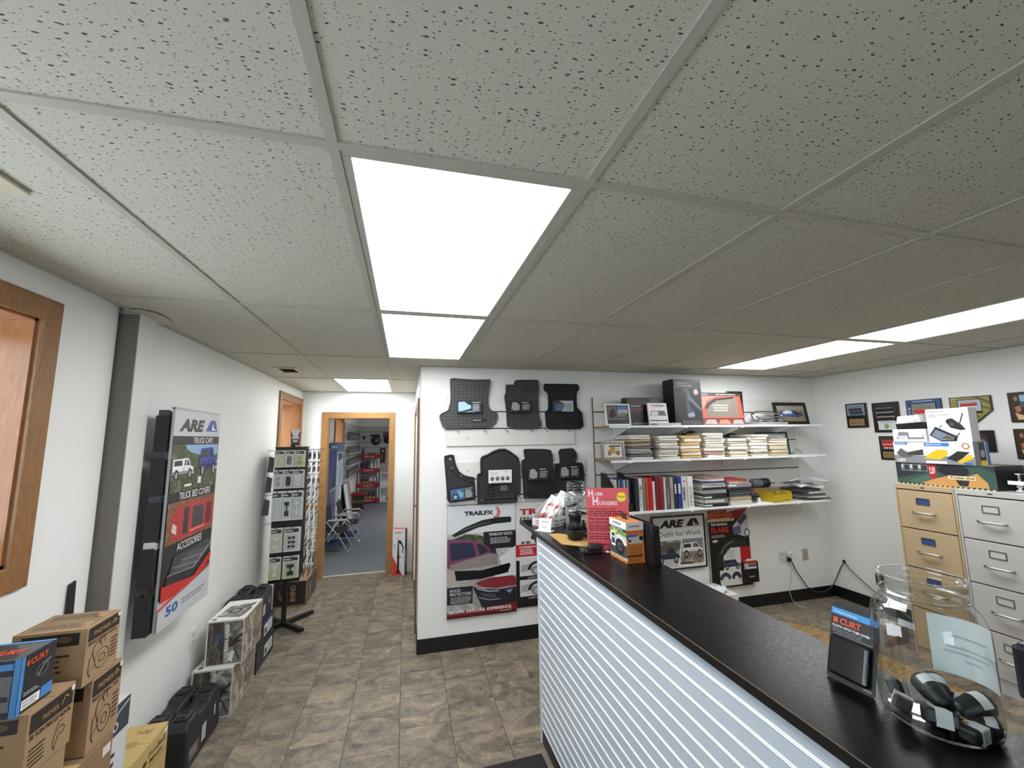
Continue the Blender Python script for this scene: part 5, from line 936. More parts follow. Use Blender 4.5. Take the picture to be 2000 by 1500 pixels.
def flat_stack(base, x, y, items, where):
    z = base; n = len(items)
    for i, (kind, w, d, h, c, nm, rz_) in enumerate(items):
        lab = '%s, %s from the bottom in the %s, bottom shelf' % (nm, ['first', 'second', 'third', 'fourth', 'fifth', 'sixth', 'seventh', 'eighth', 'ninth', 'tenth', 'eleventh', 'twelfth'][i], where)
        if kind == 'cat': catalogue(lab, (x, y, z+.0005), w, d, h-.001, c, rz_, 'flat stacks on the bottom shelf')
        else:
            t = thing('ring_binder', lab, 'binder', (x, y, z+.0005), rz_, 'flat stacks on the bottom shelf'); m = M(c, .45); hh = h-.001
            G().box(-w/2, -d/2, 0, w/2, d/2, .003).box(-w/2, -d/2, hh-.003, w/2, d/2, hh).box(-w/2, -d/2, .003, w/2, -d/2+.003, hh-.003).build('cover', t, m, .001); G().box(-w/2+.008, -d/2+.006, .004, w/2-.008, d/2-.01, hh-.004).build('paper', t, M((222, 220, 212), .8))
            if kind == 'lab': art(t, (-w/2, -d/2, 0), (1, 0, 0), (0, 0, 1), w, hh, [('r', (214, 214, 212), .05, .25, .85, .75), ('t', (70, 70, 74), 'Warehouse Catalog', .12, .4, .25, {'w': .64})], 'spine_label')
            if kind == 'half': art(t, (-w/2, -d/2, 0), (1, 0, 0), (0, 0, 1), w, hh, [('r', (214, 214, 212), .02, .3, .35, .75)], 'spine_label')
            if kind == 'dots': art(t, (-w/2, -d/2, 0), (1, 0, 0), (0, 0, 1), w, hh, [('c', (60, 60, 62), .12+.19*q, .45, .02, .14) for q in range(5)], 'ring_holes')
        z += h
    return z
flat_stack(z3, 2.985, 2.60, [('half', .27, .29, .030, (34, 34, 38), 'black binder', 0), ('lab', .265, .29, .042, (120, 120, 120), 'grey long-labelled binder', 0), ('half', .26, .28, .03, (36, 36, 40), 'black binder with short label', .02), ('cat', .26, .27, .018, (60, 60, 64), 'dark catalogue', .03), ('x', .262, .28, .034, (140, 138, 136), 'light grey binder', -.02), ('x', .262, .28, .022, (30, 30, 34), 'thin black binder', .01), ('dots', .27, .25, .022, (224, 224, 222), 'white punched pad', .05), ('cat', .255, .27, .022, (150, 146, 144), 'grey catalogue', 0), ('cat', .25, .27, .014, (84, 92, 150), 'violet-blue catalogue', .02), ('cat', .255, .27, .022, (206, 198, 190), 'pale catalogue', -.06), ('cat', .25, .27, .018, (150, 128, 118), 'brownish magazine', .08)], 'first flat stack')
flat_stack(z3, 3.275, 2.60, [('x', .25, .28, .034, (204, 200, 192), 'pale grey binder', 0), ('cat', .25, .27, .016, (214, 210, 202), 'white catalogue', .02), ('x', .24, .28, .028, (180, 156, 120), 'tan binder', .02), ('cat', .245, .27, .024, (64, 66, 84), 'dark blue-grey catalogue', -.03), ('cat', .25, .27, .02, (88, 86, 92), 'dark grey catalogue', .02), ('cat', .25, .27, .022, (56, 56, 64), 'blackish catalogue', 0), ('x', .255, .28, .022, (40, 40, 44), 'thin black binder', .02), ('half', .262, .28, .036, (130, 130, 128), 'grey binder with white label', -.01), ('cat', .25, .25, .016, (190, 186, 180), 'pale curled catalogue', .06), ('cat', .23, .24, .02, (170, 60, 54), 'red picture magazine', -.12)], 'second flat stack')
bag('clear bag of small fittings beside the yellow box', (3.53, 2.60, z3+.045), .065, .075, CLEAR, 9)
t = thing('cable_bundle', 'black coiled cable bundle on the bottom shelf', 'cable', (3.51, 2.57, z3+.001))
G().tube([(.075*math.cos(a)*(1-.01*i), .065*math.sin(a), .010+.0013*i) for i, a in enumerate([q*math.pi/8 for q in range(56)])], .0085, 6).build('coil', t, BLACK); G().box(-.012, -.08, 0, .02, -.05, .05).build('barcode_tag', t, M((214, 214, 210), .5))
t = thing('yellow_box', 'open yellow cardboard counter box on the bottom shelf', 'box', (3.765, 2.56, z3+.001), .05); YL = M((186, 160, 34), .5, n=.06)
G().box(-.12, -.1, 0, .12, -.097, .075).box(-.12, .097, 0, .12, .1, .115).box(-.12, -.097, 0, -.117, .097, .1).box(.117, -.097, 0, .12, .097, .1).box(-.117, -.097, 0, .117, .097, .003).build('tray', t, YL)
art(t, (-.12, -.1, 0), (1, 0, 0), (0, 0, 1), .24, .075, [('r', (206, 182, 60), .45, .1, .97, .5), ('tx', (90, 70, 10), .5, .15, .93, .45, 1)], 'printed_front')
bag('clear bag spilling over the yellow box', (3.80, 2.53, z3+.055), .06, .06, CLEAR, 14)
t = thing('electric_motor', 'grey and black cylindrical part behind the yellow box', 'car part', (3.72, 2.69, z3+.165))
G().lathe([(.0, -.085), (.04, -.085), (.045, -.075), (.045, .02), (.04, .03)], 18, axis='x').build('grey_barrel', t, M((120, 124, 132), .4, .5)); G().lathe([(.046, .03), (.046, .11), (.03, .115), (0, .115)], 18, axis='x').build('black_cap', t, BLACK)
tag(G().box(3.62, 2.65, z3+.001, 3.86, 2.74, z3+.118).build('carton', None, CARD2, .002), 'small brown carton holding up the cylindrical part', 'box')
for i in range(5):
    c = [(120, 114, 108), (190, 184, 178), (84, 82, 84), (200, 196, 190), (60, 60, 62)][i]; dx = [.03, .0, -.02, .02, -.06][i]
    catalogue('%s booklet, %s from the bottom of the paper pile near the corner' % (cname(c), ['first', 'second', 'third', 'fourth', 'fifth'][i]), (4.20+dx, 2.59, z3+.001+.022*i), .30-.012*i, .25, .0205, c, .06*(i-2), 'paper pile near the corner')
t = thing('plastic_sheet', 'loose white plastic sheet on top of the paper pile', 'plastic sheet', (4.17, 2.59, z3+.115))
G().sheet(lambda u, v: (-.26+.50*u, -.12+.22*v, .06+.028*math.sin(4*u+1)*math.cos(3*v)+.014*math.sin(13*u)*v+.04*u*(1-v)), 18, 8).sheet(lambda u, v: (-.16+.3*u, -.13+.16*v, .018+.016*math.sin(6*u)+.03*v), 10, 4).build('folded_sheet', t, M((222, 224, 230), .35, n=.05))
tag(G().tube([(3.95, 2.52, z3+.02), (4.05, 2.47, z3+.03), (4.15, 2.46, z3+.012), (4.3, 2.47, z3+.008), (4.34, 2.5, z3+.01)], .006, 6).build('black_strap', None, BLACK), 'thin black strap in front of the paper pile', 'strap')
# ---- outlets and cable in the corner
outlet('white double outlet with plugs on the back wall', 4.04, YB, .458, 0, (214, 214, 212), double=True)
outlet('beige single jack plate on the back wall', 4.325, YB, .456, 0, (178, 164, 140), n=1, kind='jack plate')
t = thing('power_cord', 'dark power cord looping from the double outlet to the wall hole', 'cord', (0, 0, 0))
G().tube([(4.09, 2.752, .425), (4.10, 2.735, .405), (4.15, 2.75, .32), (4.21, 2.752, .24), (4.28, 2.75, .14), (4.36, 2.745, .085), (4.45, 2.74, .07), (4.54, 2.735, .085), (4.61, 2.725, .14), (4.645, 2.70, .24), (4.66, 2.66, .34), (4.676, 2.64, .383)], .0055, 8).build('cable', t, M((58, 56, 56), .5))
G().box(4.068, 2.735, .408, 4.10, 2.768, .445).build('plug', t, BLACK, .004)
t = thing('adapter_plug', 'clear white adapter plug in the double outlet', 'plug', (4.088, YB-.006, .485)); G().box(-.025, -.04, -.02, .025, 0, .022).build('plug_body', t, M((226, 228, 230), .3), .006); G().box(-.012, -.048, -.01, .014, -.04, .012).build('plug_face', t, M((190, 194, 198), .3), .002)
tag(G().tube([(4.10, 2.755, .44), (4.118, 2.758, .34), (4.09, 2.76, .22), (4.045, 2.755, .14), (4.035, 2.72, .05), (4.05, 2.66, .006), (4.08, 2.60, .004)], .0028, 6).build('thin_cord', None, M((190, 184, 176), .5)), 'thin pale cord hanging from the double outlet to the floor', 'cord')
t = thing('cable_grommet', 'dark cable hole on right wall near the corner', 'grommet', (XR, 2.64, .387)); G().lathe([(.018, 0), (.020, -.004), (.012, -.005)], 14, axis='x').build('ring', t, BLK2)
tag(G().tube([(4.676, 2.637, .383), (4.655, 2.58, .34), (4.65, 2.48, .27), (4.65, 2.36, .19), (4.655, 2.26, .14), (4.64, 2.05, .05), (4.62, 1.95, .008)], .005, 8).build('cable', None, M((96, 92, 90), .5)), 'grey cable running down right wall from the cable hole', 'cord')
outlet('dark outlet on right wall behind the jar', XR, 2.31, .30, -math.pi/2, (52, 48, 46))
# ---- things on the floor behind the counter
t = thing('floor_board', 'plywood-pattern board lying on the floor behind the counter', 'board', (3.27, 1.79, 0), .10)
WG = mat_wood('streaked_plywood', (70, 52, 30), (200, 164, 106), (1.2, 9, 1), .6)
G().prism([(-.55, -.75), (.48, -.75), (.56, .2), (.48, .47), (.2, .80), (-.55, .80)], .0, .012, 'z').build('board', t, WG, .002)
carton('cardboard_box', 'small brown carton on the floor near right wall', 'box', (4.12, 1.93, .001), (.26, .2, .13), CARD2, {'top': [('r', (216, 214, 210), .35, .3, .9, .8), ('tx', (90, 90, 90), .4, .35, .85, .75, 4)]})
carton('storage_box', 'white storage carton under the framed work truck poster', 'box', (2.86, 2.56, .001), (.5, .3, .30), M((214, 212, 208), .6), {})
t = thing('tape_roll', 'brown tape roll lying on the white storage carton', 'tape roll', (2.74, 2.52, .302)); G().lathe([(.028, 0), (.05, 0), (.05, .048), (.028, .048), (.028, 0)], 20, cap0=False, cap1=False).build('roll', t, M((66, 50, 44), .5)); G().lathe([(.0275, .0), (.0275, .048)], 20, cap0=False, cap1=False).build('core', t, CARD)
t = thing('crumpled_paper', 'crumpled white paper on the white storage carton', 'paper', (2.96, 2.52, .302)); G().sheet(lambda u, v: (-.1+.2*u, -.07+.14*v, .012+.018*math.sin(9*u+4*v)*math.cos(7*v)+.012*u), 12, 8).build('sheet', t, M((224, 226, 228), .7))
# ================================================================== on the counter
ZC = 1.1602
def lean(t, ang, axis='x'): t.rotation_euler = (ang, 0, t.rotation_euler[2])
# ---- counter display tray of clip packs
t = thing('display_tray', 'white cardboard display tray of red-handled packs at the far counter end', 'display tray', (1.115, 1.775, ZC), -1.0)
wt_ = M((214, 214, 212), .5)
G().box(-.075, -.11, 0, .075, -.107, .05).box(-.075, .107, 0, .075, .11, .15).box(-.075, -.107, 0, .075, .107, .003).build('tray', t, wt_)
G().prism([(-.11, 0), (.11, 0), (.11, .15), (.06, .15), (-.11, .05)], -.075, -.072, 'x').prism([(-.11, 0), (.11, 0), (.11, .15), (.06, .15), (-.11, .05)], .072, .075, 'x').build('tray_side', t, wt_)
art(t, (-.075, -.11, 0), (1, 0, 0), (0, 0, 1), .15, .05, [('t', (180, 40, 44), 'CLIP', .2, .35, .4, {'w': .4, 'b': .03}), ('r', RED, .1, .1, .9, .16)], 'printed_front')
art(t, (.075, -.11, 0), (0, 1, 0), (0, 0, 1), .22, .15, [('t', (30, 30, 32), 'Z', .58, .42, .3, {'w': .2, 'b': .05}), ('t', (30, 30, 32), 'The strong', .2, .18, .09, {'w': .62, 'b': .03}), ('t', (30, 30, 32), 'Sold each', .2, .05, .09, {'w': .55, 'b': .03})], 'printed_side')
rzt = -1.0
for i, (dx, dy, dz) in enumerate(((-.04, -.07, .02), (.03, -.08, .01), (-.035, -.01, .075), (.035, -.02, .07), (0, .05, .10))):
    v = Matrix.Rotation(rzt, 4, 'Z') @ Vector((dx, dy, dz))
    p = thing('clip_pack', 'clear pack with red handle, %s in the white display tray' % ['front left', 'front right', 'middle left', 'middle right', 'rear'][i], 'package', (1.115+v.x, 1.775+v.y, ZC+dz), 0, 'packs in the display tray', rot=(-.62, .30, rzt))
    G().box(-.034, -.003, 0, .034, 0, .125).build('backing_card', p, CLEAR); G().hexa([(-.03, -.003, .004), (.03, -.003, .004), (.03, -.003, .12), (-.03, -.003, .12)], [(-.026, -.02, .008), (.026, -.02, .008), (.026, -.02, .115), (-.026, -.02, .115)]).build('blister', p, CLEAR)
    G().tube([(-.005, -.012, .012), (.0, -.012, .04), (.008, -.012, .066)], [.009, .014, .008], 8).build('red_handle', p, M((186, 40, 38), .35)); G().tube([(.008, -.012, .066), (.0, -.012, .085), (-.01, -.012, .1)], .004, 6).build('steel_jaw', p, STEEL); art(p, (-.034, -.003, 0), (1, 0, 0), (0, 0, 1), .068, .125, [('r', (186, 188, 190), .08, .84, .92, .97), ('tx', (150, 150, 154), .55, .3, .95, .7, 4)], 'printed_card')
# ---- plastic jar of cards behind the tray
t = thing('plastic_jar', 'smaller clear jar with white label at far counter end', 'jar', (1.205, 1.56, ZC))
G().lathe([(.066, .001), (.072, .008), (.074, .03), (.074, .20), (.070, .222), (.060, .236), (.057, .24), (.057, .246), (.061, .25), (.057, .254), (.057, .262), (.061, .266), (.057, .27), (.057, .29)], 28, cap1=False).build('jar_body', t, JARM)
G().tube([(.0575*math.cos(a), .0575*math.sin(a), .29) for a in [i*math.pi/14 for i in range(28)]], .002, 6, closed=True).build('rim', t, JARM)
G().sheet(lambda u, v: (.0752*math.cos(-2.6+1.5*u), .0752*math.sin(-2.6+1.5*u), .03+.10*v), 12, 1).build('paper_label', t, M((224, 224, 222), .6))
for i in range(5):
    a = -2.5+.3*i; y = .11-.016*i
    G().sheet(lambda u, v: (.0757*math.cos(-2.45+1.1*u), .0757*math.sin(-2.45+1.1*u), y+.004*v), 8, 1).build('label_text', t, M((170, 80, 80) if i < 2 else (90, 90, 92), .6))
rnd = random.Random(2)
for i in range(9):
    p = thing('silver_sachet', 'silver foil sachet, %s from the bottom inside the smaller clear jar' % ['first', 'second', 'third', 'fourth', 'fifth', 'sixth', 'seventh', 'eighth', 'ninth'][i], 'sachet', (1.205+rnd.uniform(-.025, .025), 1.56+rnd.uniform(-.025, .025), ZC+.02+.018*i), group='sachets inside the smaller jar', rot=(rnd.uniform(-.6, .6), rnd.uniform(-.6, .6), rnd.uniform(0, 3)))
    G().sheet(lambda u, v: (-.035+.07*u, -.03+.06*v, .006*math.sin(8*u+i)*math.sin(6*v)), 8, 6).build('foil', p, M((150, 154, 160), .25, .8))
# ---- price card in a holder
t = thing('price_card', 'small white price card in a clear holder on the counter edge', 'card', (1.008, 1.60, ZC), -.8)
G().hexa([(-.055, -.03, 0), (.055, -.03, 0), (.055, .025, 0), (-.055, .025, 0)], [(-.055, -.03, .003), (.055, -.03, .003), (.055, .025, .003), (-.055, .025, .003)]).build('holder_foot', t, M((222, 224, 226), .2))
o = G().box(-.042, -.0015, 0, .042, .0015, .072).build('card', t, M((228, 232, 238), .5)); o.rotation_euler = (-.3, 0, 0); o.location = (0, -.004, .003)
art(o, (-.042, -.0015, 0), (1, 0, 0), (0, 0, 1), .084, .072, [('t', (50, 54, 66), 'LEDSTAR', .24, .66, .1, {'w': .52, 'b': .03}), ('t', (60, 64, 76), 'Product Cards', .18, .44, .09, {'w': .64}), ('tx', (110, 112, 120), .3, .2, .7, .34, 1)], 'printed_text')
frame_pic('narrow framed card behind the wheel hub on the counter', 1.145, 1.235, ZC-.001, .155, 1.44, .08, M((150, 150, 152), .4), .006, [('r', (210, 216, 212), 0, 0, 1, 1), ('p', (40, 44, 46), [(0, .95), (1, .8), (1, .6), (0, .75)]), ('r', (190, 186, 150), .1, .6, .9, .74), ('tx', (70, 110, 90), .05, .05, .95, .52, 9)])
# ---- manila envelope under the hub
tag(G().prism([(.99, 1.26), (1.15, 1.13), (1.23, 1.28), (1.06, 1.50), (1.0, 1.50)], ZC, ZC+.0025, 'z').build('manila_envelope', None, M((186, 148, 88), .75, n=.1)), 'tan envelope lying under the black wheel hub', 'envelope')
# ---- wheel hub
t = thing('wheel_hub', 'black trailer wheel hub with studs on the counter', 'wheel hub', (1.10, 1.335, ZC+.003)); HM = M((24, 24, 26), .45, n=.2, s=50, bump=.2)
G().lathe([(.0, 0), (.038, 0), (.042, .006), (.046, .02), (.056, .034), (.066, .044)], 28, cap1=False).build('lower_body', t, HM)
fl = [( (.078 if i % 4 < 2 else .066)*math.cos(i*math.pi/10), (.078 if i % 4 < 2 else .066)*math.sin(i*math.pi/10)) for i in range(20)]
G().prism(fl, .044, .057, 'z').build('flange', t, HM, .003)
G().lathe([(.040, .057), (.040, .078), (.034, .084), (.034, .12), (.037, .122), (.037, .136), (.033, .146), (.018, .149), (0, .150)], 28).build('grease_cap', t, HM)
for i in range(5): 
    a = i*2*math.pi/5+.3; G().lathe([(.007, .057), (.007, .095), (.005, .098)], 10, (.060*math.cos(a), .060*math.sin(a), 0)).build('wheel_stud', t, HM)
# ---- red sign
t = thing('counter_sign', 'red paper sign with white title and yellow starburst on the counter', 'sign', (1.183, 1.10, ZC), -.42); w, h = .213, .305
G().box(-w/2, -.0012, .0, w/2, .0012, h).build('acrylic_holder', t, M((200, 92, 98), .4)); 
SR = (206, 84, 92); T2 = (88, 30, 36)
art(t, (-w/2, -.0012, 0), (1, 0, 0), (0, 0, 1), w, h, [('r', SR, 0, 0, 1, 1), ('t', (226, 206, 214), 'H', .05, .86, .105, {'w': .12, 'b': .05}), ('t', (226, 206, 214), 'UBB', .2, .875, .05, {'w': .2, 'b': .03}), ('t', (226, 206, 214), 'H', .15, .72, .125, {'w': .14, 'b': .05}), ('t', (226, 206, 214), 'UGGERS', .31, .72, .06, {'w': .43, 'b': .03}), ('t', T2, '"They Save"', .42, .80, .028, {'w': .26}), ('c', (232, 212, 60), .84, .855, .115, .078), ('t', (70, 62, 30), 'New!!', .735, .84, .045, {'w': .22}),
    ('t', T2, 'What does a grease cap do?', .04, .645, .026, {'w': .66, 'b': .02}), ('tx', T2, .04, .53, .95, .63, 3), ('t', T2, 'What happens when it', .04, .475, .032, {'w': .6, 'b': .02}), ('t', T2, "isn't there to do it?", .04, .42, .032, {'w': .55, 'b': .02}), ('tx', T2, .04, .29, .95, .40, 4), ('t', T2, 'How can Hubb Huggers help?', .04, .235, .03, {'w': .72, 'b': .02}), ('tx', T2, .04, .15, .95, .22, 2), ('t', T2, 'Hubb Huggers...Only', .04, .07, .03, {'w': .7, 'b': .02})], 'printed_sheet')
G().box(-w/2, .002, 0, w/2, .05, .002).box(-w/2, .0012, 0, w/2, .003, h*.8).build('stand', t, CLEAR)
# ---- clamshell with rubber part
t = thing('clamshell_pack', 'clear clamshell pack with black rubber cap lying in front of the red sign', 'package', (1.075, 1.075, ZC), -.12)
G().box(-.075, -.045, 0, .085, .045, .003).build('tray_lip', t, CLEAR, .001)
G().hexa([(-.062, -.034, .003), (.062, -.034, .003), (.062, .034, .003), (-.062, .034, .003)], [(-.05, -.026, .04), (.052, -.026, .04), (.052, .026, .04), (-.05, .026, .04)]).build('dome', t, CLEAR, .004)
G().lathe([(0, -.04), (.016, -.04), (.019, -.034), (.019, .02), (.015, .034), (0, .036)], 18, (.022, 0, .022), axis='x').build('rubber_cap', t, M((26, 26, 28), .45)); G().box(-.05, -.02, .004, -.025, .02, .018).build('spare_clip', t, M((60, 56, 56), .5), .003); G().box(.066, -.03, .003, .084, .0, .0036).build('price_sticker', t, M((226, 226, 226), .5))
# ---- camera box
ORG = (206, 122, 58)
carton('retail_box', 'orange and white vehicle camera box standing on the counter', 'box', (1.189, .931, ZC), (.088, .158, .178), M((212, 140, 84), .4), {
    'left': [('r', (190, 200, 190), 0, 0, 1, 1), ('r', (226, 226, 224), 0, .82, 1, 1), ('t', (50, 54, 52), 'HOPKINS', .22, .885, .06, {'w': .5, 'b': .04, 'sh': .2}), ('r', (52, 56, 56), 0, .75, 1, .82), ('t', WH, 'SMART HITCH', .1, .765, .035, {'w': .7, 'b': .02}), ('p', (110, 150, 70), [(0, .75), (1, .75), (1, .62), (.6, .66), (.3, .6), (0, .62)]), ('p', (200, 190, 90), [(.2, .75), (.5, .75), (.4, .64), (.25, .6)]), ('p', (214, 216, 214), [(.4, .6), (.6, .64), (.98, .5), (.98, .36), (.5, .5)]), ('r', (66, 70, 74), 0, .12, 1, .42), ('c', (34, 34, 36), .6, .34, .27, .2), ('c', (84, 86, 90), .6, .34, .15, .11), ('c', (40, 40, 42), .62, .34, .07, .05), ('r', (226, 226, 228), .1, .3, .34, .68), ('r', (44, 48, 54), .13, .36, .31, .63), ('r', (190, 192, 196), .14, .5, .3, .55), ('r', ORG, 0, 0, 1, .06)]+[('r', (170, 130, 100), .1+.16*i, .085, .2+.16*i, .12) for i in range(5)],
    'front': [('r', ORG, 0, 0, 1, .48), ('r', (214, 210, 200), 0, .8, 1, 1), ('t', (60, 56, 50), 'HOPKINS', .14, .88, .045, {'w': .64, 'b': .03, 'sh': .2}), ('r', (206, 96, 50), 0, .72, 1, .8), ('p', (84, 88, 160), [(.0, .7), (.7, .7), (.4, .6), (.0, .58)]), ('r', (190, 190, 186), .1, .48, .9, .64), ('c', (36, 36, 38), .84, .6, .12, .06), ('r', (50, 50, 52), .1, .52, .26, .58), ('tx', (150, 84, 40), .1, .2, .9, .44, 6), ('r', (40, 34, 30), .0, .16, .86, .195), ('tx', (150, 84, 40), .1, .03, .9, .14, 3)]}, flap=False)
t = tag(G().prism([(.92, ZC+.1785), (.965, ZC+.1785), (.96, ZC+.205), (.925, ZC+.205)], 1.186, 1.19, 'x').build('hang_tab', None, M((40, 32, 30), .5)), 'dark hang tab sticking up from the orange camera box', 'tab')
# ---- black ribbed file holder
t = thing('file_holder', 'black ribbed file holder standing behind the orange camera box', 'file holder', (1.257, .905, ZC))
FB = M((22, 22, 25), .4)
G().prism([(-.115, 0), (.115, 0), (.115, .172), (-.07, .172), (-.115, .12)], -.019, -.016, 'x').prism([(-.115, 0), (.115, 0), (.115, .172), (-.07, .172), (-.115, .12)], .016, .019, 'x').build('side_wall', t, FB)
G().box(-.016, -.115, 0, .016, -.112, .168).box(-.016, .112, 0, .016, .115, .172).box(-.016, -.112, 0, .016, .112, .003).build('end_wall', t, FB)
for i in range(5): G().box(-.015+i*.0068, -.118, .004, -.0115+i*.0068, -.115, .165).build('moulded_rib', t, M((34, 34, 38), .4))
for i in range(7): G().box(-.015, -.10+i*.03, .01, .015, -.096+i*.03, .168).build('divider', t, M((74, 74, 76), .5))
# ---- big jar with plugs
JX, JY = 1.200, -.240
t = thing('plastic_jar', 'large clear plastic jar of trailer plugs in the foreground', 'jar', (JX, JY, ZC))
prof = [(.0, .002), (.06, .002), (.078, .004), (.086, .012), (.089, .03), (.089, .17), (.088, .19), (.084, .208), (.076, .222), (.069, .230), (.067, .234), (.067, .238), (.070, .2395), (.070, .2425), (.067, .244), (.067, .262), (.0685, .264), (.0685, .274)]
G().lathe(prof, 48, cap1=False).build('jar_body', t, JARM)
G().tube([(.0675*math.cos(a), .0675*math.sin(a), .275) for a in [i*math.pi/24 for i in range(48)]], .0018, 8, closed=True).tube([(.0695*math.cos(a), .0695*math.sin(a), .241) for a in [i*math.pi/24 for i in range(48)]], .0016, 8, closed=True).build('rim', t, JARM)
G().sheet(lambda u, v: (.0872*math.cos(-.95+1.5*u), .0872*math.sin(-.95+1.5*u), .075+.115*v-.012*u), 16, 1).build('paper_label', t, M((206, 214, 214), .7, n=.04))
for i, (z, u0, u1) in enumerate(((.150, .2, .75), (.128, .12, .8), (.118, .2, .85), (.105, .35, .6))):
    G().sheet(lambda u, v: (.0868*math.cos(-.95+1.5*(u0+(u1-u0)*u)), .0868*math.sin(-.95+1.5*(u0+(u1-u0)*u)), z+.0045*v-.012*(u0+(u1-u0)*u)), 10, 1).build('handwriting', t, M((168, 177, 180), .8))
G().sheet(lambda u, v: (.0897*math.cos(2.98+.20*u), .0897*math.sin(2.98+.20*u), .166+.022*v+.004*u), 6, 1).sheet(lambda u, v: (.0900*math.cos(3.06+.22*u), .0900*math.sin(3.06+.22*u), .172+.020*v), 6, 1).build('price_sticker', t, M((206, 206, 208), .8, spec=.1))
def plug(label, pos, rot, flat):
    p = thing('trailer_plug', label, 'trailer plug', (JX+pos[0], JY+pos[1], ZC+pos[2]), 0, 'plugs inside the big jar', rot=rot); B_ = M((26, 27, 30), .4, n=.1)
    if flat:
        G().box(-.026, -.014, -.012, .026, .014, .012).build('plug_body', p, B_, .005); G().box(-.010, -.0146, -.0126, .014, .0146, .0126).build('white_label', p, M((214, 216, 216), .5)); g = G()
        for i in range(4): g.tube([(.026, -.009+.006*i, 0), (.038, -.009+.006*i, 0)], .0018, 6)
        g.build('pins', p, M((196, 160, 90), .3, 1))
        for i in range(4): art(p, (-.010, -.0146, -.0126), (1, 0, 0), (0, 0, 1), .024, .025, [('tx', (70, 72, 76), .1, .1, .9, .9, 6)], 'label_print') if i == 0 else None
    else:
        G().lathe([(0, -.032), (.012, -.032), (.016, -.024), (.019, -.004), (.021, 0), (.021, .026), (.018, .030), (0, .030)], 18, axis='x').build('plug_body', p, B_)
        G().sheet(lambda u, v: (.004+.018*v, .0215*math.cos(.3+2.4*u), .0215*math.sin(.3+2.4*u)), 12, 1).build('white_label', p, M((210, 212, 212), .5)); g = G()
        for i in range(5): a = i*1.257; g.tube([(.030, .010*math.cos(a), .010*math.sin(a)), (.038, .010*math.cos(a), .010*math.sin(a))], .0018, 6)
        g.build('pins', p, M((196, 160, 90), .3, 1))
PL = [((-.052, .028, .030), (.3, .2, .6), True, 'black flat plug with barcode label at far left inside the jar'), ((-.02, .055, .034), (1.2, .5, .3), True, 'black upright plug with white label at the back of the jar'), ((-.045, -.03, .034), (1.3, .1, -.7), True, 'black plug with big white label against the near left of jar'), ((.0, .005, .052), (.4, -.3, 1.2), False, 'round black plug with gold pins on top in the jar'),
      ((.02, -.045, .024), (.1, .15, -.6), False, 'round black plug with gold pins near the front of the jar'), ((.036, .020, .04), (.2, -.5, .9), False, 'round black plug with curved label at the right back of jar'), ((.047, -.010, .03), (.9, .2, -1.2), True, 'black plug with striped label at right inside the jar'), ((.026, -.040, .046), (.2, -.2, -.3), False, 'round black plug with white sleeve at front right in jar'), ((.0, .0, .018), (0, 0, .4), True, 'black flat plug at the bottom centre of the jar'), ((-.01, -.06, .02), (0, 0, .1), True, 'black flat plug lying at the near wall of the jar')]
for pos, rot, flat, lab in PL: plug(lab, pos, rot, flat)
# ---- tube cover pack leaning on the jar
t = thing('blister_pack', 'black hitch tube cover pack with blue stripe leaning beside the jar', 'package', (1.150, -.104, ZC), rot=(-.30, 0, -1.48)); w, h = .098, .172
G().prism([(-w/2, .004), (-w/2+.004, 0), (w/2-.004, 0), (w/2, .004), (w/2, h-.012), (w/2-.012, h), (-w/2+.012, h), (-w/2, h-.012)], 0, .0025, 'y').build('backing_card', t, M((28, 28, 31), .4))
art(t, (-w/2, 0, 0), (1, 0, 0), (0, 0, 1), w, h, [('r', (60, 140, 206), .0, .82, 1, .9), ('t', WH, 'Towing Accessories', .06, .842, .03, {'w': .5}), ('t', (206, 70, 42), 'CURT', .2, .71, .075, {'w': .46, 'b': .04}), ('r', (206, 70, 42), .06, .71, .16, .78), ('t', WH, 'PLASTIC HITCH TUBE COVER', .05, .655, .028, {'w': .8, 'b': .02}), ('tx', (120, 120, 124), .05, .59, .8, .64, 2), ('r', (14, 14, 15), .34, .925, .66, .955), ('l', (170, 170, 174), [(.1, .575), (.95, .575)], .005), ('r', (190, 190, 190), .78, .04, .95, .055)], 'printed_card')
G().box(-w/2+.008, -.016, .012, w/2-.008, 0, h*.56).build('tube_cover', t, M((16, 17, 21), .14), .007, 3)
# ---- item cut by the right edge of the photo
t = thing('hand_tool', 'black and yellow item cut by the right edge beside the jar', 'tool', (1.432, -.28, .76))
G().box(-.03, -.025, .42, .03, .025, .53).build('black_head', t, M((44, 46, 54), .25), .01); G().box(-.03, -.022, .0, .03, .022, .40).build('yellow_body', t, M((206, 176, 40), .4), .006)
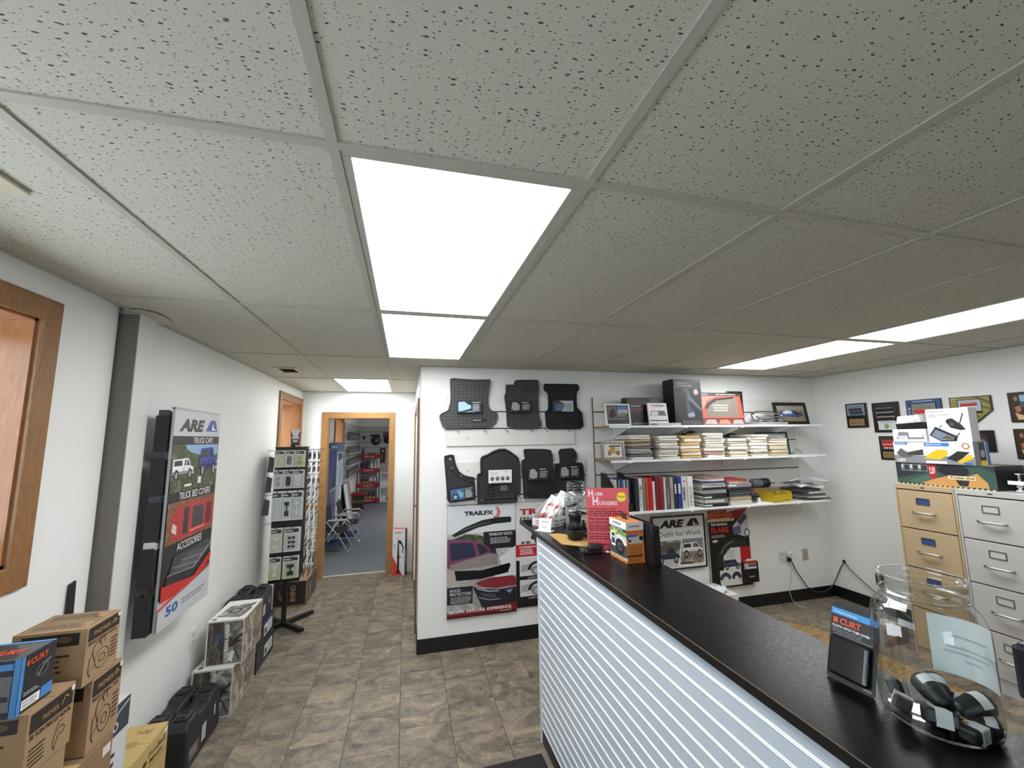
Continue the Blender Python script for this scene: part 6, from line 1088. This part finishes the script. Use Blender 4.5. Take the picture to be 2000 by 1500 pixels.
# ================================================================== filing cabinets
def cabinet(label, y0, y1, c, plate):
    t = thing('filing_cabinet', label, 'filing cabinet', (4.03, (y0+y1)/2, 0), -math.pi/2); w = y1-y0-.003; d = .635; h = 1.32; m = M(c, .4, n=.02)
    g = G().box(-w/2, .0, .03, -w/2+.012, d, h).box(w/2-.012, 0, .03, w/2, d, h).box(-w/2+.012, 0, h-.035, w/2-.012, d, h).box(-w/2+.012, d-.004, .03, w/2-.012, d, h-.035).box(-w/2, .01, 0, w/2, d, .095); g.build('body', t, m, .002)
    dk = M((c[0]//4, c[1]//4, c[2]//4), .6); G().box(-w/2+.012, .02, .095, w/2-.012, .024, h-.035).build('drawer_gap', t, dk)
    G().box(-.012, -.0015, h-.02, .012, 0, h-.012).build('name_plate', t, dk)
    for i in range(4):
        z = .10+i*.296; dr = G().box(-w/2+.0155, -.001, z, w/2-.0155, .03, z+.288).build('drawer_front', t, m, .003); a = z+.185
        fr = G().box(-.052, -.0045, a, .036, -.001, a+.006).box(-.052, -.0045, a+.046, .036, -.001, a+.052).box(-.052, -.0045, a+.006, -.046, -.001, a+.046).box(.030, -.0045, a+.006, .036, -.001, a+.046); fr.build('label_holder', dr, STEEL); G().box(-.046, -.002, a+.006, .030, -.0012, a+.046).build('label_card', dr, M(plate, .5))
        if plate[2] > 130 and plate[0] < 100: G().box(-.046, -.0026, a+.006, .030, -.002, a+.014).build('card_stripe', dr, M((220, 220, 222), .5))
        zz = z+.125; g = G().tube([(-.060, -.002, zz), (-.056, -.026, zz), (-.045, -.030, zz), (.045, -.030, zz), (.056, -.026, zz), (.060, -.002, zz)], .0075, 8); g.build('handle', dr, M((190, 188, 184), .3, .7))
        G().box(-.088, -.008, zz-.006, -.074, -.001, zz+.006).build('thumb_latch', dr, M((150, 148, 146), .3, .8), .002)
    return t
cabinet('tan four-drawer filing cabinet against right wall', 1.27, 1.65, (182, 161, 128), (52, 72, 124))
cabinet('light grey four-drawer filing cabinet beside the tan one', .888, 1.27, (184, 184, 180), (190, 190, 186))
# ---- boxes on the cabinets. right-wall things use rotz = -90 degrees: local x runs toward the camera
def rbox(name, label, y0, y1, z, h, xf, d, m, arts, rz=0): return carton(name, label, 'box', (xf+d/2, (y0+y1)/2, z), (y1-y0, d, h), m, arts, rotz=-math.pi/2+rz, flap=False)
GNN = (58, 84, 74); ORB = (196, 146, 86)
rbox('retail_box', 'long green and black trailer ramp box on top of the cabinets', 1.065, 1.66, 1.3205, .168, 4.095, .30, M((34, 36, 40), .4), {
    'front': [('r', (44, 54, 62), 0, 0, 1, 1), ('p', GNN, [(0, .25), (.3, .55), (.5, .7), (.7, .95), (.85, 1), (1, .7), (1, .1), (0, .1)]), ('p', (74, 104, 90), [(.1, .1), (.35, .5), (.55, .3), (.4, .08)]), ('r', (120, 122, 128), .06, .62, .36, .96), ('t', WH, '1', .075, .78, .14, {'b': .05}), ('t', WH, '2', .165, .78, .14, {'b': .05}), ('t', WH, '3', .26, .78, .14, {'b': .05}), ('r', (54, 56, 60), .1, .66, .155, .9), ('r', (54, 56, 60), .195, .66, .25, .9), ('r', (54, 56, 60), .29, .66, .35, .9), ('p', (176, 38, 44), [(.36, .98), (.45, .96), (.44, .42), (.4, .3), (.37, .42)]), ('t', WH, '5 1/2', .375, .68, .16, {'w': .06, 'b': .04}), ('t', WH, 'LIFT', .377, .55, .09, {'w': .055, 'b': .04}),
              ('p', ORB, [(.28, .1), (.4, .3), (.56, .5), (.74, .5), (.84, .66), (.92, .3), (.93, .08), (.35, .04)]), ('c', (34, 36, 44), .62, .74, .15, .26), ('r', (222, 208, 164), .56, .36, .82, .52), ('t', (60, 44, 34), 'Trailer-Aid', .575, .40, .085, {'w': .23, 'b': .03}), ('p', (40, 42, 46), [(.63, .34), (.76, .34), (.74, .1), (.66, .1)])]+[('p', (220, 204, 140), [(x, 0), (x+.02, 0), (x+.035, .055), (x+.015, .055)]) for x in [i*.05 for i in range(20)]],
    'right': [('r', (30, 30, 34), 0, 0, 1, 1)], 'top': [('p', (190, 176, 130), [(.55, .0), (.98, .02), (.98, .4), (.7, .35)]), ('r', (120, 120, 118), .5, .5, .9, .8), ('tx', (40, 40, 40), .7, .05, .96, .3, 3)]})
rbox('retail_box', 'white box with grey and yellow wheel ramps pictured', 1.155, 1.652, 1.489, .166, 4.085, .16, M((224, 224, 226), .4), {
    'front': [('r', (226, 226, 226), 0, 0, 1, 1), ('r', (50, 116, 190), .02, .86, .2, .97), ('r', (50, 116, 190), .42, .8, .73, .96), ('tx', (200, 214, 230), .03, .88, .18, .95, 1), ('tx', (200, 214, 230), .44, .83, .7, .93, 1), ('r', (132, 134, 138), 0, 0, 1, .36), ('r', (226, 226, 226), .02, .36, .4, .5), ('p', (92, 96, 88), [(.03, .44), (.1, .7), (.26, .34), (.22, .26), (.1, .26)]), ('p', (60, 62, 60), [(.18, .5), (.4, .66), (.4, .38), (.2, .36)]), ('p', (222, 184, 34), [(.4, .24), (.5, .5), (.58, .66), (.7, .64), (.7, .42), (.6, .2)]), ('p', (40, 42, 38), [(.68, .26), (.82, .6), (.96, .56), (.8, .12)]), ('p', (222, 184, 34), [(.8, .14), (.96, .5), (.99, .3), (.84, .06)]), ('t', WH, '2 SETS', .03, .06, .12, {'w': .12, 'b': .04}), ('r', (220, 220, 222), .42, .02, .68, .14), ('c', (150, 110, 70), .92, .82, .045, .14), ('c', WH, .92, .82, .028, .09), ('r', (40, 90, 150), .88, .03, .97, .1)],
    'right': [('r', (116, 118, 122), 0, 0, .35, 1), ('r', (36, 36, 40), .35, 0, .75, 1), ('c', (150, 150, 152), .55, .5, .14, .17), ('r', (222, 184, 34), .36, .0, .8, .2), ('r', (60, 110, 170), .8, 0, 1, 1)]})
rbox('retail_box', 'white camera monitor box on top of the ramp box', 1.155, 1.408, 1.656, .248, 4.09, .085, M((226, 227, 230), .4), {
    'front': [('t', (60, 60, 64), 'FURRION', .05, .90, .035, {'w': .4, 'b': .02}), ('t', (70, 70, 74), 'Vehicle Observation', .06, .80, .03, {'w': .5, 'b': .02}), ('t', (70, 70, 74), 'System', .06, .755, .03, {'w': .2, 'b': .02}), ('tx', (170, 170, 172), .06, .70, .42, .74, 1), ('p', (36, 36, 40), [(.46, .6), (.5, .68), (.62, .7), (.82, .5), (.9, .36), (.78, .34), (.56, .42)]), ('l', (46, 46, 50), [(.78, .54), (.88, .84)], .03), ('c', (70, 72, 80), .6, .53, .05, .05), ('p', (34, 34, 38), [(.03, .2), (.2, .46), (.7, .16), (.66, .02), (.3, .01)]), ('p', (110, 124, 140), [(.08, .2), (.2, .38), (.62, .13), (.58, .05), (.3, .04)]), ('p', (90, 90, 70), [(.3, .1), (.45, .2), (.6, .12), (.56, .06)]), ('l', (46, 46, 50), [(.3, .42), (.36, .5)], .025), ('l', (46, 46, 50), [(.64, .14), (.76, .26)], .025)], 'right': [('r', (178, 176, 178), 0, 0, 1, 1)]})
t = thing('open_box', 'opened white product box with black insert beside the monitor box', 'box', (4.13, 1.53, 1.656), -math.pi/2)
G().box(-.112, -.05, 0, .112, .05, .003).box(-.112, -.05, .003, .112, -.047, .10).box(-.112, .047, .003, .112, .05, .10).box(-.112, -.047, .003, -.109, .047, .10).box(.109, -.047, .003, .112, .047, .10).build('lower_box', t, M((220, 220, 222), .4))
G().hexa([(-.08, -.045, .10), (.105, -.045, .10), (.105, .045, .10), (-.08, .045, .10)], [(-.085, -.05, .14), (.10, -.055, .155), (.10, .04, .15), (-.085, .04, .14)]).build('black_insert', t, BLACK, .003)
G().hexa([(-.08, -.048, .145), (.085, -.045, .155), (.085, .04, .15), (-.08, .04, .145)], [(-.07, -.04, .205), (.075, -.04, .21), (.075, .035, .21), (-.07, .035, .205)]).build('upper_lid', t, M((226, 226, 226), .4), .002)
art(t, (-.07, -.049, .155), (1, 0, 0), (0, 0, 1), .145, .05, [('l', (150, 50, 60), [(.1, .9), (.4, .8), (.9, .95)], .05), ('tx', (160, 160, 164), .1, .2, .6, .7, 3), ('r', (214, 214, 218), .68, .2, .95, .8)], 'lid_print', lift=.004)
art(t, (-.112, -.05, 0), (1, 0, 0), (0, 0, 1), .224, .10, [('p', (120, 122, 126), [(.1, .2), (.2, .8), (.9, .7), (.95, .2)]), ('r', (226, 228, 232), .5, .35, .9, .75), ('r', (190, 194, 200), .15, .2, .45, .5)], 'printed_front')
t = thing('hitch_ball', 'chrome ball with white tag on the grey cabinet', 'hitch ball', (4.16, .985, 1.3205)); G().lathe([(.03, 0), (.036, .006), (.034, .014), (.018, .022), (.016, .03), (.024, .036), (.026, .05), (.018, .062), (.012, .07), (.012, .115), (.026, .118), (.026, .124), (0, .125)], 20).build('ball_and_shank', t, CHROME)
G().box(-.032, -.045, .05, -.029, .045, .075).build('white_tag', t, WHITEP, .002); G().box(-.02, -.09, 0, .03, -.045, .07).build('black_mount', t, BLACK, .006)
carton('retail_box', 'black box standing on the grey cabinet behind the chrome ball', 'box', (4.44, 1.0, 1.3205), (.24, .22, .13), M((26, 26, 28), .4), {}, flap=False)
t = thing('display_tray', 'dark grey open tray behind the chrome ball', 'tray', (4.40, .78, 1.3205)); G().box(-.2, -.1, 0, .2, .1, .14).build('tray', t, M((58, 56, 54), .5), .006); G().box(-.19, -.1, .141, .19, .1, .15).build('lid', t, M((84, 82, 78), .5), .003)
tag(G().box(4.05, .60, .0, 4.66, .885, 1.318).build('tall_cabinet', None, M((120, 120, 118), .5), .003), 'plain grey cabinet just past the right edge of the photo', 'cabinet')
# ---- plaques on right wall (points are along the wall, z)
def plaque(label, y0, z0, y1, z1, items, shape=None, base=(30, 22, 20)):
    t = thing('wall_plaque', label, 'plaque', (XR, (y0+y1)/2, z0), -math.pi/2); w, h = y1-y0, z1-z0
    if shape: G().prism([((x-.5)*w, y*h) for x, y in shape], -.016, 0, 'y').build('board', t, M(base, .3), .003)
    else: G().box(-w/2, -.016, 0, w/2, 0, h).build('board', t, M(base, .3), .004)
    art(t, (-w/2, -.016, 0), (1, 0, 0), (0, 0, 1), w, h, items, 'photo_and_text', r=.25); return t
rnd = random.Random(5)
def team(x0, y0, x1, y1, bg_, shirt, pants=(225, 225, 225), rows=2, n=6):
    it = [('r', bg_, x0, y0, x1, y1)]; w, h = x1-x0, y1-y0
    for r in range(rows):
        for i in range(n):
            cx = x0+w*(.12+.76*(i+.5*(r % 2))/n)+.02*w; cy = y0+h*(.58-.30*r)
            it += [('r', pants, cx-w*.035, cy-h*.26, cx+w*.035, cy-h*.1), ('r', shirt, cx-w*.055, cy-h*.12, cx+w*.055, cy+h*.1), ('c', (196, 156, 130), cx, cy+h*.15, w*.032, h*.06), ('c', shirt, cx, cy+h*.185, w*.034, h*.035)]
    return it
BRS = (150, 124, 88)
plaque('small dark plaque with team photo and brass plate, leftmost on right wall', 2.226, 1.786, 2.430, 2.036, team(.08, .5, .92, .95, (130, 150, 170), (40, 44, 54), (60, 64, 80))+[('r', BRS, .14, .08, .86, .36), ('tx', (100, 78, 46), .2, .14, .8, .3, 3)])
plaque('dark plaque with black-and-white team photo and white card', 1.945, 1.735, 2.176, 2.024, team(.08, .46, .92, .95, (50, 52, 54), (30, 30, 32), (170, 170, 170), 3, 7)+[('r', (206, 214, 216), .2, .08, .86, .37), ('p', (120, 150, 90), [(.5, .1), (.62, .2), (.5, .3), (.4, .2)]), ('c', (196, 150, 90), .5, .22, .05, .04), ('tx', (90, 100, 100), .3, .31, .8, .35, 1)])
plaque('blue-edged plaque with red team photo behind the white boxes', 1.622, 1.775, 1.886, 2.024, [('r', (64, 90, 140), .02, .02, .98, .98), ('tx', (190, 200, 220), .2, .9, .9, .97, 1), ('t', WH, '2015', .13, .3, .07, {'w': .4, 'rot': math.pi/2}), ('r', (30, 34, 40), .13, .12, .87, .87)]+team(.16, .2, .84, .85, (120, 140, 130), (196, 44, 46)))
plaque('home-plate shaped plaque with red team photo', 1.306, 1.775, 1.568, 2.017, [('p', (150, 140, 80), [(.03, .97), (.97, .97), (.97, .5), (.5, .05), (.03, .5)]), ('p', (110, 98, 50), [(.7, .97), (.97, .8), (.97, .7), (.6, .97)]), ('p', (110, 98, 50), [(.7, .72), (.97, .58), (.97, .52), (.7, .65)]), ('p', (190, 180, 130), [(.03, .9), (.3, .97), (.2, .97), (.03, .94)]), ('r', (50, 40, 36), .2, .42, .78, .9)]+team(.22, .5, .76, .88, (176, 186, 196), (176, 40, 44), n=7, rows=1)+[('tx', (70, 50, 30), .3, .26, .7, .4, 2)], shape=[(0, 1), (1, 1), (1, .5), (.5, 0), (0, .5)], base=(40, 34, 26))
for yy0, yy1, za_, zb_, lab in ((1.0, 1.213, 1.794, 2.022, 'upper dark photo plaque at the right edge of the photo'), (1.0, 1.214, 1.518, 1.745, 'lower dark photo plaque at the right edge of the photo')):
    plaque(lab, yy0, za_, yy1, zb_, [('r', (62, 46, 34), .04, .04, .96, .96), ('c', (150, 120, 80), .2, .78, .05, .08), ('r', (150, 180, 200), .3, .6, .94, .9), ('p', (60, 90, 110), [(.3, .7), (.6, .64), (.94, .74), (.94, .5), (.3, .5)]), ('p', (170, 110, 80), [(.14, .5), (.28, .56), (.32, .4), (.2, .3)]), ('p', (206, 180, 130), [(.14, .32), (.4, .2), (.5, .1), (.2, .08)])])
plaque('small dark plaque with red team photo left of the ramp box', 1.955, 1.473, 2.150, 1.698, team(.08, .45, .92, .95, (70, 64, 60), (190, 40, 44))+[('r', BRS, .14, .08, .86, .34), ('tx', (100, 78, 46), .2, .12, .8, .3, 3)])
plaque('small dark plaque right of the monitor box', 1.322, 1.567, 1.49, 1.738, [('r', (60, 54, 56), .3, .3, .75, .8), ('p', (140, 90, 90), [(.35, .5), (.6, .6), (.7, .45), (.5, .4)]), ('r', (206, 200, 190), .5, .1, .6, .25)])
# ================================================================== store room beyond the doorway
def slatw(label, x0, y0, x1, y1, z0, z1, dz=.15, trim=True):
    t = thing('slatwall_panel', label, 'wall panel', (0, 0, 0)); m = M((176, 174, 168), .6)
    n = int((z1-z0)/dz); st = (z1-z0)/n
    G().box(x0, y0, z0, x1, y1, z1).build('backing', t, M((44, 44, 44), .8))
    for i in range(n):
        if x1-x0 < y1-y0: G().box(x1, y0, z0+i*st+.006, x1+.012, y1, z0+(i+1)*st-.006).build('slat', t, m)
        else: G().box(x0, y0-.012, z0+i*st+.006, x1, y0, z0+(i+1)*st-.006).build('slat', t, m)
    return t
slatw('slatwall on the store room left wall, seen through the doorway', XL+.001, 8.85, XL+.007, 11.98, .75, 2.13)
slatw('slatwall on the store room end wall, seen through the doorway', XL+.02, 11.985, 1.6, 11.995, .75, 2.13)
rnd = random.Random(21)
rows = [(1.93, 'top'), (1.60, 'second'), (1.33, 'third'), (1.08, 'lowest')]
pp = None
for ri, (z, rn) in enumerate(rows):
    for k in range(9):
        y = 9.05+k*.265; c = [(60, 62, 66), (96, 96, 96), (44, 46, 50), (150, 150, 148)][(k+ri) % 4]; lab = 'small grey pack, %s along the %s peg row on the store room left wall' % (['first', 'second', 'third', 'fourth', 'fifth', 'sixth', 'seventh', 'eighth', 'ninth'][k], rn)
        if pp is None:
            pp = thing('hanging_pack', lab, 'package', (XL+.02, y, z), math.pi/2, 'packs on the store room left wall')
            G().box(-.07, -.06, -.19, .07, -.05, 0).build('backing_card', pp, M((74, 76, 78), .5)); G().box(-.05, -.09, -.17, .05, -.06, -.06).build('hardware', pp, M((120, 120, 122), .4)); G().tube([(0, 0, -.01), (0, -.10, -.012)], .003, 5).build('peg', pp, STEEL)
        else:
            r = dup(pp, (XL+.02, y, z), math.pi/2, lab)
for i, z in enumerate((1.425, 1.16)):
    tag(G().box(XL+.018, 8.9, z, XL+.16, 11.2, z+.012).build('wall_shelf', None, M((196, 196, 192), .5)), '%s narrow white shelf on the store room left wall' % ['upper', 'lower'][i], 'shelf')
# round fan guards and cards on the end wall
t = thing('wheel_cover', 'round black ribbed cover hanging on the store room end wall', 'wheel cover', (-.68, 11.97, 1.725), 0)
G().lathe([(.02, -.05), (.06, -.045), (.10, -.03), (.14, -.015), (.145, 0)], 28, axis='y').build('dish', t, M((58, 60, 64), .4)); g = G()
for i in range(12): a = i*math.pi/6; g.tube([(.03*math.cos(a), -.05, .03*math.sin(a)), (.14*math.cos(a+.3), -.018, .14*math.sin(a+.3))], .004, 5)
g.build('ribs', t, BLACK); G().lathe([(.03, -.055), (.02, -.062), (0, -.063)], 16, axis='y').build('hub', t, M((150, 152, 158), .3, .5)); G().box(-.17, -.02, .12, .10, -.01, .18).build('header_card', t, BLK2)
t = thing('wheel_cover', 'dark round item cut by the doorway on the end wall', 'wheel cover', (-.36, 11.97, 1.80), 0)
G().lathe([(.02, -.04), (.09, -.03), (.12, 0)], 24, (0, 0, -.06), axis='y').build('dish', t, M((36, 34, 36), .4)); G().box(-.12, -.03, .02, .12, -.01, .16).build('header_card', t, M((120, 40, 44), .5))
t = thing('hanging_pack', 'red and black long pack hanging on the end wall', 'package', (-.48, 11.97, 1.50)); G().box(-.075, -.02, -.42, .075, 0, 0).build('card', t, M((96, 26, 32), .5)); art(t, (-.075, -.02, -.42), (1, 0, 0), (0, 0, 1), .15, .42, [('r', (30, 30, 32), .12, .06, .88, .86), ('t', WH, '12', .3, .74, .1, {'w': .4, 'b': .03}), ('tx', (170, 160, 160), .2, .1, .5, .6, 7)], 'printed_card')
t = thing('hanging_pack', 'small black pack on a peg on the end wall', 'package', (-1.02, 11.97, 1.86)); G().box(-.03, -.03, -.10, .03, 0, 0).build('pouch', t, BLACK, .004); G().tube([(0, 0, 0), (0, -.08, 0)], .003, 5).build('peg', t, STEEL)
# red oil rack with bottles
t = thing('oil_display_rack', 'red and white bottle rack at the end of the store room', 'display rack', (-.835, 11.64, 0)); RD = M((150, 26, 36), .4)
for x in (-.25, .265):
    for y in (-.17, .14): G().box(x-.015, y, 0, x+.015, y+.03, 1.30).build('upright', t, M((206, 204, 202), .5))
RZ = (.06, .47, .88, 1.26)
for i, z in enumerate(RZ):
    s = G().box(-.29, -.20, z-.02, .30, .18, z).box(-.30, -.215, z-.035, .31, -.20, z+.075).build('shelf_tray', t, RD, .004)
    art(s, (-.30, -.215, z-.035), (1, 0, 0), (0, 0, 1), .61, .11, [('t', (214, 190, 190), 'LUCAS OIL', .3, .35, .32, {'w': .42, 'b': .03})], 'lettering')
bt = {}
def bottle(kind, label, loc):
    if kind in bt: return dup(bt[kind], loc, 0, label)
    r = .042 if kind != 'tall' else .04; c = {'white': (196, 196, 198), 'black': (34, 32, 32), 'gold': (36, 34, 34), 'tall': (44, 48, 66), 'mixed': (206, 206, 208)}[kind]
    p = thing('oil_bottle', label, 'bottle', loc, 0, 'bottles on the red rack'); G().lathe([(r*.9, 0), (r, .008), (r, .15), (r*.8, .19), (r*.36, .225), (r*.34, .245)], 14).build('bottle_body', p, M(c, .35)); G().lathe([(r*.42, .245), (r*.42, .272), (0, .274)], 12).build('bottle_cap', p, M((24, 24, 26) if kind != 'white' else (206, 206, 208), .4))
    lc = {'white': (214, 214, 216), 'black': (60, 54, 54), 'gold': (176, 132, 66), 'tall': (60, 64, 84), 'mixed': (170, 110, 70)}[kind]; G().lathe([(r*1.012, .03), (r*1.012, .12)], 14, cap0=False, cap1=False).build('label_band', p, M(lc, .5)); bt[kind] = p; return p
rk = [(RZ[2], ['black', 'black', 'black', 'white', 'white'], 'upper'), (RZ[1], ['gold', 'gold', 'gold', 'mixed', 'mixed'], 'middle'), (RZ[0], ['mixed', 'gold', 'gold', 'gold'], 'bottom')]
for z, kinds, nm in rk:
    for i, k in enumerate(kinds): bottle(k, '%s bottle, %s from the left on the %s shelf of the red rack' % ({'black': 'black', 'white': 'white', 'gold': 'gold-label', 'mixed': 'white and tan'}[k], ['first', 'second', 'third', 'fourth', 'fifth'][i], nm), (-.88-.2+i*.105+(.08 if len(kinds) == 4 else 0), 11.56, z+.001))
bottle('tall', 'dark bottle standing on top of the red rack', (-1.0, 11.6, RZ[3]+.001))
tag(G().box(-.86, 11.55, RZ[3]+.001, -.66, 11.68, RZ[3]+.09).build('black_box', None, BLACK, .003), 'black box lying on top of the red rack', 'box')
# white cube shelf
t = thing('cube_shelf', 'white cube shelf right of the red rack, cut by the doorway', 'shelf unit', (-.22, 11.78, 0)); 
for x in (-.30, .28): G().box(x, -.19, 0, x+.02, .19, .80).build('side_panel', t, WHITEP)
for z in (0, .39, .79): G().box(-.28, -.19, z, .28, .19, z+.018).build('shelf_board', t, WHITEP)
for i, (x, z, c) in enumerate(((-.10, .409, (50, 50, 54)), (-.22, .409, (206, 206, 208)), (-.30, .019, (70, 70, 74)), (-.24, .809, (190, 188, 184)))):
    o = G().lathe([(.04, 0), (.045, .01), (.045, .09), (.02, .12), (.02, .14), (0, .142)], 12).build('spray_can', None, M(c, .4)); o.location = (x, 11.72, z+.001); tag(o, ['dark can in the upper cube of the white shelf', 'white can in the upper cube of the white shelf', 'grey can in the lower cube of the white shelf', 'pale can on top of the white cube shelf'][i], 'can')
# blue photo boards leaning along the left wall
for i, (y0, y1, lab) in enumerate(((6.88, 7.56, 'blue night-sky poster board beyond the doorway'), (7.58, 8.34, 'white and grey poster board right of the blue one'))):
    t = thing('poster_board', lab, 'poster', (XL+.055, (y0+y1)/2, .0), math.pi/2); w = y1-y0; G().box(-w/2, -.006, .35, w/2, 0, 1.70).build('panel', t, M((60, 76, 130) if i == 0 else (196, 200, 204), .35)); G().box(-w/2+.05, -.004, 0, -w/2+.08, .05, 1.6).box(w/2-.08, -.004, 0, w/2-.05, .05, 1.6).build('leg', t, STEEL)
    it = [('r', (52, 70, 130), 0, 0, 1, 1), ('r', (96, 96, 130), 0, 0, 1, .4), ('p', (44, 50, 70), [(.3, .45), (.5, .56), (.7, .55), (.9, .42), (.9, .36), (.3, .36)]), ('r', (130, 140, 176), 0, .36, 1, .4), ('r', (150, 160, 180), 0, .92, 1, .96)] if i == 0 else [('r', (104, 112, 146), 0, .86, 1, 1), ('r', (206, 208, 210), 0, 0, 1, .84), ('p', (70, 84, 104), [(.1, .84), (.9, .84), (.9, .76), (.3, .72)]), ('p', (150, 176, 190), [(.5, .74), (.95, .66), (.95, .4), (.6, .32), (.3, .5)]), ('l', (54, 58, 66), [(.5, .74), (.2, .55), (.5, .32)], .012), ('tx', (110, 116, 124), .05, .05, .6, .4, 8)]
    art(t, (-w/2, -.006, .35), (1, 0, 0), (0, 0, 1), w, 1.35, it, 'printed_picture')
for i in range(4):
    t = thing('framed_board', '%s of four framed boards leaning beyond the chairs' % ['nearest', 'second', 'third', 'farthest'][i], 'board', (XL+.22-.03*i, 8.55+.34*i, 0), rot=(0, -.16, 0)); w, h = .5, .84-.03*i
    G().box(-.006, -w/2, .001, .006, w/2, h).build('panel', t, M([(206, 206, 204), (180, 150, 150), (200, 198, 192), (150, 60, 60)][i], .5)); G().box(-.009, -w/2-.012, .0, .009, -w/2, h+.012).box(-.009, w/2, 0, .009, w/2+.012, h+.012).box(-.009, -w/2, h, .009, w/2, h+.012).build('frame', t, [BLACK, STEEL, BLACK, M((120, 40, 40), .5)][i])
t = thing('bin', 'dark red and green bin at the foot of the oil rack', 'bin', (-.95, 10.3, 0)); G().hexa([(-.12, -.12, .001), (.12, -.12, .001), (.12, .12, .001), (-.12, .12, .001)], [(-.15, -.15, .38), (.15, -.15, .38), (.15, .15, .38), (-.15, .15, .38)]).build('bin_body', t, M((60, 34, 36), .5), .01); G().box(-.16, -.16, .38, .16, .16, .44).build('red_rim', t, M((140, 34, 38), .5), .01); G().hexa([(-.135, -.137, .2), (.135, -.137, .2), (.135, .137, .2), (-.135, .137, .2)], [(-.145, -.147, .27), (.145, -.147, .27), (.145, .147, .27), (-.145, .147, .27)]).build('green_band', t, M((70, 100, 60), .6))
# folding lawn chairs
def lawn_chair(label, loc, rotz):
    t = thing('folding_chair', label, 'chair', loc, rotz, 'folding chairs in the store room'); AL = M((200, 202, 206), .25, .9); r = .011
    for s in (-1, 1):
        x = s*.26
        G().tube([(x, -.25, .012), (x, -.25, .02), (x, -.10, .30), (x, .16, .62), (x, .20, .84)], r, 8).build('back_leg', t, AL); G().tube([(x, .27, .012), (x, .10, .30), (x, -.05, .58)], r, 8).build('front_leg', t, AL)
        G().tube([(x, -.24, .40), (x, -.27, .56), (x, -.22, .60), (x, .10, .60), (x, .15, .58)], r, 8).build('arm_tube', t, AL); G().box(x-.022, -.22, .608, x+.022, .10, .626).build('armrest', t, M((214, 212, 206), .5), .006)
    G().tube([(-.26, -.25, .014), (.26, -.25, .014)], r, 8).build('front_rail', t, AL); G().tube([(-.26, .27, .014), (.26, .27, .014)], r, 8).build('rear_rail', t, AL); G().tube([(-.26, .20, .84), (.26, .20, .84)], r, 8).build('top_rail', t, AL)
    G().box(-.25, -.22, .38, .25, .18, .40).build('seat', t, M((28, 30, 38), .8), .006); G().hexa([(-.25, .10, .46), (.25, .10, .46), (.25, .12, .46), (-.25, .12, .46)], [(-.25, .18, .83), (.25, .18, .83), (.25, .20, .83), (-.25, .20, .83)]).build('backrest', t, M((24, 26, 32), .8), .005)
    G().box(-.22, -.18, .13, .22, .12, .16).build('side_pouch', t, M((40, 56, 96), .8)); return t
ch = lawn_chair('nearer folding chair with chrome frame just inside the doorway', (-.89, 6.42, 0), math.pi/2); ch.scale = (.85, .85, .82)
lc2 = dup(ch, (-.80, 7.02, 0), math.pi/2, 'farther folding chair with chrome frame behind the first one')
# ------------------------------------------------------------------ report
print('OBJECTS', len(bpy.data.objects), 'TRIS', sum(len(o.data.polygons) for o in bpy.data.objects if o.type == 'MESH'))
